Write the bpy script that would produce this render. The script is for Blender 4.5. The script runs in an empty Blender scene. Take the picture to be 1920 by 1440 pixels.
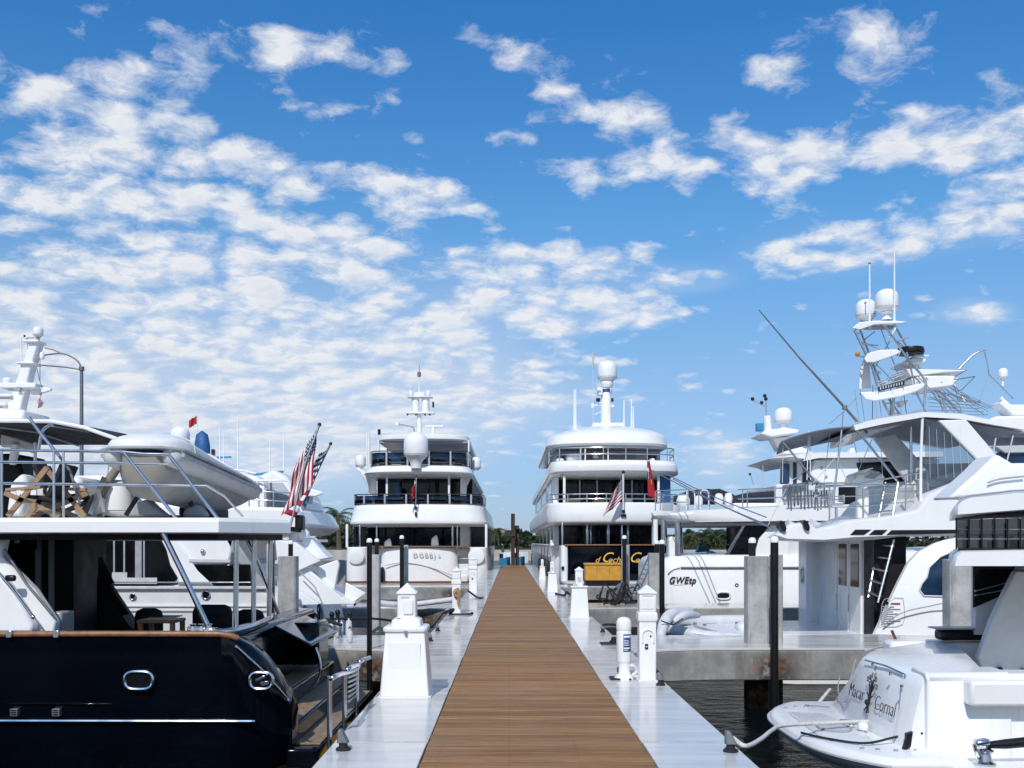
import bpy, bmesh, math, random
from mathutils import Vector, Matrix
random.seed(7)
R = math.radians
SC = bpy.context.scene
COL = SC.collection

# ------------------------------------------------------------------ camera
CX, HY, FPX, EYE = 957.0, 1018.0, 1867.0, 1.6
cam_d = bpy.data.cameras.new('camera'); cam = bpy.data.objects.new('camera', cam_d); COL.objects.link(cam)
cam.location = (0, 0, EYE); cam.rotation_euler = (R(90), 0, 0)
cam_d.sensor_width = 36.0; cam_d.lens = FPX / 1920 * 36
cam_d.shift_x = (960 - CX) / 1920; cam_d.shift_y = (HY - 720) / 1920
cam_d.clip_start = 0.1; cam_d.clip_end = 6000
SC.camera = cam

# ------------------------------------------------------------------ light
SUN_EL, SUN_AZ = 44.0, 193.0        # azimuth clockwise from +Y: behind the viewer, a little to the left
SKY_STRENGTH, SUN_STRENGTH, EXPOSURE = 0.125, 3.4, 0.0
SC.view_settings.view_transform = 'Standard'; SC.view_settings.look = 'None'
SC.view_settings.exposure = EXPOSURE; SC.view_settings.gamma = 1; SC.view_settings.use_curve_mapping = False
sl = bpy.data.lights.new('sun', 'SUN'); sl.energy = SUN_STRENGTH; sl.angle = R(0.6); sl.color = (1, 0.965, 0.91)
so = bpy.data.objects.new('sun', sl); COL.objects.link(so)
az, el = R(SUN_AZ), R(SUN_EL)
sdir = Vector((math.sin(az) * math.cos(el), math.cos(az) * math.cos(el), math.sin(el)))
so.rotation_euler = sdir.to_track_quat('Z', 'Y').to_euler(); so.location = (0, -10, 30)

class NT:
    """small helper to write node trees"""
    def __init__(s, tree): s.t = tree; s.n = tree.nodes; s.l = tree.links
    def node(s, typ, **kw):
        n = s.n.new(typ)
        for k, v in kw.items(): setattr(n, k, v)
        return n
    def set(s, sock, v):
        if isinstance(v, bpy.types.NodeSocket): s.l.new(v, sock)
        elif v is not None: sock.default_value = v
    def math(s, op, a, b=None, c=None, clamp=False):
        n = s.node('ShaderNodeMath', operation=op); n.use_clamp = clamp
        s.set(n.inputs[0], a); s.set(n.inputs[1], b); s.set(n.inputs[2], c)
        return n.outputs[0]
    def mix(s, fac, a, b, mode='MIX'):
        n = s.node('ShaderNodeMix', data_type='RGBA', blend_type=mode)
        s.set(n.inputs[0], fac); s.set(n.inputs[6], a); s.set(n.inputs[7], b)
        return n.outputs[2]
    def ramp(s, v, lo, hi, a=0.0, b=1.0, smooth=True):
        n = s.node('ShaderNodeMapRange', interpolation_type='SMOOTHSTEP' if smooth else 'LINEAR')
        s.set(n.inputs[0], v)
        for i, x in enumerate((lo, hi, a, b)): s.set(n.inputs[i + 1], x)
        return n.outputs[0]
    def noise(s, vec, scale, detail=4, rough=0.55, dist=0.0, lac=2.0):
        n = s.node('ShaderNodeTexNoise'); s.set(n.inputs['Vector'], vec)
        n.inputs['Scale'].default_value = scale; n.inputs['Detail'].default_value = detail
        n.inputs['Roughness'].default_value = rough; n.inputs['Distortion'].default_value = dist
        n.inputs['Lacunarity'].default_value = lac
        return n.outputs[0]
    def mapping(s, vec, scale=(1, 1, 1), loc=(0, 0, 0), rot=(0, 0, 0)):
        n = s.node('ShaderNodeMapping'); s.set(n.inputs[0], vec)
        n.inputs['Location'].default_value = loc; n.inputs['Rotation'].default_value = rot; n.inputs['Scale'].default_value = scale
        return n.outputs[0]
    def sep(s, v):
        n = s.node('ShaderNodeSeparateXYZ'); s.set(n.inputs[0], v); return n.outputs
    def comb(s, x, y, z):
        n = s.node('ShaderNodeCombineXYZ'); s.set(n.inputs[0], x); s.set(n.inputs[1], y); s.set(n.inputs[2], z); return n.outputs[0]

# ------------------------------------------------------------------ sky with fair weather cloud
wd = bpy.data.worlds.new('World'); SC.world = wd; wd.use_nodes = True; wd.cycles.sampling_method = 'MANUAL'; wd.cycles.sample_map_resolution = 512
w = NT(wd.node_tree); w.n.clear()
out = w.node('ShaderNodeOutputWorld'); bg = w.node('ShaderNodeBackground'); w.l.new(bg.outputs[0], out.inputs[0])
bg.inputs[1].default_value = SKY_STRENGTH
sky = w.node('ShaderNodeTexSky', sky_type='NISHITA'); sky.sun_disc = False
sky.sun_elevation = R(SUN_EL); sky.sun_rotation = R(SUN_AZ); sky.air_density = 1.0; sky.dust_density = 0.35; sky.ozone_density = 3.0
hs = w.node('ShaderNodeHueSaturation'); hs.inputs['Saturation'].default_value = 1.12; hs.inputs['Value'].default_value = 1.0
w.l.new(sky.outputs[0], hs.inputs['Color'])
tc = w.node('ShaderNodeTexCoord'); dx, dy, dz = w.sep(tc.outputs['Generated'])
dzc = w.math('MAXIMUM', dz, 0.02)
zz = w.math('ADD', dzc, 0.24)
px_ = w.math('DIVIDE', dx, zz); py_ = w.math('DIVIDE', dy, zz)
P3 = w.comb(px_, py_, 0.0)                                  # where the view ray meets the cloud layer
yc = w.math('MAXIMUM', w.math('ABSOLUTE', dy), 0.05)
uu = w.math('DIVIDE', dx, yc); vv = w.math('DIVIDE', dz, yc)
# cover: where the cloud field is thick (bearing, height, half widths, amount)
def bl(px, py, rx, ry, a): return ((px - CX) / FPX, (HY - py) / FPX, rx / FPX, ry / FPX, a)
BL = [bl(60, 160, 200, 90, .30), bl(270, 165, 150, 55, .30), bl(70, 340, 260, 70, .22), bl(310, 270, 220, 70, .30), bl(200, 330, 170, 50, .24),
      bl(540, 355, 150, 60, .34), bl(760, 370, 110, 40, .26), bl(340, 410, 110, 45, .22),
      bl(150, 600, 640, 190, .50), bl(560, 640, 380, 110, .30), bl(600, 465, 200, 50, .20), bl(850, 505, 120, 40, .24),
      bl(420, 780, 620, 120, .36), bl(250, 880, 520, 70, .22), bl(200, 30, 90, 40, .16), bl(580, 90, 110, 50, .20), bl(440, 75, 90, 60, .16), bl(720, 20, 90, 40, .14), bl(600, 205, 55, 28, .20),
      bl(720, 190, 55, 30, .16), bl(770, 250, 45, 20, .16),
      bl(1040, 100, 160, 50, .22), bl(1150, 200, 95, 32, .22), bl(940, 245, 80, 30, .10),
      bl(1330, 290, 170, 48, .26), bl(1130, 320, 90, 34, .22), bl(1430, 350, 70, 40, .18),
      bl(1770, 220, 240, 80, .34), bl(1600, 280, 120, 50, .20), bl(1860, 260, 120, 60, .2), bl(1450, 130, 80, 45, .20), bl(1650, 65, 110, 45, .20),
      bl(1790, 430, 230, 50, .36), bl(1530, 470, 170, 55, .26), bl(1890, 380, 80, 40, .3),
      bl(1080, 500, 130, 45, .26), bl(1010, 545, 110, 35, .24), bl(1200, 525, 70, 25, .22), bl(1310, 525, 60, 22, .22), bl(1200, 590, 70, 22, .22), bl(1060, 612, 50, 14, .22),
      bl(1830, 585, 90, 32, .24), bl(905, 395, 40, 18, .20), bl(1360, 860, 90, 60, .12), bl(1140, 760, 300, 40, .05)]
cov = None
for (u0, v0, ru, rv, a) in BL:
    if ru < 0.1: a = a * 1.2 + (0.17 if v0 > 0.36 else 0.14)
    a *= 0.97
    a_ = w.math('MULTIPLY', w.math('SUBTRACT', uu, u0), 1 / ru); b_ = w.math('MULTIPLY', w.math('SUBTRACT', vv, v0), 1 / rv)
    q = w.math('ADD', w.math('MULTIPLY', a_, a_), w.math('MULTIPLY', b_, b_))
    g = w.math('MULTIPLY', w.math('EXPONENT', w.math('MULTIPLY', q, -0.75)), a)
    cov = g if cov is None else w.math('ADD', cov, g)
# the rest of the sky, behind and overhead, carries the same broken cloud, thickened to brighten and whiten the fill light
rest = w.math('MAXIMUM', w.ramp(dy, 0.25, -0.05), w.ramp(vv, 0.56, 0.75))
cov = w.math('ADD', cov, w.math('MULTIPLY', rest, 0.30))
cov = w.math('MINIMUM', cov, 0.47)
wn = w.node('ShaderNodeTexNoise'); w.set(wn.inputs['Vector'], P3); wn.inputs['Scale'].default_value = 14; wn.inputs['Detail'].default_value = 3
wv = w.node('ShaderNodeVectorMath', operation='MULTIPLY_ADD')
w.l.new(wn.outputs[1], wv.inputs[0]); wv.inputs[1].default_value = (0.05, 0.05, 0); w.l.new(P3, wv.inputs[2]); PW = wv.outputs[0]
def dens(vec):
    n1 = w.noise(w.mapping(vec, (1.0, 1.12, 1), (3.1, 1.7, 0.3), (0, 0, R(-16))), 9.5, 11, 0.69, 0.12)
    vo = w.node('ShaderNodeTexVoronoi', feature='SMOOTH_F1'); w.set(vo.inputs['Vector'], vec); vo.inputs['Scale'].default_value = 11.0
    vo.inputs['Smoothness'].default_value = 0.5; vo.inputs['Detail'].default_value = 1.0
    return w.math('ADD', w.math('MULTIPLY', n1, 1.15), w.math('MULTIPLY', w.math('SUBTRACT', 0.42, vo.outputs[0]), 0.52))
d0 = dens(PW)
sh = w.node('ShaderNodeVectorMath', operation='ADD'); w.l.new(PW, sh.inputs[0]); sh.inputs[1].default_value = (-0.006, -0.020, 0)
d1 = dens(sh.outputs[0])
base = w.math('ADD', d0, w.math('SUBTRACT', cov, 0.75))
alpha = w.math('POWER', w.ramp(base, -0.07, 0.26, 0, 1, False), 1.15)
alpha = w.math('MULTIPLY', alpha, w.ramp(cov, -0.02, 0.07, 0.0, 1.0))
alpha = w.math('MULTIPLY', alpha, w.ramp(dz, 0.0, 0.16, 0.40, 0.95))
lit = w.ramp(w.math('SUBTRACT', d0, d1), -0.07, 0.07)          # thicker away from the sun reads darker
thick = w.ramp(base, 0.14, 0.46)
cl = w.mix(lit, (6.0, 6.35, 6.95, 1), (7.0, 7.1, 7.3, 1))
cl = w.mix(w.math('MULTIPLY', thick, 0.5), cl, (5.6, 6.0, 6.75, 1))
veil = w.math('MULTIPLY', w.ramp(cov, 0.16, 0.46), w.ramp(dz, 0.33, 0.10))
veil = w.math('MULTIPLY', veil, 0.62)
# clear air: pale at the horizon, deepening overhead
clear = w.mix(w.ramp(dz, -0.02, 0.30, 0.38, 0.0), hs.outputs[0], (4.3, 5.4, 6.6, 1))
gr_ = w.node('ShaderNodeValToRGB'); e = gr_.color_ramp.elements
for p_, c_ in ((0.0, (.52, .64, .92)), (.06, (.55, .66, .89)), (.164, (.75, .83, .92)), (.306, (.70, 1.05, 1.17)), (.476, (.36, .93, 1.26))):
    q = e[0] if p_ == 0 else e[1] if p_ == .06 else e.new(p_)
    q.position = p_; q.color = (*[x / 1.3 for x in c_], 1)
w.l.new(dzc, gr_.inputs[0])
g3 = w.mix(1.0, gr_.outputs[0], (1.3, 1.3, 1.3, 1), 'MULTIPLY')
clear = w.mix(1.0, clear, g3, 'MULTIPLY')
clear = w.mix(veil, clear, (5.3, 5.85, 6.8, 1))
final = w.mix(alpha, clear, cl)
w.l.new(final, bg.inputs[0])

# ------------------------------------------------------------------ materials
MATS = {}
def new_mat(name):
    m = bpy.data.materials.new(name); m.use_nodes = True; t = NT(m.node_tree)
    b = t.n['Principled BSDF']; MATS[name] = m
    return m, t, b
def pos(t): return t.node('ShaderNodeNewGeometry').outputs['Position']
def bump(t, b, h, strength=0.2, dist=0.01):
    n = t.node('ShaderNodeBump'); n.inputs['Strength'].default_value = strength; n.inputs['Distance'].default_value = dist
    t.l.new(h, n.inputs['Height']); t.l.new(n.outputs[0], b.inputs['Normal'])
def simple(name, col, rough=0.4, metal=0.0, var=0.12, scale=6.0, bmp=0.0, bscale=30.0, spec=0.5, coat=0.0, streak=0.0, rvar=0.15):
    m, t, b = new_mat(name); p = pos(t)
    n = t.noise(p, scale, 5, 0.6)
    c0 = tuple(x * (1 - var) for x in col) + (1,); c1 = tuple(min(1, x * (1 + var)) for x in col) + (1,)
    c = t.mix(t.ramp(n, 0.3, 0.7), c0, c1)
    if streak:
        s_ = t.noise(t.mapping(p, (1, 1, 0.08)), 5.0, 5, 0.65)
        c = t.mix(t.math('MULTIPLY', t.ramp(s_, 0.52, 0.78), streak), c, tuple(x * 0.55 for x in col[:2]) + (col[2] * 0.48, 1))
    t.l.new(c, b.inputs['Base Color'])
    b.inputs['Metallic'].default_value = metal; b.inputs['Specular IOR Level'].default_value = spec
    b.inputs['Coat Weight'].default_value = coat; b.inputs['Coat Roughness'].default_value = 0.08
    t.l.new(t.ramp(t.noise(p, scale * 2.3, 3), 0.3, 0.7, max(0.02, rough * (1 - rvar)), min(1, rough * (1 + rvar))), b.inputs['Roughness'])
    if bmp: bump(t, b, t.noise(p, bscale, 4, 0.6), bmp)
    return m
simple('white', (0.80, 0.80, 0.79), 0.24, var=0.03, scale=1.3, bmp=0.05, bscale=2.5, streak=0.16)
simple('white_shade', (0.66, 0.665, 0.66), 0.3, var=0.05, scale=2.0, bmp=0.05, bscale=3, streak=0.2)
simple('cream', (0.78, 0.775, 0.75), 0.35, var=0.06, scale=2.0, bmp=0.06, bscale=5, streak=0.2)
simple('dome', (0.82, 0.82, 0.82), 0.3, var=0.03, scale=3, streak=0.06)
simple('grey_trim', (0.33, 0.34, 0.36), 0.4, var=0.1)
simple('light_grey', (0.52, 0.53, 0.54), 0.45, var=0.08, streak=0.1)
simple('navy', (0.0012, 0.0022, 0.0055), 0.08, var=0.3, scale=1.2, bmp=0.06, bscale=1.6, spec=0.26)
simple('black', (0.008, 0.008, 0.009), 0.35, var=0.3, spec=0.35)
simple('rubber', (0.012, 0.012, 0.013), 0.6, var=0.35, scale=9, bmp=0.15, bscale=60)
simple('interior', (0.012, 0.012, 0.014), 0.5, var=0.5, scale=1.5, spec=0.2)  # near-black colour stands in for the shade inside cabins and recesses
simple('steel', (0.62, 0.63, 0.65), 0.16, metal=1.0, var=0.1, scale=4)
simple('alu', (0.55, 0.56, 0.57), 0.34, metal=1.0, var=0.12, scale=8)
simple('teak', (0.23, 0.105, 0.045), 0.42, var=0.28, scale=14, bmp=0.1)
simple('teak_grey', (0.27, 0.19, 0.125), 0.6, var=0.25, scale=14, bmp=0.1)
simple('chair_wood', (0.30, 0.19, 0.11), 0.5, var=0.2, scale=14)
simple('dark_brown', (0.035, 0.027, 0.022), 0.7, var=0.35, scale=5, bmp=0.3, bscale=12)
simple('canvas_black', (0.010, 0.011, 0.014), 0.85, var=0.3, bmp=0.2, bscale=9)
simple('canvas_navy', (0.012, 0.016, 0.03), 0.8, var=0.3, bmp=0.2, bscale=9)
simple('canvas_grey', (0.20, 0.22, 0.26), 0.8, var=0.1, scale=3, bmp=0.15, bscale=6)
simple('canvas_white', (0.72, 0.72, 0.71), 0.75, var=0.05, scale=4, bmp=0.3, bscale=4)
simple('canvas_taupe', (0.22, 0.18, 0.145), 0.8, var=0.12, scale=4, bmp=0.2, bscale=8)
simple('blue_cover', (0.012, 0.09, 0.26), 0.6, var=0.15, bmp=0.2, bscale=8)
simple('blue_bar', (0.03, 0.22, 0.42), 0.45, var=0.1)
simple('yellow', (0.54, 0.27, 0.035), 0.5, var=0.14, scale=5, bmp=0.12, bscale=7, streak=0.35)
simple('gold', (0.72, 0.44, 0.08), 0.4, var=0.1)
simple('red', (0.42, 0.012, 0.02), 0.6, var=0.1)
simple('red_brown', (0.16, 0.05, 0.035), 0.6, var=0.2)
simple('label_blue', (0.01, 0.045, 0.22), 0.4, var=0.05)
simple('ink', (0.01, 0.01, 0.012), 0.5, var=0.1)
simple('ink_grey', (0.45, 0.46, 0.48), 0.4, var=0.1)
simple('rope_white', (0.62, 0.60, 0.55), 0.85, var=0.15, scale=30, bmp=0.5, bscale=120)
simple('rope_tan', (0.36, 0.24, 0.11), 0.85, var=0.2, scale=30, bmp=0.5, bscale=120)
simple('rope_black', (0.012, 0.012, 0.013), 0.8, var=0.3, scale=30, bmp=0.5, bscale=120)
simple('fender', (0.60, 0.61, 0.63), 0.4, var=0.08, scale=6, streak=0.3)
simple('tube_grey', (0.56, 0.55, 0.52), 0.45, var=0.06, scale=3, bmp=0.05, bscale=6, streak=0.25)
simple('tube_under', (0.29, 0.265, 0.23), 0.5, var=0.15, scale=3, streak=0.4)  # brownish hull colour, darkened further to mimic the shaded stern
simple('galv', (0.20, 0.21, 0.22), 0.5, metal=0.6, var=0.15)
simple('bark', (0.10, 0.075, 0.05), 0.9, var=0.3, scale=10, bmp=0.5, bscale=20)
simple('sand', (0.075, 0.075, 0.04), 0.9, var=0.35, scale=0.25)
simple('house_wall', (0.55, 0.52, 0.48), 0.8, var=0.06, scale=0.5)
simple('house_roof', (0.32, 0.31, 0.30), 0.8, var=0.12, scale=1)
simple('tile_roof', (0.34, 0.13, 0.075), 0.8, var=0.25, scale=2)
simple('seawall', (0.40, 0.38, 0.35), 0.9, var=0.2, scale=0.6, streak=0.4)
for nm, c in (('leaf_dark', (0.022, 0.036, 0.013)), ('leaf_mid', (0.045, 0.062, 0.020)), ('leaf_palm', (0.055, 0.075, 0.03)), ('leaf_olive', (0.075, 0.082, 0.030))):
    m, t, b = new_mat(nm); p = pos(t)
    t.l.new(t.mix(t.ramp(t.noise(p, 0.9, 4), 0.3, 0.7), tuple(x * 0.6 for x in c) + (1,), tuple(x * 1.5 for x in c) + (1,)), b.inputs['Base Color'])
    b.inputs['Roughness'].default_value = 0.6; b.inputs['Specular IOR Level'].default_value = 0.3

def glass_dark(name, col, rough=0.06, spec=0.5):
    m, t, b = new_mat(name); p = pos(t)
    t.l.new(t.mix(t.ramp(t.noise(p, 1.6, 4), 0.35, 0.7), tuple(x * 0.6 for x in col) + (1,), tuple(x * 1.7 for x in col) + (1,)), b.inputs['Base Color'])
    b.inputs['Roughness'].default_value = rough; b.inputs['Specular IOR Level'].default_value = spec
    bump(t, b, t.noise(p, 0.9, 2), 0.06)
glass_dark('glass', (0.007, 0.008, 0.009), spec=0.27)
glass_dark('glass_blue', (0.010, 0.03, 0.065), spec=0.35)
def see_through(name, col, a, rough=0.03):
    m, t, b = new_mat(name)
    tr = t.node('ShaderNodeBsdfTransparent'); tr.inputs[0].default_value = (*col, 1)
    gl = t.node('ShaderNodeBsdfGlossy'); gl.inputs['Roughness'].default_value = rough
    n = t.noise(pos(t), 2.0, 3); fr = t.node('ShaderNodeFresnel'); fr.inputs[0].default_value = 1.45
    mx = t.node('ShaderNodeMixShader'); t.l.new(t.math('MULTIPLY', t.math('ADD', fr.outputs[0], a), t.ramp(n, 0.25, 0.75, 0.7, 1.3)), mx.inputs[0])
    t.l.new(tr.outputs[0], mx.inputs[1]); t.l.new(gl.outputs[0], mx.inputs[2])
    t.l.new(mx.outputs[0], t.n['Material Output'].inputs[0])
see_through('rail_glass', (0.16, 0.26, 0.36), 0.05)
see_through('vinyl', (0.74, 0.77, 0.80), 0.05, 0.12)
see_through('vinyl_dark', (0.20, 0.21, 0.22), 0.06, 0.12)

def concrete(name, col, stains=()):
    m, t, b = new_mat(name); p = pos(t)
    x, y, z = t.sep(p)
    c = t.mix(t.ramp(t.noise(p, 1.7, 7, 0.65), 0.32, 0.68), tuple(v * 0.68 for v in col) + (1,), tuple(v * 1.22 for v in col) + (1,))
    c = t.mix(t.math('MULTIPLY', t.ramp(t.noise(t.mapping(p, (1, 1, 0.14)), 5.5, 7, 0.75), 0.48, 0.70), 0.55), c, tuple(v * 0.42 for v in col) + (1,))
    c = t.mix(t.math('MULTIPLY', t.ramp(t.noise(p, 22, 4, 0.75), 0.58, 0.72), 0.75), c, tuple(v * 0.35 for v in col) + (1,))
    for (sx, wdt, dark) in stains:                    # rust bled from the iron of a pile
        g = t.math('EXPONENT', t.math('MULTIPLY', t.math('POWER', t.math('ABSOLUTE', t.math('MULTIPLY', t.math('SUBTRACT', x, sx), 1 / wdt)), 2.0), -1.0))
        s_ = t.math('MULTIPLY', g, t.ramp(t.noise(p, 6, 5, 0.65), 0.28, 0.48))
        s_ = t.math('MULTIPLY', s_, t.ramp(z, 0.05, -0.25))
        c = t.mix(t.math('MULTIPLY', s_, 1.0), c, t.mix(t.ramp(t.noise(p, 7, 5, 0.7), 0.36, 0.56), (0.15, 0.062, 0.02, 1), (0.018, 0.012, 0.009, 1)))
    t.l.new(c, b.inputs['Base Color']); b.inputs['Roughness'].default_value = 0.85
    bump(t, b, t.noise(p, 22, 6, 0.7), 0.35, 0.01)
concrete('concrete', (0.285, 0.28, 0.265), stains=((4.02, 0.42, 1), (-2.12, 0.46, 1)))
concrete('pile_concrete', (0.40, 0.40, 0.385))
concrete('rusty_pile', (0.17, 0.13, 0.085), stains=((4.0, 0.6, 1), (-2.1, 0.6, 1)))

# wet looking white dock deck
m, t, b = new_mat('dock_white'); p = pos(t)
n1 = t.noise(t.mapping(p, (0.35, 2.2, 1)), 2.0, 6, 0.6); n2 = t.noise(p, 0.8, 5, 0.6)
c = t.mix(t.ramp(n1, 0.3, 0.7), (0.52, 0.50, 0.475, 1), (0.66, 0.64, 0.61, 1))
c = t.mix(t.math('MULTIPLY', t.ramp(n2, 0.46, 0.74), 0.5), c, (0.40, 0.395, 0.385, 1))
jy = t.math('ABSOLUTE', t.math('SUBTRACT', t.math('FRACT', t.math('DIVIDE', t.math('ADD', pos(t) if False else t.sep(p)[1], 4.0), 3.0)), 0.5))
c = t.mix(t.math('MULTIPLY', t.ramp(jy, 0.478, 0.5), t.ramp(t.noise(p, 3.0, 5, 0.7), 0.35, 0.7, 0.1, 0.75)), c, (0.24, 0.23, 0.21, 1))
c = t.mix(t.math('MULTIPLY', t.ramp(t.noise(p, 17, 5, 0.75), 0.63, 0.74), 0.55), c, (0.25, 0.25, 0.24, 1))
t.l.new(c, b.inputs['Base Color'])
t.l.new(t.ramp(t.math('ADD', t.math('MULTIPLY', n1, 0.5), t.math('MULTIPLY', n2, 0.5)), 0.35, 0.65, 0.07, 0.22), b.inputs['Roughness'])
b.inputs['Specular IOR Level'].default_value = 0.5
bump(t, b, t.noise(t.mapping(p, (0.4, 2.5, 1)), 7, 4), 0.05, 0.003)

# hardwood boards
PITCH = 0.145
m, t, b = new_mat('boards'); p = pos(t); x, y, z = t.sep(p)
row = t.math('FLOOR', t.math('DIVIDE', y, PITCH))
wn_ = t.node('ShaderNodeTexWhiteNoise', noise_dimensions='1D'); t.l.new(row, wn_.inputs['W'])
off = t.comb(t.math('MULTIPLY', wn_.outputs[0], 37.0), 0.0, row)
va = t.node('ShaderNodeVectorMath', operation='ADD'); t.l.new(p, va.inputs[0]); t.l.new(off, va.inputs[1])
gr = t.noise(t.mapping(va.outputs[0], (0.55, 14, 1)), 3.2, 7, 0.68)
gr2 = t.noise(t.mapping(va.outputs[0], (0.25, 3, 1)), 2.0, 4, 0.6)
c = t.mix(t.ramp(gr, 0.28, 0.72), (0.170, 0.078, 0.028, 1), (0.385, 0.206, 0.084, 1))
c = t.mix(t.math('MULTIPLY', t.ramp(gr2, 0.45, 0.75), 0.5), c, (0.32, 0.19, 0.092, 1))
tone = t.ramp(wn_.outputs[0], 0, 1, 0.76, 1.17, False)
c = t.mix(1.0, c, t.comb(tone, tone, tone), 'MULTIPLY')
grey = t.ramp(t.noise(p, 0.45, 4), 0.45, 0.75, 0.0, 0.35)
c = t.mix(grey, c, (0.27, 0.195, 0.125, 1))
# screw heads, two to a bearer
sx_ = t.math('ABSOLUTE', t.math('SUBTRACT', t.math('FRACT', t.math('DIVIDE', t.math('ADD', x, 0.592), 0.52)), 0.115))
sy_ = t.math('ABSOLUTE', t.math('SUBTRACT', t.math('ABSOLUTE', t.math('SUBTRACT', t.math('FRACT', t.math('DIVIDE', y, PITCH)), 0.5)), 0.30))
sd2 = t.math('ADD', t.math('POWER', t.math('MULTIPLY', sx_, 0.52), 2.0), t.math('POWER', t.math('MULTIPLY', sy_, PITCH), 2.0))
c = t.mix(t.math('MULTIPLY', t.math('LESS_THAN', sd2, 0.000036), 0.8), c, (0.03, 0.022, 0.016, 1))
t.l.new(c, b.inputs['Base Color']); t.l.new(t.ramp(gr2, 0.3, 0.7, 0.42, 0.66), b.inputs['Roughness'])
b.inputs['Specular IOR Level'].default_value = 0.1
bump(t, b, gr, 0.25, 0.004)

# dark harbour water
m, t, b = new_mat('water'); p = pos(t)
b.inputs['Base Color'].default_value = (0.003, 0.005, 0.006, 1); b.inputs['Roughness'].default_value = 0.12; b.inputs['IOR'].default_value = 1.07; b.inputs['Specular IOR Level'].default_value = 0.5
h = t.math('ADD', t.noise(t.mapping(p, (0.8, 1.3, 1)), 2.6, 5, 0.6, 0.6), t.math('MULTIPLY', t.noise(p, 0.5, 3), 1.2))
bump(t, b, h, 0.55, 0.16)

def flag_mat(name):
    m, t, b = new_mat(name)
    uv = t.node('ShaderNodeTexCoord').outputs['UV']; u, v, _ = t.sep(uv)
    st = t.math('MODULO', t.math('FLOOR', t.math('MULTIPLY', t.math('SUBTRACT', 1.0, v), 13)), 2)
    c = t.mix(st, (0.33, 0.012, 0.028, 1), (0.72, 0.71, 0.70, 1))
    can = t.math('MULTIPLY', t.math('LESS_THAN', u, 0.40), t.math('GREATER_THAN', v, 0.4615))
    su = t.math('MULTIPLY', u, 6 / 0.40); sv = t.math('MULTIPLY', t.math('SUBTRACT', v, 0.4615), 9 / 0.5385 * 0.6)
    fu = t.math('SUBTRACT', t.math('FRACT', su), 0.5); fv = t.math('SUBTRACT', t.math('FRACT', sv), 0.5)
    star = t.math('LESS_THAN', t.math('ADD', t.math('MULTIPLY', fu, fu), t.math('MULTIPLY', fv, fv)), 0.075)
    c2 = t.mix(star, (0.010, 0.016, 0.065, 1), (0.75, 0.75, 0.76, 1))
    t.l.new(t.mix(can, c, c2), b.inputs['Base Color']); b.inputs['Roughness'].default_value = 0.75
flag_mat('us_flag')
m, t, b = new_mat('red_ensign')
uv = t.node('ShaderNodeTexCoord').outputs['UV']; u, v, _ = t.sep(uv)
can = t.math('MULTIPLY', t.math('LESS_THAN', u, 0.42), t.math('GREATER_THAN', v, 0.5))
cu = t.math('LESS_THAN', t.math('ABSOLUTE', t.math('SUBTRACT', u, 0.21)), 0.035); cv = t.math('LESS_THAN', t.math('ABSOLUTE', t.math('SUBTRACT', v, 0.75)), 0.05)
c = t.mix(t.math('MAXIMUM', cu, cv), (0.012, 0.016, 0.08, 1), (0.7, 0.7, 0.7, 1))
c = t.mix(can, (0.40, 0.012, 0.02, 1), c)
rr = t.math('ADD', t.math('POWER', t.math('MULTIPLY', t.math('SUBTRACT', u, 0.70), 1.3), 2.0), t.math('POWER', t.math('SUBTRACT', v, 0.45), 2.0))
c = t.mix(t.math('LESS_THAN', rr, 0.022), c, (0.02, 0.05, 0.03, 1)); c = t.mix(t.math('LESS_THAN', rr, 0.006), c, (0.7, 0.5, 0.08, 1))
t.l.new(c, b.inputs['Base Color']); b.inputs['Roughness'].default_value = 0.75
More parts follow.
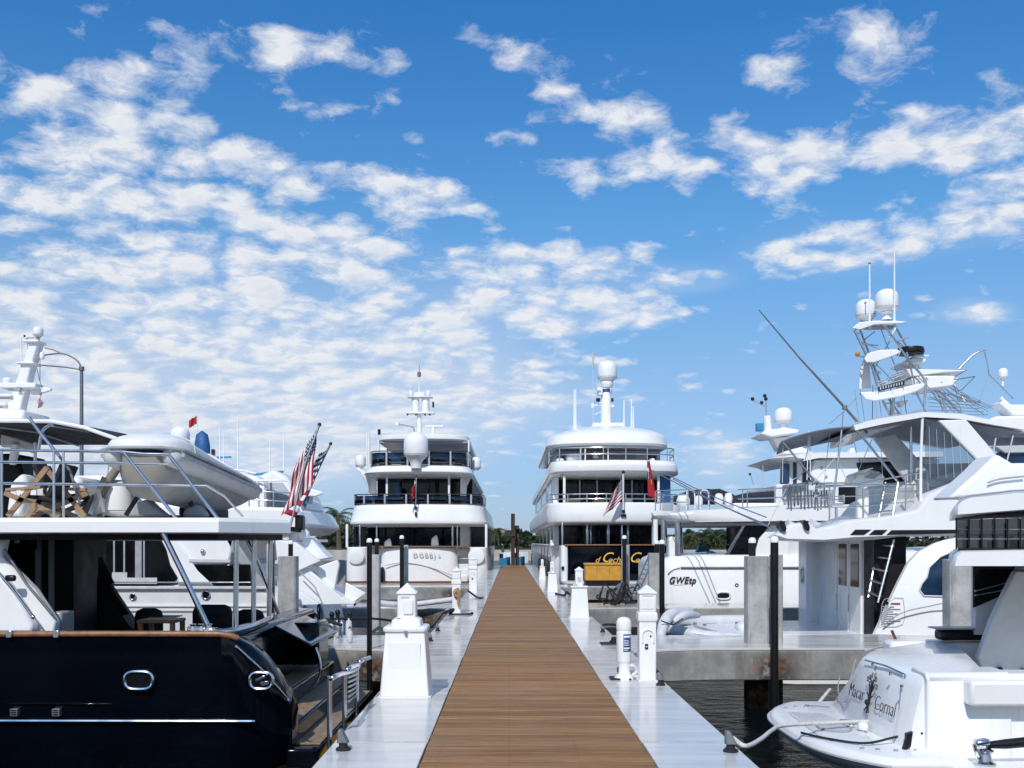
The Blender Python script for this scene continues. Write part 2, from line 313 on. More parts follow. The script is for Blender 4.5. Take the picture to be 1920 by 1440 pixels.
# ------------------------------------------------------------------ helpers
def W(px, py, d): return Vector(((px - CX) / FPX * d, d, EYE + (HY - py) / FPX * d))
def Xd(px, d): return (px - CX) / FPX * d
def Zd(py, d): return EYE + (HY - py) / FPX * d
def tag(o, label=None, cat=None, group=None, kind=None):
    if label: o['label'] = label
    if cat: o['category'] = cat
    if group: o['group'] = group
    if kind: o['kind'] = kind
    return o
def thing(name, label, cat, loc=(0, 0, 0), group=None):
    o = bpy.data.objects.new(name, None); COL.objects.link(o); o.location = loc; o.empty_display_size = 0.2
    return tag(o, label, cat, group)
def origin(o):
    v = Vector((0, 0, 0))
    while o is not None: v = v + Vector(o.location); o = o.parent
    return v
class MB:
    def __init__(s): s.b = bmesh.new(); s.uv = None
    def face(s, pts):
        vs = [s.b.verts.new(p) for p in pts]
        try: return s.b.faces.new(vs)
        except ValueError: return None
    def box(s, x0, x1, y0, y1, z0, z1):
        if x0 > x1: x0, x1 = x1, x0
        if y0 > y1: y0, y1 = y1, y0
        if z0 > z1: z0, z1 = z1, z0
        v = [s.b.verts.new(p) for p in ((x0, y0, z0), (x1, y0, z0), (x1, y1, z0), (x0, y1, z0), (x0, y0, z1), (x1, y0, z1), (x1, y1, z1), (x0, y1, z1))]
        for f in ((0, 3, 2, 1), (4, 5, 6, 7), (0, 1, 5, 4), (1, 2, 6, 5), (2, 3, 7, 6), (3, 0, 4, 7)): s.b.faces.new([v[i] for i in f])
        return s
    def obox(s, c, sz, rot=None):
        c = Vector(c); rot = rot or Matrix.Identity(3); h = [x / 2 for x in sz]; v = []
        for q in ((-1, -1, -1), (1, -1, -1), (1, 1, -1), (-1, 1, -1), (-1, -1, 1), (1, -1, 1), (1, 1, 1), (-1, 1, 1)):
            v.append(s.b.verts.new(c + rot @ Vector((q[0] * h[0], q[1] * h[1], q[2] * h[2]))))
        for f in ((0, 3, 2, 1), (4, 5, 6, 7), (0, 1, 5, 4), (1, 2, 6, 5), (2, 3, 7, 6), (3, 0, 4, 7)): s.b.faces.new([v[i] for i in f])
        return s
    def bar(s, a, b_, wd, th, up=(0, 0, 1)):
        a = Vector(a); b_ = Vector(b_); d = (b_ - a); L = d.length; x = d.normalized(); u = Vector(up)
        if abs(x.dot(u)) > 0.98: u = Vector((0, 1, 0))
        y = u.cross(x).normalized(); z = x.cross(y)
        return s.obox((a + b_) / 2, (L, wd, th), Matrix((x, y, z)).transposed())
    def tube(s, pts, r, n=8, closed=False, caps=True):
        P = [Vector(p) for p in pts]; k = len(P); rr = r if isinstance(r, (list, tuple)) else [r] * k; rings = []
        pu = None
        for i in range(k):
            if closed: tg = P[(i + 1) % k] - P[i - 1]
            else: tg = P[min(i + 1, k - 1)] - P[max(i - 1, 0)]
            if tg.length < 1e-9: tg = Vector((0, 0, 1))
            tg.normalize()
            if pu is None:
                pu = Vector((0, 0, 1)) if abs(tg.z) < 0.9 else Vector((0, 1, 0))
            u = (pu - tg * pu.dot(tg))
            if u.length < 1e-5: u = Vector((1, 0, 0)) - tg * tg.x
            u.normalize(); pu = u; v = tg.cross(u)
            rings.append([s.b.verts.new(P[i] + (u * math.cos(2 * math.pi * j / n) + v * math.sin(2 * math.pi * j / n)) * rr[i]) for j in range(n)])
        for i in range(k if closed else k - 1):
            A, B = rings[i], rings[(i + 1) % k]
            for j in range(n): s.b.faces.new((A[j], A[(j + 1) % n], B[(j + 1) % n], B[j]))
        if caps and not closed:
            s.b.faces.new(rings[0][::-1]); s.b.faces.new(rings[-1])
        return s
    def lathe(s, prof, c=(0, 0, 0), n=24, sx=1.0, sy=1.0, rot=None):
        c = Vector(c); rings = []
        for (r, z) in prof:
            ring = []
            for j in range(n):
                a = 2 * math.pi * j / n; q = Vector((max(r, 1e-4) * math.cos(a) * sx, max(r, 1e-4) * math.sin(a) * sy, z))
                ring.append(s.b.verts.new(c + (rot @ q if rot else q)))
            rings.append(ring)
        for A, B in zip(rings, rings[1:]):
            for j in range(n): s.b.faces.new((A[j], A[(j + 1) % n], B[(j + 1) % n], B[j]))
        s.b.faces.new(rings[0][::-1]); s.b.faces.new(rings[-1])
        return s
    def prism(s, poly, vec):
        vec = Vector(vec); A = [s.b.verts.new(p) for p in poly]; B = [s.b.verts.new(Vector(p) + vec) for p in poly]; n = len(A)
        s.b.faces.new(A[::-1]); s.b.faces.new(B)
        for i in range(n): s.b.faces.new((A[i], A[(i + 1) % n], B[(i + 1) % n], B[i]))
        return s
    def loft(s, rings, cap=True, close=True):
        Rg = [[s.b.verts.new(p) for p in r] for r in rings]; n = len(Rg[0])
        for A, B in zip(Rg, Rg[1:]):
            for j in range(n if close else n - 1):
                try: s.b.faces.new((A[j], A[(j + 1) % n], B[(j + 1) % n], B[j]))
                except ValueError: pass
        if cap and close: s.b.faces.new(Rg[0][::-1]); s.b.faces.new(Rg[-1])
        return s
    def ball(s, c, r, n=16, sz=1.0):
        k = max(5, n // 2)
        return s.lathe([(r * math.sin(math.pi * i / k), -r * sz * math.cos(math.pi * i / k)) for i in range(k + 1)], c, n)
    def grid(s, fn, nu, nv, uv=True):
        L = s.b.loops.layers.uv.verify() if uv else None
        g = [[s.b.verts.new(fn(i / nu, j / nv)) for j in range(nv + 1)] for i in range(nu + 1)]
        for i in range(nu):
            for j in range(nv):
                f = s.b.faces.new((g[i][j], g[i + 1][j], g[i + 1][j + 1], g[i][j + 1]))
                if uv:
                    for lp, (a, c) in zip(f.loops, ((i, j), (i + 1, j), (i + 1, j + 1), (i, j + 1))): lp[L].uv = (a / nu, c / nv)
        return s
    def build(s, name, mat, parent=None, bev=0.0, smooth=40, seg=2, thick=0.0, subs=0, label=None):
        off_ = origin(parent) if parent else Vector((0, 0, 0))
        if parent:
            for v in s.b.verts: v.co -= off_
            loc = Vector((0, 0, 0))
        else:
            k = list(s.b.verts); c = sum((v.co for v in k), Vector()) / max(1, len(k)); c.z = min(v.co.z for v in k)
            for v in k: v.co -= c
            loc = c
        bmesh.ops.recalc_face_normals(s.b, faces=s.b.faces)
        me = bpy.data.meshes.new(name); s.b.to_mesh(me); s.b.free()
        me.materials.append(MATS[mat])
        o = bpy.data.objects.new(name, me); COL.objects.link(o); o.location = loc
        if parent: o.parent = parent
        if smooth:
            me.shade_smooth(); me.set_sharp_from_angle(angle=R(smooth))
        if thick:
            q = o.modifiers.new('solid', 'SOLIDIFY'); q.thickness = thick; q.offset = 0
        if subs:
            q = o.modifiers.new('subd', 'SUBSURF'); q.levels = subs; q.render_levels = subs
        if bev:
            q = o.modifiers.new('bevel', 'BEVEL'); q.width = bev; q.segments = seg; q.limit_method = 'ANGLE'; q.angle_limit = R(35); q.harden_normals = False
        if label: o['label'] = label
        return o
def kids(o): return [c for c in bpy.data.objects if c.parent is o]
CHILD = {}
def copy_tree(o, parent=None):
    c = o.copy(); COL.objects.link(c)
    if parent: c.parent = parent
    for ch in kids_of(o): copy_tree(ch, c)
    return c
def kids_of(o): return [c for c in list(COL.objects) if c.parent is o]
def clone(o, loc, label, rz=None):
    c = copy_tree(o); c.location = loc; c['label'] = label
    if rz is not None: c.rotation_euler.z = rz
    return c
# pictures points on a plane facing the dock's foot: polygon in the x/z plane at distance d, t thick away from the viewer
def plate(poly, d, t): return MB().prism([W(a, b_, d) for a, b_ in poly], (0, t, 0))
def pbox(a0, a1, b0, b1, d0, d1):
    return MB().box(Xd(a0, d0), Xd(a1, d0), d0, d1, Zd(b0, d0), Zd(b1, d0))
def pl(pts, d=None):
    return [W(*p) if len(p) == 3 else W(p[0], p[1], d) for p in pts]
def smoothed(pts, k=6):
    P = [Vector(p) for p in pts]
    if len(P) < 3: return P
    o = []
    for i in range(len(P) - 1):
        p0, p1, p2, p3 = P[max(i - 1, 0)], P[i], P[i + 1], P[min(i + 2, len(P) - 1)]
        for j in range(k):
            t_ = j / k
            o.append(0.5 * ((2 * p1) + (-p0 + p2) * t_ + (2 * p0 - 5 * p1 + 4 * p2 - p3) * t_ * t_ + (-p0 + 3 * p1 - 3 * p2 + p3) * t_ ** 3))
    return o + [P[-1]]
def rod(name, pts, r, mat, parent, n=8, sm=False, label=None):
    return MB().tube(smoothed(pts) if sm else pts, r, n).build(name, mat, parent, smooth=60, label=label)
def railing(root, path, hs, r, mat, posts=None, rail='rail', post='rail_post', pr=None, base=0.0):
    """horizontal bars at the heights hs above path; one post per listed index or fraction"""
    P = [Vector(p) for p in path]
    for h_ in hs: rod(rail, [p + Vector((0, 0, h_)) for p in P], r, mat, root)
    seg = [(P[i + 1] - P[i]).length for i in range(len(P) - 1)]; tot = sum(seg)
    def at(f):
        s_ = f * tot
        for i, L in enumerate(seg):
            if s_ <= L + 1e-6: return P[i].lerp(P[i + 1], s_ / L if L else 0)
            s_ -= L
        return P[-1]
    if posts is None: posts = []
    if isinstance(posts, int): posts = [i / (posts - 1) for i in range(posts)]
    for f in posts:
        q = at(f); rod(post, [q + Vector((0, 0, base)), q + Vector((0, 0, max(hs)))], pr or r, mat, root)
DOME = [(0.0, 1.0), (0.12, 0.993), (0.25, 0.962), (0.36, 0.90), (0.44, 0.82), (0.485, 0.72), (0.5, 0.60), (0.5, 0.22), (0.47, 0.16), (0.44, 0.14), (0.30, 0.05), (0.30, 0.0)]
def dome(root, name, c, dia, h, mat='dome', foot=0.0, label=None):
    o = MB().lathe([(r * dia, z * h) for r, z in reversed(DOME)], c, 28).build(name, mat, root, smooth=50, label=label)
    MB().lathe([(dia * .502, h * .215), (dia * .506, h * .225), (dia * .506, h * .245), (dia * .502, h * .255)], c, 28).build('seam', 'light_grey', o)
    if foot: MB().lathe([(dia * .24, -foot), (dia * .15, -foot * .6), (dia * .15, -foot * .2), (dia * .28, 0.003)], c, 16).build('dome_foot', mat, o)
    return o
def text(root, name, s_, size, loc, x, up, mat, shear=0.0, ext=0.004, ax='CENTER', bold=0.0, spacing=1.0, sx=1.0):
    cu = bpy.data.curves.new('tmp', 'FONT'); cu.body = s_; cu.size = size; cu.shear = shear; cu.extrude = ext; cu.align_x = ax; cu.align_y = 'CENTER'; cu.offset = bold; cu.space_character = spacing
    cu.resolution_u = 4
    tmp = bpy.data.objects.new('tmp', cu); COL.objects.link(tmp); bpy.context.view_layer.update()
    me = bpy.data.meshes.new_from_object(tmp.evaluated_get(bpy.context.evaluated_depsgraph_get()))
    bpy.data.objects.remove(tmp)
    x = Vector(x).normalized(); up = Vector(up).normalized(); nz = x.cross(up)
    M_ = Matrix((x * sx, up, nz)).transposed().to_4x4(); M_.translation = Vector(loc) - (origin(root) if root else Vector())
    me.transform(M_); me.materials.clear(); me.materials.append(MATS[mat]); me.name = name
    o = bpy.data.objects.new(name, me); COL.objects.link(o)
    if root: o.parent = root
    return o
def plan(xl, xr, y0, y1, r=0.8, cam_=0.3, n=5, bow=0.0):
    """deck outline seen from above, rounded at the stern (nearest) corners, bulging towards the viewer by cam_"""
    xc = (xl + xr) / 2; hw = (xr - xl) / 2; r = min(r, hw * 0.9)
    yy = lambda x: y0 + cam_ * ((x - xc) / hw) ** 2
    p = []
    if bow: p += [Vector((xc + 0.05, y1 + bow, 0)), Vector((xc + hw * 0.62, y1 + bow * 0.55, 0))]
    p += [Vector((xr, y1, 0)), Vector((xr, y0 + (y1 - y0) * 0.3 + r, 0)), ]
    for i in range(n + 1):
        a = math.pi / 2 * i / n; p.append(Vector((xr - r + r * math.cos(a), yy(xr - r) + r - r * math.sin(a), 0)))
    for i in range(1, 6):
        x = xr - r - (xr - xl - 2 * r) * i / 6; p.append(Vector((x, yy(x), 0)))
    for i in range(n + 1):
        a = math.pi / 2 * (1 - i / n); p.append(Vector((xl + r - r * math.cos(a), yy(xl + r) + r - r * math.sin(a), 0)))
    p += [Vector((xl, y0 + (y1 - y0) * 0.3 + r, 0)), Vector((xl, y1, 0))]
    if bow: p += [Vector((xc - hw * 0.62, y1 + bow * 0.55, 0)), Vector((xc - 0.05, y1 + bow, 0))]
    return p
def lvl(p, z): return [Vector((q.x, q.y, z)) for q in p]
# ------------------------------------------------------------------ setting: water, dock, fingers, shore
WZ = -1.02
o = MB().face([(-1500, -300, WZ), (1500, -300, WZ), (1500, 3000, WZ), (-1500, 3000, WZ)])
wm = MB(); wm.face([(-1500, -300, WZ), (1500, -300, WZ), (1500, 3000, WZ), (-1500, 3000, WZ)])
tag(wm.build('water', 'water'), kind='structure')

DL, DR, BL_, BR = -1.418, 1.775, -0.652, 1.043
DEND = 71.0
dock = tag(MB().box(DL + .04, DR - .04, -4, DEND - .04, -0.52, -0.035).build('dock', 'concrete', bev=0.02), kind='structure')
# deck sheets either side of the boards, 3 m long with an open joint
tmplL = MB().box(DL, BL_ - 0.012, -1.495, 1.495, -0.035, 0.0).build('dock_panel', 'dock_white', dock, bev=0.008)
tmplR = MB().box(BR + 0.012, DR, -1.495, 1.495, -0.035, 0.0).build('dock_panel', 'dock_white', dock, bev=0.008)
oz = origin(dock)
first = True
for k in range(25):
    yc = -2.5 + 3 * k
    for tm in (tmplL, tmplR):
        q = tm if k == 0 else tm.copy()
        if k: COL.objects.link(q)
        q.location = Vector((0, yc, 0))
MB().box(BL_ - .012, BR + .012, -4, DEND - .04, -0.034, -0.022).build('board_bearer', 'rubber', dock)
# boards: the nearest 300 one by one
n0 = int(5.5 / PITCH)
pm = MB().box(BL_, BR, -PITCH / 2 + .004, PITCH / 2 - .004, -0.021, 0.010).build('board', 'boards', dock, bev=0.004, seg=1)
rb = random.Random(3)
for i in range(300):
    q = pm if i == 0 else pm.copy()
    if i: COL.objects.link(q)
    q.location = Vector((rb.uniform(-.004, .004), (n0 + i + .5) * PITCH, rb.uniform(-.0015, .0015)))
far = MB()
for i in list(range(-26, n0)) + list(range(n0 + 300, int(DEND / PITCH) - 1)):
    yc = (i + .5) * PITCH; far.box(BL_, BR, yc - PITCH / 2 + .004, yc + PITCH / 2 - .004, -0.021, 0.010)
fo = far.build('far_boards', 'boards', dock); fo['kind'] = 'stuff'

def finger(y0, y1, side, xend, fil):
    """concrete finger pier with a rounded gusset where it leaves the dock"""
    xs = DL - .002 if side < 0 else DR + .002
    pts = [(xs, y0 - fil)]
    for i in range(7):
        a = math.pi / 2 * i / 6; pts.append((xs + side * (2.3 * fil * (1 - math.cos(a))), y0 - fil + fil * math.sin(a)))
    pts += [(xend, y0), (xend, y1), (xs, y1)]
    body = MB().prism([(x, y, -0.5) for x, y in pts], (0, 0, 0.46)).build('finger_pier', 'concrete', bev=0.02)
    tag(body, kind='structure')
    MB().prism([(x + (0 if abs(x - xs) < .01 else side * .0), y, -0.04) for x, y in pts], (0, 0, 0.037)).build('pier_deck', 'dock_white', body, bev=0.006)
    return body
FING = [(15.2, 17.3), (24.7, 26.6), (36.6, 38.4)]
for (a, b_) in FING:
    finger(a, b_, 1, 26, 0.75); finger(a, b_, -1, -26, 0.75)
finger(2.0, 4.2, 1, 26, 0.5); finger(2.0, 4.2, -1, -26, 0.5)

# far shore
hm = MB()
hm.loft([[(-900, 150, -2), (900, 150, -2)], [(-900, 150, 0.6), (900, 150, 0.6)], [(-900, 175, 1.0), (900, 175, 1.0)], [(-900, 420, 2.0), (900, 420, 2.0)], [(-900, 1500, 2.5), (900, 1500, 2.5)]], cap=False, close=False)
tag(hm.build('shore', 'sand'), kind='structure')
sw = MB()
for i in range(-30, 30): sw.box(i * 10 + .03, i * 10 + 9.97, 148.8, 149.6, -2, 0.55)
tag(sw.build('seawall', 'seawall', bev=0.05), 'long weathered concrete seawall along the far shore', 'seawall')
# ------------------------------------------------------------------ dock furniture
def gdist(py): return EYE * FPX / (py - HY)      # distance of a point on the deck seen at picture row py
def pedestal(px, pyb, wpx, hpx, label, style='post', group=None, name='power_pedestal'):
    """white utility pedestal standing on the dock edge"""
    d = gdist(pyb); s = d / FPX; wd_ = wpx * s; h = hpx * s; x = Xd(px, d)
    r = thing(name, label, 'dock pedestal', (x, d + wd_ / 2, 0), group); y = d + wd_ / 2; a = wd_ / 2
    def sq(k, z, c=0.18): 
        q = k * (1 - c); return [Vector((x + u, y + v, z)) for u, v in ((-q, -k), (q, -k), (k, -q), (k, q), (q, k), (-q, k), (-k, q), (-k, -q))]
    if style == 'box':          # tapered dock box with a power head on top
        zb = h * 0.625
        MB().loft([sq(a * 1.07, 0.0, .1), sq(a * 1.07, .022, .1)]).build('base_flange', 'white', r, bev=.004)
        MB().loft([sq(a * 1.0, .022, .05), sq(a * .80, zb - .06, .05)]).build('body', 'white', r, bev=.008)
        bw = a * .8
        MB().box(x - bw * .82, x + bw * .8, y - a * .915, y - a * .86, zb * .12, zb * .78).build('hatch', 'white', r, bev=.004)
        MB().loft([sq(a * .86, zb - .06, .12), sq(a * .89, zb - .045, .12), sq(a * .89, zb - .015, .12), sq(a * .82, zb, .14)]).build('lid', 'white', r, bev=.006)
        MB().tube([(x + a * .05, y - a * .93, zb - .075), (x + a * .05, y - a * .88, zb - .075)], .016, 10).build('lock', 'steel', r)
        MB().box(x - .012, x + .03, y - a * .93, y - a * .86, zb - .05, zb - .04).build('hasp', 'steel', r)
        hx = x + a * .02
        def sq2(k, z, c=.12):
            q = k * (1 - c); return [Vector((hx + u, y + v, z)) for u, v in ((-q, -k), (q, -k), (k, -q), (k, q), (q, k), (-q, k), (-k, q), (-k, -q))]
        MB().loft([sq2(a * .62, zb), sq2(a * .58, zb + h * .05), sq2(a * .42, zb + h * .075)]).build('neck', 'white', r, bev=.006)
        MB().loft([sq2(a * .39, zb + h * .06), sq2(a * .37, h * .91)]).build('head', 'white', r, bev=.01)
        MB().loft([sq2(a * .42, h * .905), sq2(a * .42, h * .918), sq2(a * .02, h)]).build('cap', 'white', r, bev=.004)
        MB().box(hx - a * .12, hx + a * .28, y - a * .46, y - a * .36, zb + h * .1, zb + h * .23).build('socket_cover', 'white', r, bev=.012)
        MB().box(hx - a * .22, hx + a * .12, y - a * .395, y - a * .37, h * .87, h * .885).build('maker_plate', 'light_grey', r)
        MB().tube([(hx - a * .3, y - a * .42, zb + .01), (hx - a * .3, y - a * .42, zb + h * .07)], .028, 10).build('rope_bung', 'rope_tan', r)
    elif style == 'squat':      # sloping column with a lantern head
        MB().loft([sq(a * 1.08, 0, .05), sq(a * 1.08, .02, .05)]).build('base_flange', 'white', r, bev=.004)
        MB().loft([sq(a, .02, .05), sq(a * .78, h * .60, .05)]).build('body', 'white', r, bev=.006)
        MB().loft([sq(a * .92, h * .60, .05), sq(a * .92, h * .625, .05)]).build('ledge', 'white', r, bev=.004)
        MB().loft([sq(a * .42, h * .625), sq(a * .40, h * .93)]).build('head', 'white', r, bev=.008)
        MB().loft([sq(a * .46, h * .925), sq(a * .46, h * .94), sq(a * .03, h)]).build('cap', 'white', r, bev=.003)
        MB().box(x - a * .7, x - a * .2, y - a * .8, y - a * .3, h * .625, h * .67).build('tray', 'light_grey', r, bev=.004)
        MB().box(x - a * .2, x + a * .2, y - a * .455, y - a * .4, h * .70, h * .80).build('socket_cover', 'light_grey', r, bev=.006)
    else:                       # straight power post
        MB().loft([sq(a * 1.08, 0, .1), sq(a * 1.08, .015, .1)]).build('base_flange', 'white', r, bev=.003)
        MB().loft([sq(a * .94, .015, .1), sq(a * .94, h * .62, .1)]).build('body', 'white', r, bev=.008)
        MB().loft([sq(a * 1.02, h * .62, .1), sq(a * 1.12, h * .65, .1), sq(a * 1.05, h * .71, .1), sq(a * .93, h * .72, .1)]).build('collar', 'white', r, bev=.006)
        MB().loft([sq(a * .93, h * .72, .1), sq(a * .93, h * .915, .1)]).build('head', 'white', r, bev=.008)
        MB().loft([sq(a * 1.04, h * .91, .1), sq(a * 1.04, h * .922, .1), sq(a * .03, h, .1)]).build('cap', 'white', r, bev=.003)
        MB().box(x - a * .7, x + a * .7, y - a * 1.0, y - a * .9, h * .75, h * .87).build('socket_cover', 'white', r, bev=.012)
        MB().box(x - a * .6, x + a * .6, y - a * .965, y - a * .9, h * .88, h * .893).build('maker_plate', 'light_grey', r)
        arch = [(x + a * .62 * math.cos(t_), y - a * 1.0, h * .48 + a * .62 * math.sin(t_)) for t_ in [math.pi * i / 8 for i in range(9)]]
        MB().tube([(x + a * .62, y - a * 1.0, h * .40)] + arch + [(x - a * .62, y - a * 1.0, h * .40)], .010, 6).build('recess_hood', 'white', r)
        MB().box(x - a * .34, x + a * .02, y - a * 1.04, y - a * .9, h * .335, h * .39).build('switch_box', 'black', r, bev=.004)
        MB().box(x - a * .26, x - a * .08, y - a * 1.07, y - a * 1.03, h * .355, h * .37).build('switch', 'light_grey', r)
        MB().tube([(x + a * .3, y - a * .98, h * .47), (x + a * .3, y - a * .92, h * .47)], .012, 8).build('lock', 'black', r)
    return r
pedestal(758, 1310, 93, 215, 'white tapered dock box with pointed power head, nearest on the left dock edge', 'box', 'white pedestals along the dock', name='dock_box')
p2 = pedestal(1215, 1278, 34, 181, 'tall white power pedestal with pointed cap beside the blue labelled cylinder', 'post', 'white pedestals along the dock')
pedestal(1087, 1160, 36, 97, 'white sloping pedestal with lantern head, next beyond the tall power pedestal', 'squat', 'white pedestals along the dock', name='dock_pedestal')
pedestal(1036, 1110, 19, 58, 'small white pedestal before the navy and gold stern, second of the sloping ones', 'squat', 'white pedestals along the dock', name='dock_pedestal')
pedestal(1017, 1086, 12, 38, 'farthest white sloping pedestal on the right edge beside the white hull', 'squat', 'white pedestals along the dock', name='dock_pedestal')
p3 = pedestal(855.5, 1150, 17, 87, 'slim white power post with a tan rope hung on its front, left edge', 'post', 'white pedestals along the dock')
pedestal(887, 1109, 16, 66, 'white power post below the stern corner of the left three-deck yacht', 'post', 'white pedestals along the dock')
# tan rope hank hung on the slim post
d = gdist(1150); q = MB()
q.tube(smoothed(pl([(851, 1112, d - .05), (858, 1104, d - .06), (862, 1112, d - .05), (857, 1118, d - .06), (852, 1113, d - .07), (857, 1108, d - .08), (860, 1122, d - .05), (859, 1130, d - .05), (861, 1136, d - .05)])), .03, 7)
tag(q.build('rope_hank', 'rope_tan'), 'tan rope hank hanging on the slim white power post', 'rope')

# pump-out cylinder with a blue label
d = gdist(1276); s = d / FPX; x = Xd(1172, d); y = d + .13; r_ = 14.0 * s
r = thing('pump_out_station', 'white cylinder with domed top and blue label beside the tall power pedestal', 'pump station', (x, y, 0))
def lz(name, prof, mat, bev=0): return MB().lathe([(a * r_, b_ * s) for a, b_ in prof], (x, y, 0), 28).build(name, mat, r, smooth=45, bev=bev)
lz('foot', [(1.32, 0), (1.32, 3), (1.2, 5), (.98, 9), (.86, 14), (.82, 28), (.9, 33)], 'white')
lz('body', [(.92, 32), (1.0, 35), (1.0, 88), (.96, 92), (.93, 94)], 'white')
lz('cap', [(1.0, 93.5), (1.03, 96), (1.03, 104), (.98, 110), (.8, 114.5), (.5, 117), (.02, 118)], 'white')
lb = MB(); arc = [(-100 + 66 * i / 10) for i in range(11)]
for rr_, z0, z1, mt in ((1.015, 53, 86, 'label_blue'),):
    lb.loft([[Vector((x + r_ * rr_ * math.cos(R(a)), y + r_ * rr_ * math.sin(R(a)), z * s)) for a in arc] for z in (z0, z1)], cap=False, close=False)
lab = lb.build('label', 'label_blue', r, thick=.002)
for i, (z, w0, hh) in enumerate(((81, 60, 4.0), (74, 40, 1.2), (71, 48, 1.2), (68, 44, 1.2), (65, 50, 1.2), (59.5, 54, 3.0), (56, 40, 1.2))):
    m_ = MB(); a0 = [-97 + w0 * j / 6 for j in range(7)]
    m_.loft([[Vector((x + r_ * 1.035 * math.cos(R(a)), y + r_ * 1.035 * math.sin(R(a)), zz_ * s)) for a in a0] for zz_ in (z - hh / 2, z + hh / 2)], cap=False, close=False)
    m_.build('printed_line', 'white', lab, thick=.001)
MB().box(x - r_ * .98, x - r_ * .80, y - r_ * .75, y - r_ * .4, 14 * s, 24 * s).build('badge', 'label_blue', r, bev=.003)
MB().tube(smoothed([(x + r_ * .7, y - r_ * .3, 26 * s), (x + r_ * 1.4, y - r_ * .2, 24 * s), (x + r_ * 1.7, y - r_ * .1, 14 * s), (x + r_ * 1.2, y - r_ * .5, 8 * s), (x + r_ * 1.9, y - r_ * .2, 4 * s)]), .022, 8).build('hose', 'fender', r)
MB().box(x - r_ * 1.9, x + r_ * .9, y - r_ * 1.2, y + r_ * 1.4, .002, .02).build('base_plate', 'rubber', r, bev=.004)

# cleats
def cleat(px, py, sc, label):
    d = gdist(py); x = Xd(px, d)
    r = thing('dock_cleat', label, 'cleat', (x, d + .09, 0), 'cleats along the dock edge')
    MB().lathe([(.062 * sc, 0.001), (.062 * sc, .014), (.05 * sc, .022), (.036 * sc, .03), (.036 * sc, .055), (.05 * sc, .062)], (x, d + .09, 0), 16).build('base', 'rubber', r)
    MB().loft([[Vector((x + u * .05 * sc, d + .09 + v * .05 * sc, .06)) for u, v in ((-.9, -1), (.9, -1), (.9, 1), (-.9, 1))], [Vector((x - .025 * sc + u * .018 * sc, d + .09 + v * .04 * sc, .17 * sc)) for u, v in ((-.9, -1), (.9, -1), (.9, 1), (-.9, 1))]]).build('horn', 'galv', r, bev=.008)
    return r
cleat(640, 1411, .95, 'grey cleat on the near left corner of the dock below the chrome handrail')
cleat(1375, 1414, .95, 'grey cleat on the near right edge of the dock by the white hose')
cleat(1241, 1287, .85, 'grey cleat with a black line at the foot of the tall power pedestal')
cleat(820, 1184, .8, 'small cleat on the left edge beyond the dock box, nearer of two')
cleat(1131, 1186, .8, 'small cleat on the right edge between the sloping pedestal and the blue labelled cylinder')
cleat(806, 1203, .8, 'small dark cleat just behind the top of the dock box')
d = gdist(1209); x = Xd(1150, d)
r = thing('hose_port', 'black rubber hose port on a flat plate left of the blue labelled cylinder', 'deck fitting', (x, d, 0))
MB().box(x - .19, x + .15, d, d + .3, .001, .018).build('plate', 'rubber', r, bev=.005)
MB().lathe([(.075, .018), (.075, .05), (.05, .06), (.05, .10), (.03, .11)], (x + .03, d + .15, 0), 14).build('port', 'rubber', r)
def rope(pts, r, mat, label, cat='rope', name='mooring_line', group=None):
    return tag(MB().tube(smoothed(pts), r, 7).build(name, mat, smooth=60), label, cat, group)
# lines lying on the dock and reaching the boats
G = 'mooring lines'
rope([W(1131, 1172, 17.4), W(1140, 1171, 17.2), W(1160, 1173, 17.6), W(1180, 1183, 17.8)], .022, 'rope_black', 'short black line looped at the right edge cleat', group=G)
rope([W(1231, 1258, 12), W(1238, 1266, 11.6), W(1243, 1278, 11.3)], .02, 'rope_black', 'black line from the tall pedestal to the cleat at its foot', group=G)
rope([(Xd(1042, 31), 31, .02), (Xd(1058, 30), 29.8, .03), (Xd(1062, 30), 30, .12), (Xd(1075, 29), 29, .0), (Xd(1085, 27), 27, -.2)], .035, 'rope_black', 'black line heaped on the right edge beyond the sloping pedestal', group=G)
rope([(Xd(1375, 8), 8, .03), W(1398, 1399, 7.8), W(1425, 1387, 8.4), W(1448, 1369, 9.4), W(1470, 1360, 9.8), W(1560, 1355, 10.2), W(1640, 1352, 10.4)], .02, 'rope_white', 'white hose from the right dock edge to the white sport boat', 'hose', 'water_hose')
rope([W(833, 1149, 21.6), W(850, 1143, 22.4), W(845, 1152, 22.2), W(880, 1152, 22.2), W(885, 1150, 22.6)], .035, 'rope_black', 'black line on the dock round the foot of the slim post', group=G)
rope([W(830, 1150, 21.6), W(815, 1170, 20.5), W(800, 1178, 19.5), W(770, 1172, 18.6), W(700, 1160, 17.8), W(560, 1163, 17.2)], .022, 'rope_black', 'black line strung along the left finger pier', group=G)
rope([W(571, 1138, 17.4), W(600, 1158, 16.9), W(640, 1172, 16.6)], .03, 'rope_black', 'black diagonal line down to the white fenders on the left pier', group=G)
rope([W(878, 1108, 30), W(895, 1120, 29), W(905, 1122, 28.6), W(890, 1126, 28.2)], .03, 'rope_black', 'black line across the dock below the left yacht', group=G)
rope([W(712, 1130, 25.6), W(760, 1134, 24.5), W(820, 1128, 24.2), W(850, 1124, 24.0)], .07, 'fender', 'pale hose lying along the second finger pier on the left', 'hose', 'water_hose')

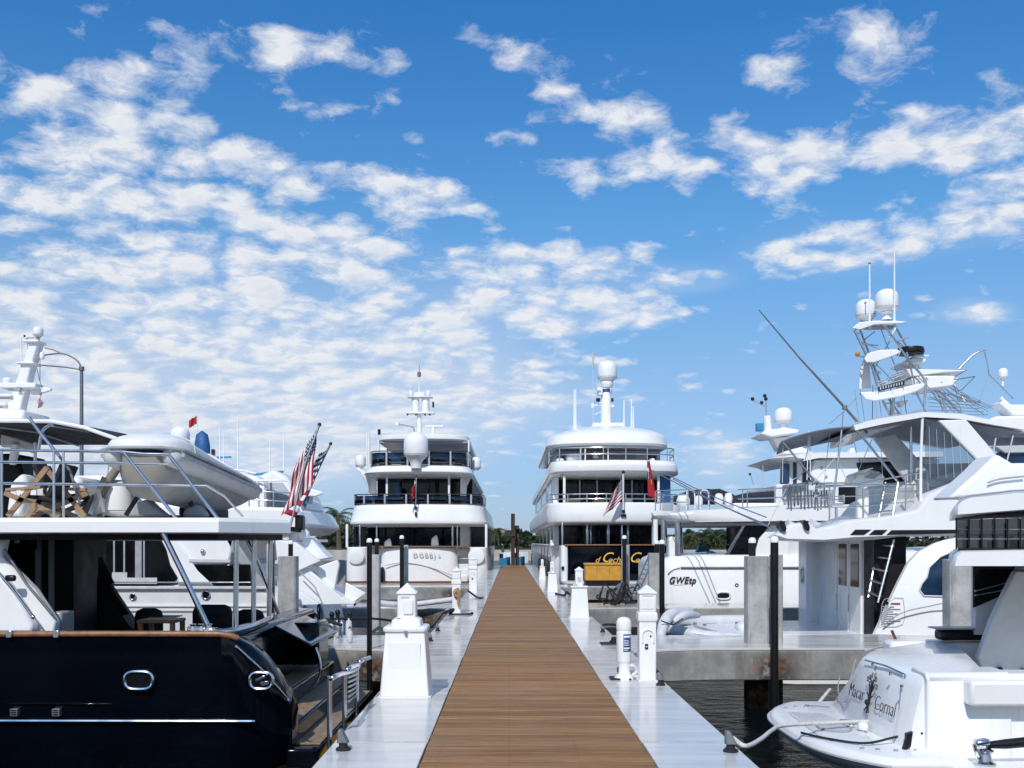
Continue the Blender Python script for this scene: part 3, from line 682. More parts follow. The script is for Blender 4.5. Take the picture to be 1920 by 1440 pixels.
# concrete piles with black rub strips
def pile(px, d, wpx, ptop, label, strip=None, zb=-3.0, group='concrete piles at the finger piers'):
    s = d / FPX; x = Xd(px, d); h = wpx * s / 2; y = d + h; zt = Zd(ptop, d)
    r = thing('concrete_pile', label, 'pile', (x, y, 0), group)
    c = .22
    ring = lambda z: [Vector((x + u * h, y + v * h, z)) for u, v in ((-1 + c, -1), (1 - c, -1), (1, -1 + c), (1, 1 - c), (1 - c, 1), (-1 + c, 1), (-1, 1 - c), (-1, -1 + c))]
    MB().loft([ring(-0.02), ring(zt)]).build('shaft', 'pile_concrete', r, bev=.01)
    MB().loft([ring(zb), ring(-0.5)]).build('foot', 'rusty_pile', r, bev=.01)
    return r
def guide(px, d, wpx, ptop, pbot, label, cap=True, name='guide_pole'):
    s = d / FPX; x = Xd(px, d); rr = wpx * s / 2; zt = Zd(ptop, d); zb = Zd(pbot, d) if pbot else -3
    r = thing(name, label, 'pole', (x, d + rr, max(zb, -1)), 'black guide poles with white caps')
    MB().lathe([(rr, zb), (rr, zt)], (x, d + rr, 0), 16).build('pole', 'black', r)
    if cap: MB().lathe([(rr * 1.08, zt), (rr * 1.08, zt + rr * .9), (rr * .8, zt + rr * 1.4), (rr * .3, zt + rr * 1.6)], (x, d + rr, 0), 16).build('cap', 'white', r)
    return r
pile(1423, 15.75, 40, 1043, 'tall grey concrete pile rising from the nearest right finger pier, rust below it')
pile(1458, 15.9, 22, 1040, 'narrow pale concrete pile behind the black pole on the nearest right pier')
guide(1454, 14.98, 15, 1017, None, 'tall black pole standing in rust stains on the face of the nearest right pier')
guide(1412, 17.4, 13, 1018, 1050, 'short black pole with round white cap behind the grey right pile')
pile(1804, 16.6, 42, 1049, 'grey concrete pile in front of the dark cabin window of the sport fishing boat')
pile(537, 15.9, 34, 1043, 'broad grey concrete pile left of the dock, behind the dark blue transom')
guide(544, 16.4, 9, 1020, 1045, 'short black pole on top of the broad left pile')
pile(506, 16.5, 14, 1020, 'thin concrete pile just left of the broad pile')
guide(508, 16.2, 9, 1018, 1150, 'dark pole left of the broad grey pile')
pile(701, 18.0, 21, 1040, 'grey concrete pile paired with the tall black pole left of the dock box')
guide(692, 15.0, 10, 1017, None, 'tall black pole with white cap standing in rust left of the dock box')
guide(706, 19.5, 8, 1016, 1042, 'short black pole with white cap just right of the tall left one')
pile(760, 27.3, 10, 1022, 'thin pale pile right behind the black pole above the dock box')
guide(753, 26.9, 8, 1010, 1108, 'black pole with white cap above the dock box')
guide(1171, 26.9, 8, 1010, 1110, 'black pole with white square cap in front of the gold lettering')
pile(1175, 27.5, 11, 1022, 'thin pale pile right behind the black pole in front of the gold lettering')
guide(1242, 24.4, 10, 1020, 1150, 'thick black pole at the stern corner of the white hardtop cruiser')
pile(1227, 25.6, 20, 1037, 'grey pile beside the thick black pole at the white cruiser')
guide(1232, 26.5, 9, 1020, 1042, 'short black pole behind the pile at the white cruiser')
pile(641, 30.5, 14, 1050, 'pale concrete pile behind the folded white cover, left middle distance')

# timber dolphin at the end of the dock
d = 70.5; r = thing('mooring_dolphin', 'dark timber mooring post with a cross beam at the far end of the dock', 'mooring post', (Xd(961, d), d, 0))
MB().box(Xd(958, d), Xd(965.5, d), d, d + .3, -2.5, Zd(963, d)).build('post', 'dark_brown', r, bev=.02)
MB().box(Xd(967, d), Xd(973.5, d), d + .6, d + .9, -2.5, Zd(985, d)).build('post', 'dark_brown', r, bev=.02)
MB().box(Xd(946, d), Xd(967, d), d - .1, d + .2, Zd(1006, d), Zd(994, d)).build('cross_beam', 'dark_brown', r, bev=.02)
MB().box(Xd(958.2, d), Xd(973, d), d + .305, d + .55, Zd(993, d), Zd(985.5, d)).build('head_beam', 'dark_brown', r, bev=.02)

# left finger pier: fenders and clutter
for i, (px, pyt, pyb, wp, d) in enumerate(((569, 1163, 1192, 17, 16.6), (621, 1168, 1184, 8, 16.9), (631, 1166, 1184, 9, 16.8), (640, 1166, 1181, 7, 17.0), (653, 1163, 1182, 12, 16.6), (655, 1183, 1203, 12, 15.9))):
    s = d / FPX; x = Xd(px, d); rr = wp * s / 2; z1 = Zd(pyt, d); z0 = 0.0
    lab_ = ['broad white fender standing at the left end of the row on the left pier', 'slim white fender, first of the close trio on the left pier', 'middle white fender of the close trio on the left pier', 'thin white fender, last of the close trio on the left pier', 'stout white fender nearest the rusty pile on the left pier', 'short white fender on the near edge of the left pier'][i]
    r = thing('fender', lab_, 'fender', (x, d + rr, 0), 'fenders on the left pier')
    MB().lathe([(rr * .4, 0), (rr * .85, .02), (rr, .07), (rr, z1 - .07), (rr * .85, z1 - .02), (rr * .3, z1), (rr * .3, z1 + .03)], (x, d + rr, 0), 18).build('body', 'fender', r)
    MB().tube([(x - .02, d + rr, z1 + .03), (x, d + rr, z1 + .07), (x + .02, d + rr, z1 + .03)], .012, 6).build('eye', 'rubber', r)
r = thing('deck_box', 'black glossy deck box lying on the left pier between white fenders', 'box', (Xd(604, 16.6), 16.6, 0))
MB().box(Xd(593, 16.6), Xd(615, 16.6), 16.5, 17.0, 0.0, .16).build('box', 'black', r, bev=.03); MB().box(Xd(592.5, 16.6), Xd(615.5, 16.6), 16.48, 17.02, .163, .20).build('lid', 'black', r, bev=.015)
for i, (px, py, d) in enumerate(((622, 1152, 17.1), (633, 1148, 17.1), (656, 1151, 17.0))):
    r = thing('hand_valve', ['left', 'middle', 'right'][i] + ' black knobbed valve of the three standing behind the white fenders', 'valve', (Xd(px, d), d, 0), 'valves on the left pier')
    x = Xd(px, d); z = Zd(py, d)
    MB().tube([(x, d, 0), (x, d, z)], .035, 8).build('stem', 'black', r); MB().ball((x, d, z), .05, 10).build('knob', 'black', r)
# yellow crate on the third pier and the clutter in front of it
d = 37.2; r = thing('storage_crate', 'yellow ochre crate standing before the gold lettered navy stern', 'crate', (Xd(1131, d), d + .4, 0))
MB().box(Xd(1098, d), Xd(1165, d), d, d + .8, Zd(1089, d), Zd(1060, d)).build('box', 'yellow', r, bev=.03)
MB().box(Xd(1096.5, d), Xd(1165.5, d), d - .03, d + .83, Zd(1060, d) + .003, Zd(1056, d)).build('lid', 'yellow', r, bev=.02)
for a in (1119, 1142): MB().box(Xd(a, d), Xd(a + .6, d), d - .004, d + .01, Zd(1088, d), Zd(1061, d)).build('joint', 'teak', r)
MB().box(Xd(1098, d), Xd(1165, d), d - .01, d + .8, -.0, Zd(1089.3, d)).build('skid', 'black', r)
r = thing('boarding_ladder', 'leaning aluminium gangway ladder on the second right pier', 'gangway', W(1180, 1120, 26))
A0, A1 = W(1196, 1118, 25.5), W(1226, 1048, 27.5); B0, B1 = W(1186, 1117, 26.0), W(1216, 1046, 28.0)
MB().bar(A0, A1, .05, .07).build('side_rail', 'alu', r); MB().bar(B0, B1, .05, .07).build('side_rail', 'alu', r)
for i in range(8): MB().bar(A0.lerp(A1, (i + .5) / 8), B0.lerp(B1, (i + .5) / 8), .05, .03).build('rung', 'alu', r)
rc = random.Random(5)
for i in range(5):
    pts = []; cx_, cy_ = Xd(1140 + i * 12, 25.6), 25.3 + rc.random() * .9
    for k in range(12): pts.append((cx_ + .3 * math.cos(k * .9 + i) * (1 - k * .03), cy_ + .2 * math.sin(k * .9 + i), .03 + .06 * k * rc.random()))
    rope(pts, .02, 'rope_black', ['black rope coil at the left end of the heap on the second right pier', 'second black coil from the left on the second right pier', 'middle black coil of the heap on the second right pier', 'fourth black coil from the left on the second right pier', 'black rope coil at the foot of the aluminium gangway ladder'][i], group='rope coils on the second right pier', name='rope_coil')
r = thing('anchor', 'dark folded anchor lying in the rope heap on the second right pier', 'anchor', W(1160, 1105, 25.8))
MB().bar(W(1152, 1120, 25.6), W(1168, 1092, 25.9), .07, .07).build('shank', 'galv', r)
MB().prism(pl([(1153, 1100), (1162, 1094), (1164, 1108)], 25.7), (0, .08, 0)).build('fluke', 'galv', r); MB().prism(pl([(1166, 1112), (1160, 1124), (1148, 1122)], 25.8), (0, .08, 0)).build('fluke', 'galv', r)
r = thing('fender_cover', 'grey inflatable fenders leaning on the pier behind the tall power pedestal', 'fender', W(1260, 1180, 18.4))
for k, (pts, rad) in enumerate((([(1238, 1196, 17.6), (1246, 1168, 17.9), (1262, 1150, 18.2), (1296, 1144, 18.6)], .11), ([(1262, 1168, 18.0), (1284, 1154, 18.3), (1310, 1154, 18.7)], .085))):
    P_ = smoothed(pl(pts), 6); n_ = len(P_)
    MB().tube(P_, [rad * (0.45 + .55 * math.sin(math.pi * min(1, .12 + .82 * i / (n_ - 1)))) for i in range(n_)], 14).build('float', 'fender', r, smooth=60)
rod('strap', [W(1240, 1164, 17.65), W(1262, 1172, 17.8), W(1280, 1160, 18.0)], .012, 'black', r)
# ------------------------------------------------------------------ three-deck yacht, left of the dock, stern to the viewer
D = 57.0; X = lambda p: Xd(p, D); Z = lambda p: Zd(p, D)
Y = thing('motor_yacht', 'white three-deck motor yacht moored stern-on left of the dock, big dome on its top deck', 'yacht', (X(780), D, WZ), 'large yachts moored stern-on beyond the piers')
def hullring(xl, xr, z, y0, bow=9): return lvl(plan(xl, xr, y0, 84, 1.0, .5, bow=bow), z)
MB().loft([hullring(X(655), X(906), -2.2, D + 2.6), hullring(X(648), X(912), Z(1050), D + 2.2, 10), hullring(X(646), X(914), Z(1026), D + 2.2, 11)]).build('hull', 'white', Y, smooth=35)
# transom, its two quarters and the stairs between them
def lump(a0, a1, b0, b1, r=.5, dep=2.6, cam_=.25, dy=0.0):
    return MB().loft([lvl(plan(X(a0), X(a1), D + dy + .05, D + dep, r, cam_), Z(b1)), lvl(plan(X(a0 - .5), X(a1 + .5), D + dy, D + dep, r, cam_), Z(b1) * .6 + Z(b0) * .4), lvl(plan(X(a0 + 1), X(a1 - 1), D + dy + .12, D + dep, r, cam_), Z(b0))])
tr_ = lump(712, 857, 1025.5, 1091).build('transom', 'white', Y, bev=.05)
lump(645.5, 690, 1026, 1091, .9).build('quarter', 'white', Y, bev=.05); lump(877, 914, 1026, 1091, .9).build('quarter', 'white', Y, bev=.05)
MB().loft([lvl(plan(X(646), X(914), D - 1.6, D + 1.2, .9, .3), Z(1096)), lvl(plan(X(646), X(914), D - 1.6, D + 1.2, .9, .3), Z(1092.5))]).build('swim_platform', 'teak', Y, bev=.02)
for a0, a1 in ((690.5, 711.5), (857.5, 876.5)):
    for i in range(4):
        MB().box(X(a0), X(a1), D + .25 + .33 * i, D + 2.1, Z(1091), Z(1091 - 11 * (i + 1))).build('stair_step', 'white_shade', Y, bev=.03)
MB().tube([W(722 + i * 6.2, 1060 - 8.5 * math.sin(min(1, i / 20) * 3.0) + max(0, i - 5) * 1.3, D - .02) for i in range(22)], .03, 6).build('crease', 'light_grey', tr_)
text(tr_, 'lettering', 'C·  DGBB)', .38, W(783, 1041, D - .02), (1, 0, 0), (0, 0, 1), 'ink_grey', ext=.015, spacing=1.25)
text(tr_, 'lettering', 'o', .26, W(823, 1040, D - .02), (1, 0, 0), (0, 0, 1), 'ink_grey', ext=.015)
MB().box(X(690), X(880), D - .0, D + .5, Z(1026), Z(1023.6)).build('cap_rail', 'teak', Y, bev=.02)
for px_ in (668, 893):
    MB().lathe([(.28, 0), (.46, .05), (.46, .16), (.3, .2), (.16, .2)], W(px_, 1043, D + .06), 20, rot=Matrix.Rotation(R(90), 3, 'X')).build('hawse_ring', 'white', Y)
MB().box(X(713), X(720), D - .1, D + .3, Z(1090), Z(1063)).build('ladder_bag', 'black', Y, bev=.1)
# main deck
MB().box(X(648), X(912), D + 2, D + 27, Z(1029), Z(1027)).build('main_deck', 'teak_grey', Y)
MB().box(X(662), X(905), D + 5.5, D + 26, Z(1028), Z(981)).build('saloon', 'interior', Y)
for a0, a1 in ((664, 700), (702, 760), (762, 818), (820, 850)): MB().box(X(a0), X(a1), D + 5.40, D + 5.48, Z(1026), Z(985)).build('saloon_window', 'glass', Y, bev=.03)
MB().box(X(858), X(878), D + 2.6, D + 6.0, Z(1047), Z(984)).build('side_door', 'white_shade', Y, bev=.05)
MB().box(X(880), X(908), D + 2.4, D + 2.5, Z(1025), Z(986)).build('wing_window', 'glass', Y, bev=.05)
MB().box(X(650), X(676), D + 2.4, D + 2.5, Z(1025), Z(986)).build('wing_window', 'glass', Y, bev=.05)
for a0, a1, b0, b1, m_ in ((645.8, 650.5, 983, 1027, 'white'), (909, 913.5, 983, 1027, 'white'), (671, 674, 984, 1026, 'steel'), (703, 706, 984, 1026, 'steel'), (846, 849.5, 984, 1026, 'steel'), (855.5, 858, 984, 1040, 'steel')):
    MB().box(X(a0), X(a1), D + .4, D + .55, Z(b1), Z(b0)).build('deck_post', m_, Y, bev=.03)
for a, b_ in ((727, 1012), (815, 1006)):
    q = MB(); q.loft([[W(a - 7, 1024, D + 1.6), W(a + 8, 1024, D + 1.6), W(a + 8, 1024, D + 2), W(a - 7, 1024, D + 2)], [W(a - 6, b_ + 4, D + 1.6), W(a + 6, b_ + 2, D + 1.6), W(a + 6, b_ + 2, D + 2), W(a - 6, b_ + 4, D + 2)], [W(a + 1, b_ - 2, D + 1.7), W(a + 4, b_ - 3, D + 1.7), W(a + 4, b_ - 3, D + 1.9), W(a + 1, b_ - 2, D + 1.9)]])
    q.build('covered_chair', 'canvas_white', Y, bev=.05)
# deck 2
def slab(name, rows, y1=83, r=1.4, cam_=.7, mat='white', bow=4, dy=0.0, bev=.03):
    return MB().loft([lvl(plan(X(a0), X(a1), D + dy + o_, y1, r, cam_, bow=bow), Z(b_)) for a0, a1, b_, o_ in rows]).build(name, mat, Y, bev=bev, smooth=50)
slab('upper_deck', [(650, 911, 984.5, .25), (647.5, 913, 982, .02), (648, 912.6, 977, -.02), (650, 911, 974.5, .0), (653.5, 908, 955, .10), (655.5, 906.5, 946, .2), (657, 905, 944.5, .35)])
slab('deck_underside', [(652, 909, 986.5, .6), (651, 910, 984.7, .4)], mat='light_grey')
MB().box(X(778), X(782), D - .12, D + .05, Z(967.5), Z(960)).build('stern_light', 'black', Y, bev=.02); MB().box(X(777.5), X(782.5), D - .1, D + .06, Z(953.5), Z(950)).build('stern_light', 'black', Y, bev=.02)
pth = lvl(plan(X(656), X(906), D + .3, D + 9, 1.2, .5), Z(945))[1:-1]
railing(Y, pth, [.03, Z(926) - Z(945)], .03, 'dark_brown')
def glass_wall(root, path, h, segs, mat='rail_glass', name='glass_panel', post='rail_post', pm_='steel', gap=.05):
    P = [Vector(p) for p in path]; L = [(P[i + 1] - P[i]).length for i in range(len(P) - 1)]; tot = sum(L)
    def at(f):
        s_ = f * tot
        for i, l in enumerate(L):
            if s_ <= l + 1e-6: return P[i].lerp(P[i + 1], s_ / l if l else 0)
            s_ -= l
        return P[-1]
    for k in range(segs):
        fs = [(k + .02 + .96 * j / 5) / segs for j in range(6)]
        MB().loft([[at(f) + Vector((0, 0, .08)) for f in fs], [at(f) + Vector((0, 0, h - .08)) for f in fs]], cap=False, close=False).build(name, mat, root, thick=.02)
    for k in range(segs + 1):
        q = at(k / segs); MB().box(q.x - .05, q.x + .05, q.y - .03, q.y + .05, q.z, q.z + h).build(post, pm_, root)
glass_wall(Y, pth, Z(926) - Z(945), 11)
MB().box(X(688), X(880), D + 4.5, D + 25, Z(945), Z(884)).build('sky_lounge', 'interior', Y)
for a0, a1, m_ in ((707, 735, 'glass_blue'), (737, 806, 'glass'), (812, 838, 'glass'), (843, 874, 'glass')): MB().box(X(a0), X(a1), D + 4.40, D + 4.48, Z(944), Z(890)).build('lounge_window', m_, Y, bev=.03)
for a in (721.5, 840): MB().box(X(a - 2), X(a + 2), D + .9, D + 1.05, Z(944), Z(888)).build('deck_post', 'white', Y, bev=.03)
for sgn, a0, a1, a2 in ((1, 676, 690, 705), (-1, 886, 875, 863)):
    MB().prism(pl([(a0, 888), (a1, 912), (a1 + sgn * 1, 944), (a2, 944), (a2, 888)], D + 2.6), (0, .3, 0)).build('wing_panel', 'white', Y, bev=.05)
    MB().prism(pl([(a0 + sgn * -2, 886.5), (a0 + sgn * 10, 905), (a1 + sgn * 1, 925), (a1 + sgn * 1, 886.5)], D + 2.2), (0, .3, 0)).build('wing_bracket', 'white_shade', Y, bev=.05)
# furniture seen behind the rail
for a0, a1, b0, m_ in ((690, 702, 932, 'canvas_black'), (745, 775, 930, 'canvas_black'), (785, 815, 931, 'canvas_black'), (826, 858, 930, 'canvas_black'), (733, 741, 905, 'blue_cover'), (880, 903, 931, 'blue_cover'), (665, 686, 930, 'blue_cover')):
    MB().box(X(a0), X(a1), D + 2.5, D + 3.3, Z(944.4), Z(b0)).build('covered_seat', m_, Y, bev=.15)
# deck 3
slab('sun_deck', [(680, 883, 889, .4), (674.5, 887, 887, .1), (675.5, 886, 884.5, -.02), (682, 882, 878, .0), (686.5, 879.5, 873, .12), (688, 878.5, 871.6, .3)], y1=80)
pth = lvl(plan(X(688), X(878), D + .4, D + 8, 1.0, .4), Z(872))[1:-1]
railing(Y, pth, [.03, Z(844) - Z(872)], .03, 'dark_brown'); glass_wall(Y, pth, Z(844) - Z(872), 9)
for a0, a1, b0, m_ in ((700, 722, 852, 'canvas_black'), (744, 762, 850, 'canvas_navy'), (800, 825, 850, 'canvas_black'), (828, 842, 851, 'blue_cover'), (845, 862, 852, 'canvas_black'), (865, 876, 850, 'blue_cover')):
    MB().box(X(a0), X(a1), D + 2.2, D + 3.2, Z(871.4), Z(b0)).build('covered_seat', m_, Y, bev=.15)
MB().box(X(705), X(717), D + 2, D + 2.8, Z(845), Z(833)).build('locker', 'white', Y, bev=.06)
for a in (700.5, 876): MB().box(X(a - 1.6), X(a + 1.6), D + 2, D + 2.2, Z(872), Z(818)).build('deck_post', 'white', Y, bev=.04)
for a in (712, 866): MB().box(X(a - 1.6), X(a + 1.6), D + 14, D + 14.2, Z(872), Z(812)).build('deck_post', 'white', Y, bev=.04)
MB().loft([lvl(plan(X(700), X(876), D + 1.5, D + 17, 1.2, .5), Z(821)), lvl(plan(X(697), X(877), D + 1.2, D + 18, 1.4, .5), Z(819)), lvl(plan(X(698), X(876), D + 1.2, D + 18, 1.4, .5), Z(810)), lvl(plan(X(712), X(862), D + 2.2, D + 16, 1.4, .5), Z(806.5))]).build('hardtop', 'white', Y, bev=.04, smooth=50)
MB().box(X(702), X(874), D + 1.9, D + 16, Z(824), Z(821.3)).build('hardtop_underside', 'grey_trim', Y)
# dome, side domes
dz = dome(Y, 'radome', W(780, 864, D - .05), 46 * D / FPX, 54 * D / FPX)
MB().lathe([(.30, -.2), (.32, .05), (.42, .28), (.58, .42)], W(780, 872, D - .05), 20).build('dome_pedestal', 'dome', Y)
for px_, pb in ((676, 884), (892, 888)):
    dome(Y, 'radome', W(px_, pb - 6, D + 3.5), 21 * D / FPX, 27 * D / FPX)
    MB().bar(W(px_ - 6, pb - 5, D + 3.5), W(px_ + (12 if px_ < 700 else -12), pb + 6, D + 3.5), .5, .18).build('dome_bracket', 'white', Y, bev=.03)
# mast
mx = W(786, 808, D + 6)
def M2(px, py): return W(px, py, D + 6)
MB().tube([M2(786.5, 822), M2(786, 775)], [.16, .13], 12).build('mast', 'white', Y)
MB().box(M2(762, 0).x, M2(815, 0).x, D + 5.6, D + 6.4, M2(0, 776.5).z, M2(0, 774).z).build('mast_platform', 'white', Y, bev=.03)
for a in (779, 798): MB().lathe([(7 * .0336, 0), (7 * .0336, 1.05)], M2(a, 774), 16).build('satcom_drum', 'dome', Y)
MB().box(M2(764, 0).x, M2(811, 0).x, D + 5.6, D + 6.4, M2(0, 746).z, M2(0, 744).z).build('mast_platform', 'white', Y, bev=.03)
for a in (770, 803): dome(Y, 'radome', M2(a, 744), .30, .40)
MB().box(M2(777, 0).x, M2(797, 0).x, D + 5.7, D + 6.2, M2(0, 744).z, M2(0, 737).z).build('junction_box', 'white', Y, bev=.03)
MB().tube([M2(786, 740), M2(786, 706)], .05, 8).build('topmast', 'white', Y); MB().tube([M2(786, 706), M2(786, 698)], .12, 10).build('lantern', 'galv', Y); MB().tube([M2(786, 698), M2(786, 682)], [.03, .012], 6).build('whip_aerial', 'galv', Y)
for a in (764, 780, 797, 806): MB().tube([M2(a, 779), M2(a, 776)], .06, 8).build('lamp', 'black', Y)
MB().box(M2(811, 0).x, M2(814, 0).x, D + 5.8, D + 6.1, M2(0, 764).z, M2(0, 754).z).build('horn', 'black', Y)
MB().tube([M2(763, 775), M2(763, 766)], .03, 6).build('short_aerial', 'white', Y)
MB().tube([W(748, 796, D + 3), W(775, 801, D + 3), W(780, 820, D + 3)], .05, 6).build('crane_arm', 'alu', Y); MB().box(W(742, 0, D + 3).x, W(748, 0, D + 3).x, D + 2.8, D + 3.2, W(0, 799, D + 3).z, W(0, 792, D + 3).z).build('crane_head', 'white', Y, bev=.03)
MB().box(W(797, 0, D + 4).x, W(832, 0, D + 4).x, D + 3.9, D + 4.2, W(0, 801, D + 4).z, W(0, 797.5, D + 4).z).build('radar_bar', 'white', Y, bev=.04)
MB().tube([W(812, 822, D + 4.05), W(812, 801, D + 4.05)], .12, 8).build('radar_foot', 'white', Y)
for a in (688, 692): MB().tube([W(a, 870, D + 3), W(a, 812, D + 3)], .07, 8).build('whip_aerial', 'white', Y)
MB().tube([W(711, 815, D + 2.6), W(711, 805, D + 2.6)], .09, 8).build('searchlight', 'black', Y)
# side of the hull along the dock: fenders and boarding rail
for i, yy in enumerate((59.5, 63, 67, 72)):
    f = thing('fender', ['white cylinder fender hung between the left yacht and the dock, nearest of four', 'second white fender along the left yacht side', 'third white fender along the left yacht side', 'farthest white fender along the left yacht side'][i], 'fender', (-1.52, yy, .3), 'fenders along the left yacht')
    MB().lathe([(.05, -.55), (.11, -.5), (.13, -.4), (.13, .4), (.11, .5), (.05, .55)], (-1.36, yy, .25), 12).build('body', 'fender', f); MB().tube([(-1.36, yy, .8), (-1.3, yy, 1.5)], .015, 5).build('lanyard', 'rope_black', f)
r = thing('boarding_rail', 'grey tubular boarding rail at the dock edge beside the left yacht', 'handrail', (-1.3, 62, 0))
for yy in (61, 64.5):
    rod('rail_post', [(-1.30, yy, 0), (-1.30, yy, 1.25)], .03, 'galv', r)
rod('rail', [(-1.30, 61, 1.25), (-1.30, 64.5, 1.25)], .03, 'galv', r); rod('rail', [(-1.30, 61, .7), (-1.30, 64.5, .7)], .025, 'galv', r)
# small flag on the taffrail
def flag(name, label, a, b_, fly, mat, drop=(0, 0, 0), folds=3, amp=.05, n=(22, 14), group=None, polepts=None, pr=.02, pmat='steel'):
    """a to b_ is the hoist (top to bottom), fly the free edge direction and length"""
    A, B, Fv, Dr = Vector(a), Vector(b_), Vector(fly), Vector(drop)
    r = thing(name, label, 'flag', polepts[0] if polepts else b_, group)
    hz = (B - A).normalized(); nrm = Fv.cross(hz).normalized()
    def fn(u, v):
        return B.lerp(A, v) + Fv * u + Dr * u * u * (1.2 - v * .4) + nrm * amp * math.sin(u * folds * math.pi + v * 2.2) * min(1, u * 3) + hz * amp * .5 * math.sin(u * folds * 2.1 * math.pi)
    MB().grid(fn, *n).build('cloth', mat, r, smooth=80, thick=.004)
    if polepts:
        rod('staff', polepts, pr, pmat, r); MB().ball(polepts[-1], pr * 1.9, 10).build('finial', 'dark_brown' if pr > .015 else pmat, r)
    return r
def flag4(name, label, HT, HB, FT, FB, mat, folds=3, amp=.05, n=(30, 22), group='flags', polepts=None, pr=.02, pmat='steel', umax=1.0, sway=.0, vf=0.0):
    r = thing(name, label, 'flag', polepts[0] if polepts else HB, group); HT, HB, FT, FB = map(Vector, (HT, HB, FT, FB)); side = ((FT + FB) / 2 - (HT + HB) / 2).normalized()
    m = MB()
    def fn(u, v):
        p = (HB.lerp(HT, v)).lerp(FB.lerp(FT, v), u)
        k = min(1, u * 4) if not vf else 1.0
        w1 = math.sin(u * folds * math.pi * 2 + v * 3.1) + .45 * math.sin(u * folds * 4.7 + v * 7.3 + 1)
        w2 = math.sin(v * vf * math.pi * 2 + u * 2.0) if vf else 0
        return p + Vector((0, -1, 0)) * (amp * (w1 * k + w2)) + side * (sway * math.sin(v * 9 + u * 4)) + Vector((0, 0, 1)) * amp * .35 * w1 * k
    m.grid(fn, *n)
    L = m.b.loops.layers.uv.verify()
    for f in m.b.faces:
        for lp in f.loops: lp[L].uv.x *= umax
    m.build('cloth', mat, r, smooth=80, thick=.004)
    if polepts:
        rod('staff', polepts, pr, pmat, r); MB().ball(polepts[-1], pr * 1.9, 10).build('finial', 'dark_brown', r)
    return r
flag('flag', 'small limp red flag on the taffrail of the left three-deck yacht', W(780, 896, D - .3), W(780, 918, D - .3), (-.32, -.1, -.9), 'red_ensign', folds=4, amp=.1, polepts=pl([(779.5, 949, D - .25), (780.5, 893, D - .3)]), pr=.035, group='flags')

# ------------------------------------------------------------------ three-deck yacht, right of the dock
D = 46.0
Y = thing('motor_yacht', 'white three-deck motor yacht with navy stern and gold script, moored right of the dock', 'yacht', (X(1150), D, WZ), 'large yachts moored stern-on beyond the piers')
LEN = D + 48
XL, XR = X(1036), X(1283)
MB().loft([hull for hull in (lvl(plan(XL + .5, XR - .5, D + 2.2, LEN, 1.0, .4, bow=10), -2.2), lvl(plan(XL + .05, XR, D + 2.0, LEN, 1.0, .4, bow=11), Z(1060)), lvl(plan(XL, XR, D + 2.0, LEN, 1.0, .4, bow=12), Z(1024)))]).build('hull', 'white', Y, smooth=35)
def lump2(a0, a1, b0, b1, mat, name, dy=0, dep=2.4, r=.4, cam_=.2):
    return MB().loft([lvl(plan(X(a0), X(a1), D + dy + .08, D + dep, r, cam_), Z(b1)), lvl(plan(X(a0 - .4), X(a1 + .4), D + dy, D + dep, r, cam_), Z((b0 + b1) / 2)), lvl(plan(X(a0), X(a1), D + dy + .02, D + dep, r, cam_), Z(b0))]).build(name, mat, Y, bev=.04)
tr_ = lump2(1066, 1262, 1023, 1088, 'navy', 'transom', r=.15)
lump2(1052, 1065, 1023, 1096, 'white', 'quarter', r=.3); lump2(1262.5, 1283, 1023, 1096, 'white', 'quarter', r=.3)
MB().box(X(1058), X(1262), D - .05, D + .5, Z(1023), Z(1020.6)).build('cap_rail', 'teak', Y, bev=.02)
MB().loft([lvl(plan(X(1052), X(1280), D - 1.6, D + 1.2, .6, .2), Z(1094)), lvl(plan(X(1052), X(1280), D - 1.6, D + 1.2, .6, .2), Z(1089))]).build('swim_platform', 'light_grey', Y, bev=.03)
MB().box(X(1052.5), X(1058), D - .06, D + .05, Z(1068), Z(1062)).build('fairlead', 'black', Y, bev=.02)
for s_, px_, sz, c_ in (('d', 1119, .40, 0), ('C', 1136, .66, 0), ('ocha', 1154, .40, 0), ('C', 1188, .66, 0), ('ondul', 1208, .40, 0)):
    text(tr_, 'lettering', s_, sz, W(px_, 1046 + (0 if sz > .5 else 4), D - .03), (1, 0, 0), (0, 0, 1), 'gold', shear=.42, ext=.012, bold=.0)
for a in (1167, 1178.5): MB().box(X(a - 1.6), X(a + 1.6), D - .09, D + .1, Z(1088), Z(1024)).build('transom_post', 'white_shade', Y, bev=.03)
MB().box(XL + .1, XR - .1, D + 2, D + 40, Z(1027), Z(1025)).build('main_deck', 'teak_grey', Y)
MB().box(X(1062), X(1280), D + 4.6, D + 38, Z(1026), Z(977)).build('saloon', 'interior', Y)
for a0, a1 in ((1064, 1100), (1106, 1142), (1150, 1186), (1192, 1226)): MB().box(X(a0), X(a1), D + 4.5, D + 4.58, Z(1020), Z(982)).build('saloon_window', 'glass', Y, bev=.03)
for a, wd_, dy in ((1055.5, 4, .5), (1105, 4.5, 1.2), (1145.5, 5, 1.2), (1168, 3, .4), (1189, 4, 2.4), (1228, 5, .5), (1246, 5, .5), (1122, 3, 4.3)):
    MB().box(X(a - wd_ / 2), X(a + wd_ / 2), D + dy, D + dy + .15, Z(1023), Z(980)).build('deck_post', 'steel' if a not in (1228,) else 'white_shade', Y, bev=.03)
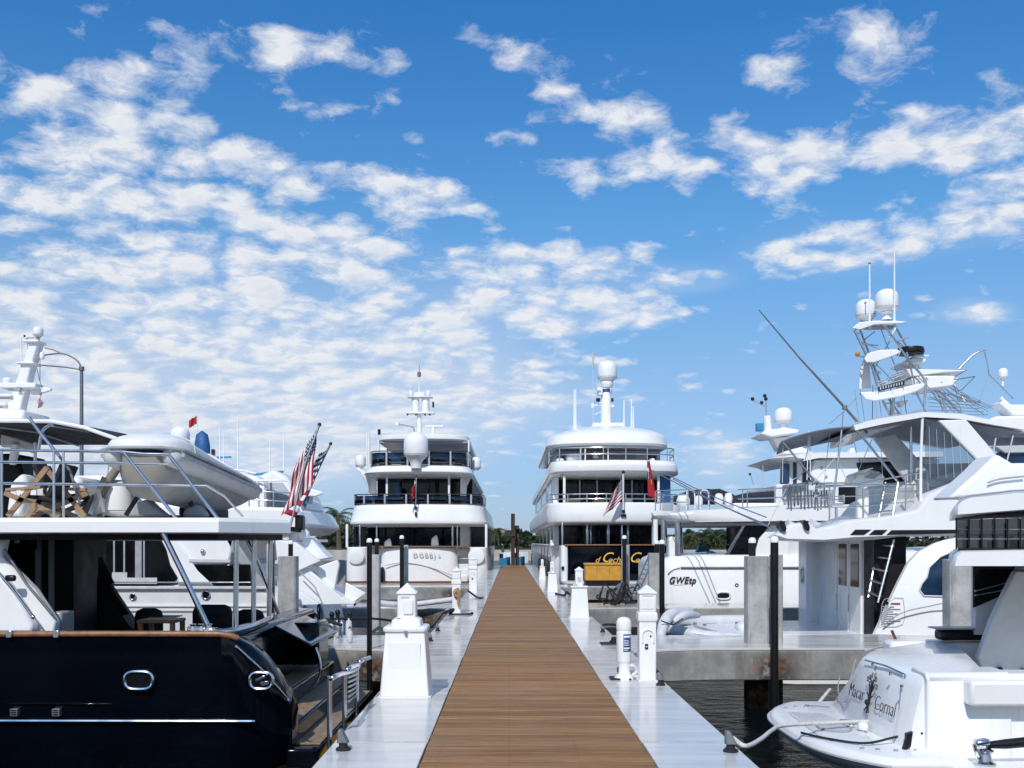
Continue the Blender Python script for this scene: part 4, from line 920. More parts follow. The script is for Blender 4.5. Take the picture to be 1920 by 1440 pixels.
# side of the house along the dock
sx_ = XL + .28
MB().box(sx_, sx_ + .3, D + 6, D + 42, Z(1026), Z(979)).build('side_wall', 'glass', Y)
for yy in (50.5, 55, 60.5, 67, 75): MB().box(sx_ - .03, sx_ + .25, yy, yy + .9, Z(1026), Z(979)).build('side_pillar', 'white', Y, bev=.03)
MB().prism([(XL - .02, D + 2.2, Z(1024)), (XL - .02, D + 2.2, Z(1012)), (XL - .02, D + 3.2, Z(1021)), (XL - .02, D + 6, Z(1021)), (XL - .02, D + 44, Z(1020)), (XL - .02, D + 44, Z(1025))], (.2, 0, 0)).build('bulwark', 'white', Y, bev=.03)
for k, z in enumerate((Z(1046), Z(1056))): MB().box(XL - .06, XL + .02, D + 3, D + 44, z - .04, z + .04).build('rub_rail', 'grey_trim', Y, bev=.02)
slab('upper_deck', [(1032, 1284, 982, .3), (1028.5, 1286, 979.5, .04), (1028, 1286, 975, -.02), (1027.5, 1286, 960, .0), (1027.5, 1285.5, 944, .04), (1028.5, 1284.5, 941.5, .12)], y1=D + 44, r=1.3, cam_=.9, bow=6)
MB().box(X(1164), X(1174), D - .12, D + .3, Z(969), Z(964)).build('stern_light', 'black', Y, bev=.02); MB().box(X(1166.5), X(1171.5), D - .12, D + .3, Z(961.5), Z(955)).build('stern_light', 'black', Y, bev=.02)
pth = lvl(plan(X(1030), X(1282), D + .15, D + 5, 1.2, .8), Z(942))[1:-1]
railing(Y, pth, [(Z(925.5) - Z(942)) * f for f in (.45, 1)], .028, 'steel', 12)
MB().box(X(1056), X(1276), D + 4.4, D + 36, Z(942), Z(880)).build('sky_lounge', 'interior', Y)
for a0, a1 in ((1064, 1096), (1102, 1132), (1137, 1166), (1172, 1205), (1210, 1238)): MB().box(X(a0), X(a1), D + 4.3, D + 4.38, Z(941), Z(890)).build('lounge_window', 'glass', Y, bev=.03)
for a in (1099, 1134.5, 1206): MB().box(X(a - 1.5), X(a + 1.5), D + 4.2, D + 4.3, Z(942), Z(890)).build('window_frame', 'white', Y)
for a, wd_ in ((1060, 5), (1240, 4.5)): MB().box(X(a - wd_ / 2), X(a + wd_ / 2), D + .8, D + 1.0, Z(942), Z(884)).build('deck_post', 'white', Y, bev=.04)
MB().box(X(1246), X(1266), D + 1.3, D + 1.6, Z(940), Z(889)).build('privacy_screen', 'blue_cover', Y, bev=.03)
for a0, a1, m_ in ((1066, 1094, 'teak_grey'), (1120, 1142, 'teak_grey'), (1184, 1196, 'canvas_white'), (1205, 1225, 'canvas_black')): MB().box(X(a0), X(a1), D + 2.0, D + 3.0, Z(941.6), Z(930)).build('deck_table', m_, Y, bev=.05)
# port side of the second deck
MB().box(XL + .1, XL + .4, D + 2.4, D + 36, Z(944), Z(880)).build('side_wall', 'white', Y, bev=.03)
for y0, y1 in ((D + 3.2, D + 8.5), (D + 11, D + 18), (D + 20, D + 30)):
    MB().prism([(XL + .09, y0, Z(944) + .5), (XL + .09, y0 + .5, Z(890)), (XL + .09, y1 - .6, Z(888)), (XL + .09, y1, Z(944) + .5)], (.1, 0, 0)).build('side_window', 'glass_blue', Y)
MB().box(XL - .02, XL + .05, D + 4, D + 4.8, Z(974), Z(952)).build('vent_grille', 'grey_trim', Y); MB().box(XL - .04, XL + .05, D + 9, D + 10.2, Z(979), Z(955)).build('side_gate', 'black', Y)
slab('sun_deck', [(1040, 1276, 888.5, .6), (1031.5, 1283, 886, .15), (1032, 1282.5, 882, .02), (1033.5, 1281, 870, .0), (1034.5, 1277, 862.5, .12), (1037, 1274, 861.3, .25)], y1=D + 38, r=1.3, cam_=.9, bow=5)
pth = lvl(plan(X(1033), X(1275), D + .35, D + 5, 1.1, .8), Z(862))[1:-1]
railing(Y, pth, [(Z(837) - Z(862)) * f for f in (.5, 1)], .028, 'steel', 10)
for a in (1092, 1101, 1136, 1145): 
    MB().box(X(a - 1), X(a + 1), D + 1.2, D + 1.3, Z(862), Z(836)).build('awning_post', 'white', Y)
MB().box(X(1050), X(1262), D + 4, D + 20, Z(862), Z(830)).build('sun_lounge', 'light_grey', Y)
for a0, a1, m_ in ((1056, 1066, 'vinyl_dark'), (1120, 1136, 'grey_trim'), (1103, 1118, 'grey_trim'), (1150, 1176, 'grey_trim'), (1182, 1212, 'grey_trim'), (1236, 1254, 'glass')): MB().box(X(a0), X(a1), D + 3.9, D + 3.98, Z(861), Z(838)).build('lounge_window', m_, Y, bev=.03)
for a0, a1, b0 in ((1046, 1062, 853), (1080, 1122, 857), (1228, 1240, 852), (1066, 1096, 843)):
    MB().box(X(a0), X(a1), D + 1.8, D + 2.8, Z(861.3), Z(b0)).build('covered_seat', 'canvas_white', Y, bev=.25)
MB().prism(pl([(1112, 860), (1113, 846), (1117, 846), (1124, 860)], D + 2.5), (0, .3, 0)).build('windbreak', 'white', Y, bev=.04)
MB().loft([lvl(plan(X(a0), X(a1), D + o_, D + 16 + k, 2.0, .9), Zd(b_, D + o_)) for a0, a1, b_, o_, k in ((1050, 1260, 835, 1.6, 0), (1030, 1268, 834, .9, 0), (1027.5, 1270, 830, .8, 0), (1031, 1268.5, 815, .95, 0), (1036, 1266, 810.5, 1.1, 0), (1060, 1252, 803.5, 1.6, -.3), (1085, 1226, 800, 2.2, -1), (1112, 1200, 798, 3.0, -2))]).build('hardtop', 'white', Y, smooth=28, bev=.05)
def M3(px, py): return W(px, py, D + 6)
MB().box(M3(1108, 0).x, M3(1168, 0).x, D + 5, D + 9, Z(812), M3(0, 796.5).z).build('mast_base', 'white', Y, bev=.08)
def M3(px, py): return W(px, py, D + 6)
MB().lathe([(.30, Z(815)), (.285, M3(0, 775).z), (.275, M3(0, 774).z), (.26, M3(0, 742).z), (.20, M3(0, 738).z), (.19, M3(0, 727).z)], (M3(1136.5, 0).x, D + 6, 0), 24).build('mast', 'white', Y)
MB().lathe([(.205, M3(0, 736).z), (.205, M3(0, 730).z)], (M3(1136.5, 0).x, D + 6, 0), 24).build('mast_band', 'blue_cover', Y)
MB().lathe([(.26, 0), (.32, .1), (.34, .25), (.33, .3)], M3(1138, 727), 24).build('dome_foot', 'dome', Y)
dome(Y, 'radome', M3(1138.5, 717), 37 * (D + 6) / FPX, 41 * (D + 6) / FPX)
MB().box(M3(1119, 0).x, M3(1129, 0).x, D + 5.7, D + 6.1, M3(0, 742).z, M3(0, 728).z).build('junction_box', 'white', Y, bev=.03)
for a in (1121.5, 1146.5): MB().lathe([(.11, 0), (.11, .17)], M3(a, 753), 12).build('mast_lamp', 'dark_brown', Y); MB().bar(M3(a, 755), M3(1136, 755), .12, .05).build('lamp_arm', 'white', Y)
MB().bar(M3(1110, 760), M3(1128, 760), .08, .05).build('aerial_arm', 'white', Y); MB().tube([M3(1111, 765), M3(1111, 756)], .08, 8).build('aerial_pod', 'white', Y); MB().bar(M3(1144, 761), M3(1151, 761), .1, .14).build('aerial_pod', 'white', Y)
MB().bar(M3(1115, 777), M3(1127, 772), .05, .04).build('aerial_arm', 'white', Y)
for a, t_ in ((1076.5, 731), (1079.5, 729), (1170, 750), (1184, 748), (1187.5, 762)): MB().tube([W(a, 815, D + 4), W(a, t_, D + 4)], [.045, .03], 6).build('whip_aerial', 'dome', Y)
MB().tube([W(1112, 798, D + 4), W(1112, 690, D + 4)], [.008, .008], 4).build('stay', 'dome', Y); MB().tube([W(1112, 690, D + 4), W(1112, 661, D + 4)], .045, 8).build('masthead_aerial', 'light_grey', Y); MB().box(W(1112, 0, D + 4).x, W(1118, 0, D + 4).x, D + 3.97, D + 4.03, W(0, 663, D + 4).z, W(0, 660.5, D + 4).z).build('wind_vane', 'grey_trim', Y)
flag('flag', 'pennant furled at the mast of the right three-deck yacht', M3(1149, 728), M3(1147, 735), (-.1, 0, -.22), 'red', amp=.03, group='flags')
flag4('flag', 'United States flag streaming from the stern staff of the right three-deck yacht', W(1166.5, 896, D - .5), W(1166.5, 938, D - .5), W(1148, 926, D - .9), W(1130, 969, D - .9), 'us_flag', folds=1.6, amp=.07, polepts=pl([(1168.5, 956, D - .2), (1168.5, 885, D - .5)]), pr=.045, pmat='white')
flag4('flag', 'red ensign with dark crest hanging limp above the white cruiser', W(1213, 863, D - 2), W(1215, 932, D - 2), W(1218, 865, D - 2.1), W(1231, 935, D - 2.1), 'red_ensign', folds=.8, amp=.05)
for i, yy in enumerate((48.5, 53, 58)):
    f = thing('fender', ['dark fender hung on the right yacht side, nearest the dock boxes', 'second dark fender along the right yacht side', 'third dark fender along the right yacht side'][i], 'fender', (XL - .12, yy, .3), 'fenders along the right yacht')
    MB().lathe([(.05, -.5), (.13, -.42), (.15, -.3), (.15, .3), (.13, .42), (.05, .5)], (XL - .17, yy, .28), 12).build('body', 'rubber', f); MB().tube([(XL - .17, yy, .75), (XL - .1, yy, 1.5)], .015, 5).build('lanyard', 'rope_black', f)
# ------------------------------------------------------------------ dark blue motor yacht, near left, lying across the slip
D0, D1 = 9.3, 14.2
Y = thing('motor_yacht', 'glossy dark navy motor yacht with teak rail and white boat deck, nearest on the left', 'yacht', (-6, 11.7, WZ))
xq = Xd(415, D0)                       # where the side begins to curve into the quarter
zr = Zd(1190, D0)
def sec(x, yn, yf, zt, zf=None):               # one hull section, near rail down round the keel and up to the far rail
    zs = [(yn, zt), (yn + .02, zt - .5), (yn + .10, -.55), (yn + .28, WZ - .1), (yn + 1.2, WZ - .7), (yf - 1.2, WZ - .7), (yf - .28, WZ - .1), (yf - .10, -.55), (yf - .02, zt - .5), (yf, zt)]
    if zf is not None: zs[-1] = (yf, zf); zs[-2] = (yf - .02, zf - .3); zs[-3] = (yf - .10, -.6)
    return [Vector((x, y, z)) for y, z in zs]
MB().loft([sec(-19, 11.3, 12.2, zr + .9), sec(-16, 10.3, 13.2, zr + .55), sec(-12.5, 9.5, 14.0, zr + .25), sec(-9, D0, D1, zr + .06), sec(-7.2, D0, D1, zr + .02), sec(-6.6, D0, D1, zr, .2), sec(xq, D0, D1, zr, .2)]).build('hull', 'navy', Y, smooth=50)
# quarters: bulwarks that sweep down and round to the swim platform
TOPS = [(415, 1190), (428, 1192), (440, 1197), (455, 1205), (468, 1213), (485, 1228), (500, 1245), (514, 1265), (527, 1287), (536, 1303), (543, 1317), (548, 1332), (550.5, 1346), (551, 1352)]
def quarter(d_out, inward, name='quarter', sh=0.0):
    rings = []; zb = WZ - .35; n_ = len(TOPS)
    for i, (a, b_) in enumerate(TOPS):
        t_ = (a - 415) / 136; x = Xd(a, D0 + .42 * t_ * t_ + .12 * t_) + sh * t_; zt_ = Zd(b_, D0); rr = .015 + .10 * min(1, t_ * 2.2); endi = .07 if i == n_ - 1 else .02 if i == n_ - 2 else 0
        def yo(z): return .02 * min(1, max(0, (zr - z) / .5)) + .08 * min(1, max(0, (zr - .5 - z) / .8)) + .18 * min(1, max(0, (-.55 - z) / .57)) + .42 * t_ * t_ + endi
        th = .30 - endi * 1.4; ring = []
        for k in range(5):
            an = math.pi / 2 * k / 4; z = zt_ - rr * (1 - math.cos(an)); ring.append((yo(z) + rr * (1 - math.sin(an)), z))
        for f in (.12, .28, .45, .62, .8, 1): z = zt_ - rr + (zb - zt_ + rr) * f; ring.append((yo(z), z))
        ring += [(yo(zb) + th * .6, zb), (yo(zt_) + th, zt_ - .6 if zt_ - .6 > zb else zb + .05), (yo(zt_) + th, zt_ - .03), (yo(zt_) + th - .04, zt_)]
        rings.append([Vector((x, d_out + inward * y, z)) for y, z in ring])
    return MB().loft(rings).build(name, 'navy', Y, smooth=60)
qn = quarter(D0, 1); qf = quarter(D1, -1, sh=-.42)
MB().box(xq - .35, xq - .02, D0 + .3, D1 - .3, -.6, Zd(1200, D0)).build('transom_wall', 'navy', Y, bev=.06)
# steps between the quarters
for i, (x0, x1, z) in enumerate(((-2.78, -2.42, -.02), (-2.5, -2.14, -.22), (-2.25, -1.88, -.42))):
    st = MB().box(x0 - .3, x1, 9.75, 13.7, z - .2, z).build('transom_step', 'navy', Y, bev=.02)
    MB().box(x0 + .02, x1 - .02, 9.95, 13.5, z + .002, z + .02).build('tread', 'teak_grey', st, bev=.004)
sp = MB().loft([lvl(plan(9.6, 13.6, 1.72, 3.2, .7, .2), -.78), lvl(plan(9.6, 13.6, 1.72, 3.2, .7, .2), -.66)])
for v in sp.b.verts: v.co = Vector((-v.co.y, v.co.x, v.co.z))
sp = sp.build('swim_platform', 'navy', Y, bev=.02)
sp2 = MB().loft([lvl(plan(9.55, 13.65, 1.69, 3.2, .7, .2), -.72), lvl(plan(9.55, 13.65, 1.69, 3.2, .7, .2), -.655)])
for v in sp2.b.verts: v.co = Vector((-v.co.y, v.co.x, v.co.z))
sp2.build('platform_trim', 'yellow', Y)
# blue inner face with gear boxes on the transom
MB().box(-2.72, -2.35, 12.2, 12.9, .1, .62).build('transom_locker', 'navy', Y, bev=.05)
MB().prism([(-2.72, 11.5, .62), (-2.72, 13.2, .62), (-2.3, 13.2, .40), (-2.3, 11.5, .40)], (0, 0, .03)).build('locker_lid', 'glass_blue', Y, bev=.01)
rod('hand_hold', [(-2.33, 11.9, .35), (-2.28, 11.9, .2), (-2.28, 11.9, 0), (-2.36, 11.9, -.12)], .02, 'steel', Y, sm=True)
# teak rail, rub strip, portholes, vents
rl = MB()
rl.tube([Vector((-15.9, 10.32, zr + .59)), Vector((-12.5, 9.51, zr + .29)), Vector((-9, D0, zr + .09))] + pl([(0, 1189, D0), (200, 1188.6, D0), (410, 1188.6, D0), (432, 1192, D0 + .01), (446, 1197, D0 + .03)]), .03, 10)
rl.build('teak_rail', 'teak', Y)
for a in (20, 108): MB().obox(W(a, 1188.5, D0 - .005), (.055, .085, .07)).build('rail_clip', 'steel', Y, bev=.006)
MB().tube(pl([(-900, 1350.5, D0), (200, 1352, D0 + .035), (470, 1352.5, D0 + .04), (478, 1352.5, D0 + .05)]), .018, 8).build('rub_strip', 'steel', Y)
def oval(root, c, w_, h_, y, mat='steel', r=.018, name='porthole', k=1.0, ax=(1, 0, 0)):
    ax = Vector(ax); pts = []
    for i in range(28):
        a = 2 * math.pi * i / 28; cx_ = math.copysign(abs(math.cos(a)) ** .62, math.cos(a)) * w_ / 2; cz_ = math.copysign(abs(math.sin(a)) ** .75, math.sin(a)) * h_ / 2
        pts.append(Vector(c) + ax * cx_ + Vector((0, 0, cz_)))
    o = MB().tube(pts, r, 8, closed=True).build(name, mat, root)
    nr = Vector((0, 0, 1)).cross(ax).normalized()
    MB().prism([p + nr * -.004 for p in pts], nr * .02).build('pane', 'glass', o)
    return o
oval(Y, W(260.5, 1276, D0 - .012), .26, .165, 0, r=.02)
oval(qn, W(490, 1276.5, D0 + .045), .21, .155, 0, r=.02, name='hawse_ring')
MB().obox(W(489, 1272, D0 + .06), (.11, .04, .04), Matrix.Rotation(R(-25), 3, 'Y')).build('hawse_roller', 'steel', qn, bev=.01)
MB().obox(W(497, 1281, D0 + .06), (.09, .04, .05), Matrix.Rotation(R(-8), 3, 'Y')).build('hawse_roller', 'steel', qn, bev=.01)
for a in (26.5, 105):
    v_ = MB().box(Xd(a - 7, D0), Xd(a + 7, D0), D0 - .012, D0 + .05, Zd(1343, D0), Zd(1329, D0)).build('vent', 'galv', Y, bev=.004)
    for k in range(3): MB().box(Xd(a - 5, D0), Xd(a + 5, D0), D0 - .018, D0 - .01, Zd(1340.5 - k * 4.2, D0), Zd(1338.5 - k * 4.2, D0)).build('slat', 'black', v_)
MB().box(Xd(18, D0), Xd(210, D0), D0 + .012, D0 + .06, Zd(1321, D0), Zd(1319, D0)).build('hull_moulding', 'navy', Y, bev=.006)
# grab rail on the near quarter
rod('grab_rail', pl([(443, 1212, D0 - .03), (490, 1255, D0 + .02), (540, 1311, D0 + .22)]), .011, 'steel', qn)
for a, b_, dd in ((443, 1212, D0 - .02), (500, 1264, D0 + .04), (541, 1312, D0 + .22)): MB().tube([W(a, b_, dd - .02), W(a - 3, b_ + 5, dd + .08)], .012, 6).build('rail_stand', 'steel', qn)
# stern cap rail in steel, cleat
rod('stern_rail', pl([(402, 1184, D0 + .05), (436, 1182, D0 + .3), (476, 1172, D0 + .9), (500, 1162, D0 + 1.7), (508, 1156, D0 + 2.2)]), .03, 'steel', Y, sm=True)
cl_ = MB().bar(W(352, 1179, D0 + .1), W(408, 1182, D0 + .1), .06, .05).build('stern_cleat', 'steel', Y, bev=.012)
for a in (362, 378, 392): MB().lathe([(.03, -.02), (.022, .03), (.035, .05)], W(a, 1180, D0 + .08), 12).build('cleat_post', 'steel', cl_)
# cockpit and saloon
MB().box(-9, xq - .3, D0 + .25, D1 - .25, -.62, -.55).build('cockpit_sole', 'teak_grey', Y)
ZB = Zd(1003, D0)
MB().box(-12, Xd(182, 11.2), 10.6, 11.2, -.5, ZB).build('saloon_bulkhead', 'interior', Y)
MB().box(-12, Xd(182, 11.2) - .12, 11.21, 11.75, -.5, ZB - .01).build('saloon', 'interior', Y)
for a, b_ in ((70, 78), (95, 102)): MB().box(Xd(a, 10.6), Xd(b_, 10.6), 10.55, 10.61, -.5, ZB).build('door_frame', 'grey_trim', Y)
MB().box(Xd(8, 10.6), Xd(74, 10.6), 10.52, 10.6, Zd(1030, 10.6), Zd(1010, 10.6)).build('door_header', 'interior', Y)
MB().prism(pl([(184, 1060), (205, 1100), (240, 1152), (228, 1154), (184, 1085)], 10.9), (0, .05, 0)).build('side_screen', 'glass', Y)
MB().prism(pl([(184, 1045), (190, 1045), (214, 1094), (202, 1096), (184, 1062)], 11.0), (0, .02, 0)).build('side_light', 'glass_blue', Y)
MB().prism(pl([(180, 1080), (250, 1185), (180, 1185)], 11.4), (0, .3, 0)).build('cockpit_coaming', 'interior', Y)
# white wing that carries the stairs to the boat deck
MB().prism(pl([(-700, 1002), (12, 998), (2, 1042), (64, 1105), (104, 1166), (101, 1187), (-700, 1187)], 9.6), (0, .12, 0)).build('side_wing', 'white', Y, bev=.02)
MB().prism(pl([(-300, 1060), (2, 1078), (38, 1130), (62, 1172), (60, 1187), (-300, 1187)], 9.46), (0, .13, 0)).build('wing_step', 'white', Y, bev=.03)
rod('stair_rail', pl([(-4, 1072, 9.4), (20, 1100, 9.4), (62, 1157, 9.4)]), .013, 'steel', Y); MB().ball(W(62, 1157, 9.4), .022, 8).build('rail_end', 'steel', Y)
rod('stair_rail', pl([(8, 1030, 9.58), (50, 1095, 9.58), (98, 1152, 9.58)]), .014, 'galv', Y)
MB().obox(W(20, 1084, 9.45), (.10, .05, .06)).build('stair_light', 'black', Y, bev=.02)
MB().box(Xd(104, 10), Xd(124, 10), 9.9, 10.2, Zd(1187, 10), Zd(1146, 10)).build('fender_bin', 'grey_trim', Y, bev=.02)
MB().box(Xd(28, 10.5), Xd(35, 10.5), 10.48, 10.52, Zd(1019, 10.5), Zd(1011, 10.5)).build('notice', 'white', Y)
# boat deck: white fascia with chamfered corner
zt, zb = Zd(970, D0), Zd(1001, D0)
CHY = .92
xa, xb = Xd(410, D0), Xd(545, D0 + CHY)
def bd(z, g=0.0): return [Vector(p) for p in ((-13, D0 + g, z), (xa - g * .4, D0 + g, z), (xb - g, D0 + CHY + g * .4, z), (Xd(543, 11.1) - g, 11.1, z), (Xd(534, 12.2) - g, 12.2, z), (Xd(500, 13.2) - g, 13.2 - g, z), (Xd(430, D1), D1 - g, z), (-13, D1 - g, z))]
MB().loft([bd(zb, .05), bd(zb + .012, .0), bd(zt - .035, .0), bd(zt - .005, .03), bd(zt, .07)]).build('boat_deck', 'white', Y, smooth=20, bev=.008)
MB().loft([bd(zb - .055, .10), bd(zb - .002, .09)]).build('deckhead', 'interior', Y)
for a, b_, dd in ((500, 996, D0 + .9), (528, 994, D0 + 1.3)): MB().obox(W(a, b_, dd), (.02, .05, .02)).build('deck_light', 'grey_trim', Y)
# struts under the boat deck
for pts, r_ in (([(306, 1000, D0 + .05), (350, 1090, D0 + .05), (392, 1180, D0 + .08)], .028), ([(443, 1004, D0 + .5), (442, 1178, D0 + .5)], .026), ([(477, 1004, D0 + 1.0), (475, 1168, D0 + 1.0)], .026), ([(508, 1006, D0 + 1.5), (505, 1155, D0 + 1.5)], .026), ([(462, 1010, D0 + 1.9), (487, 1060, D0 + 1.9), (522, 1150, D0 + 2.2)], .022)):
    rod('strut', pl(pts), r_, 'steel', Y)
rod('strut', pl([(190, 1003, D1 - .3), (188, 1100, D1 - .3)]), .03, 'grey_trim', Y)
MB().obox(W(394, 1182, D0 + .08), (.10, .08, .05)).build('strut_foot', 'steel', Y, bev=.01)
# boat deck rails
zrail = [(843, .014), (866, .011), (908, .011), (968, .0)]
yr = D0 + .12
for b_, a1 in ((846, 235), (868, 232), (908, 246)): rod('rail', pl([(-900, b_ - 4, yr), (0, b_ - 2, yr), (a1, b_ + 1, yr)]), .014, 'steel', Y)
rod('rail', pl([(228, 847, yr), (270, 851, yr), (316, 852, yr)]), .014, 'steel', Y); rod('rail', pl([(228, 869, yr), (316, 871, yr)]), .011, 'steel', Y); rod('rail', pl([(246, 909, yr), (388, 911, yr)]), .012, 'steel', Y)
for a in (3, 101, 119, -150, -320): rod('rail_post', pl([(a, 845, yr), (a, 970, yr)]), .013, 'steel', Y)
for pts in ([(232, 848, yr), (330, 971, yr)], [(316, 852, yr), (408, 971, yr)]): rod('rail_brace', pl(pts), .017, 'steel', Y)
rod('rail', pl([(388, 911, yr), (420, 930, yr + .8), (455, 968, yr + 1.4)]), .012, 'steel', Y)
for pts in ([(54, 782, yr + .1), (76, 812, yr + .1), (112, 856, yr + .1)], [(98, 795, yr + .3), (80, 808, yr + .3), (72, 845, yr + .3)]): rod('awning_bow', pl(pts), .016, 'steel', Y, sm=True)
rod('awning_bow', pl([(112, 856, yr + .2), (132, 884, yr + .2), (150, 945, yr + .2)]), .014, 'galv', Y)
# awning over the flying bridge
aw = MB(); rings = []
for i in range(13):
    u = i / 12; a = -500 + (228 + 500) * u
    drop = 0 if a < 90 else ((a - 90) / 138) ** 1.7
    z = Zd(795, 11) + .02 - drop * .20
    rings.append([Vector((Xd(a, 11), 10.9, z)), Vector((Xd(a, 11), 12, z + .06)), Vector((Xd(a, 11), 13.2, z)), Vector((Xd(a, 11), 13.2, z - .035)), Vector((Xd(a, 11), 12, z + .02)), Vector((Xd(a, 11), 10.9, z - .035))])
aw.loft(rings).build('awning', 'canvas_black', Y, smooth=50)
MB().tube([r_[0] + Vector((0, -.02, 0)) for r_ in rings] + [rings[-1][2]], .022, 8).build('awning_edge', 'white', Y)
for u in (2, 4, 6, 8, 10): MB().tube([rings[u][5] + Vector((0, 0, -.01)), rings[u][4] + Vector((0, 0, -.015)), rings[u][3] + Vector((0, 0, -.01))], .014, 6).build('awning_frame', 'grey_trim', Y)
# flying bridge coaming and helm behind the rails
MB().prism(pl([(-500, 850), (30, 850), (40, 880), (70, 968), (-500, 968)], 12.2), (0, .8, 0)).build('bridge_coaming', 'interior', Y, bev=.04)
MB().prism(pl([(0, 812), (30, 820), (66, 832), (60, 850), (30, 838), (0, 838)], 12.0), (0, .1, 0)).build('bridge_frame', 'light_grey', Y, bev=.02); MB().prism(pl([(20, 830), (34, 832), (24, 872), (14, 870)], 11.95), (0, .1, 0)).build('bridge_frame', 'white', Y, bev=.02); rod('awning_bow', pl([(66, 830, 12), (66, 900, 12)]), .02, 'white', Y)
MB().prism(pl([(18, 905), (40, 885), (52, 900), (46, 960), (10, 962)], 11.2), (0, .5, 0)).build('bridge_seat', 'canvas_white', Y, bev=.05)
MB().prism(pl([(20, 940), (38, 922), (48, 930), (40, 968), (8, 968)], 10.6), (0, .4, 0)).build('bridge_seat', 'canvas_white', Y, bev=.04)
MB().prism(pl([(126, 895), (150, 892), (158, 930), (160, 968), (118, 968)], 11.0), (0, .6, 0)).build('bridge_console', 'white', Y, bev=.05)
MB().lathe([(.17, 0), (.17, .15), (.13, .28), (.05, .33)], W(220, 957, 10.8), 18).build('capstan_cover', 'canvas_white', Y)
MB().prism(pl([(192, 905), (215, 912), (235, 935), (240, 965), (190, 968)], 11.6), (0, .6, 0)).build('life_raft_locker', 'white', Y, bev=.06)
MB().box(Xd(355, 12), Xd(412, 12), 11.6, 12.4, Zd(970, 12), Zd(952, 12)).build('engine_hatch', 'interior', Y, bev=.03)
# tender crane
rod('crane_arm', pl([(160, 962, 10.5), (186, 925, 10.6), (216, 884, 10.7), (232, 858, 10.8)]), [.06, .055, .045, .04], 'canvas_taupe', Y, 10)
MB().bar(W(168, 964, 10.45), W(196, 895, 10.55), .03, .05).build('crane_ram', 'alu', Y); MB().bar(W(183, 918, 10.4), W(196, 960, 10.4), .03, .03).build('crane_ram', 'alu', Y)
MB().prism(pl([(153, 968), (168, 935), (190, 930), (186, 955), (176, 968)], 10.5), (0, .25, 0)).build('crane_base', 'light_grey', Y, bev=.04)
for pts in ([(277, 890, 10.5), (262, 925, 10.5), (236, 966, 10.5)], [(352, 925, 10.9), (360, 950, 10.9)]): rod('chock_strap', pl(pts), .025, 'black', Y)
MB().obox(W(272, 902, 10.45), (.10, .06, .14), Matrix.Rotation(R(30), 3, 'Y')).build('chock_block', 'black', Y, bev=.01)
MB().prism(pl([(238, 968), (250, 945), (275, 935), (290, 950), (312, 968)], 10.7), (0, .2, 0)).build('tender_chock', 'grey_trim', Y, bev=.03)
MB().prism(pl([(340, 968), (348, 950), (366, 944), (380, 958), (386, 968)], 11.0), (0, .2, 0)).build('tender_chock', 'grey_trim', Y, bev=.03)
MB().box(Xd(556, 11.0), Xd(571, 11.0), 10.9, 11.05, Zd(994, 11), Zd(966, 11)).build('stern_light', 'black', Y, bev=.02); MB().bar(W(530, 990, 10.8), W(562, 994, 10.95), .06, .05).build('light_bracket', 'black', Y)

# ------------------------------------------------------------------ tender lying on the boat deck
T = thing('inflatable_boat', 'pale rigid inflatable tender under a white cover, tilted on the boat deck chocks', 'dinghy', W(340, 950, 10.6))
# its stern faces the viewer, the bow points away to the right and dips
A0, A1 = W(267, 852, 10.0), W(462, 930, 13.3)
ax = (A1 - A0).normalized(); zax = Vector((0, 0, 1)); sd = ax.cross(zax).normalized(); up = sd.cross(ax); L = (A1 - A0).length
def T_(u, s_, h): return A0 + ax * (u * L) + sd * s_ + up * h
HB_ = .31
def bw(u): return HB_ * (max(0, 1 - max(0, (u - .5) / .5) ** 2.3)) ** .55 if u < 1 else .01
def tip(u): return math.sqrt(max(0, 1 - max(0, (.05 - u) / .07) ** 2))
for k, sgn in enumerate((1, -1)):
    us = [-.02, -.012, 0] + [i / 18 for i in range(1, 18)]
    MB().tube([T_(u, sgn * (bw(max(0, u)) * .93 + .01), -.02 + .06 * max(0, (u - .5) / .5) ** 2) for u in us] + [T_(.985, sgn * .03, .03)], [.03, .075, .105] + [.115] * 15 + [.11, .10, .09], 14).build('tube', 'tube_grey', T, smooth=60)
    MB().tube([T_(u, sgn * (bw(max(0, u)) * .93 + .125), -.01 + .06 * max(0, (u - .5) / .5) ** 2) for u in us[2:]] + [T_(1.02, sgn * .02, .04)], .022, 6).build('rub_strake', 'grey_trim', T)
rings = []
for i in range(16):
    u = -.025 + i / 15 * 1.0; b_ = max(.02, bw(max(0, u)) * .98); e_ = .55 + .45 * tip(u); kd = (.44 - .10 * max(0, u) - .30 * max(0, (u - .5) / .5) ** 1.7) * e_
    b_ *= e_
    rings.append([T_(u, b_ * math.cos(a), -kd * math.sin(a) ** .8) for a in [math.pi * j / 12 for j in range(13)]])
MB().loft(rings).build('hull', 'tube_under', T, smooth=70)
rings = []
for i in range(18):
    u = -.045 + i / 17 * 1.05; e_ = .6 + .4 * tip(u); b_ = max(.03, bw(min(.999, max(0, u))) + .10) * e_; hh = (.13 + .07 * math.exp(-((u - .10) / .2) ** 2)) * e_ * (1 - .45 * max(0, u))
    rings.append([T_(u, b_ * math.cos(a), .045 + hh * max(0, math.sin(a)) ** .55) for a in [math.pi * j / 14 for j in range(15)]])
MB().loft(rings).build('cover', 'canvas_white', T, smooth=60)
MB().tube([T_(.10, (bw(.1) + .105) * math.cos(a), .05 + .205 * max(0, math.sin(a)) ** .55) for a in [math.pi * j / 14 for j in range(15)]], .010, 6).build('cover_strap', 'light_grey', T)
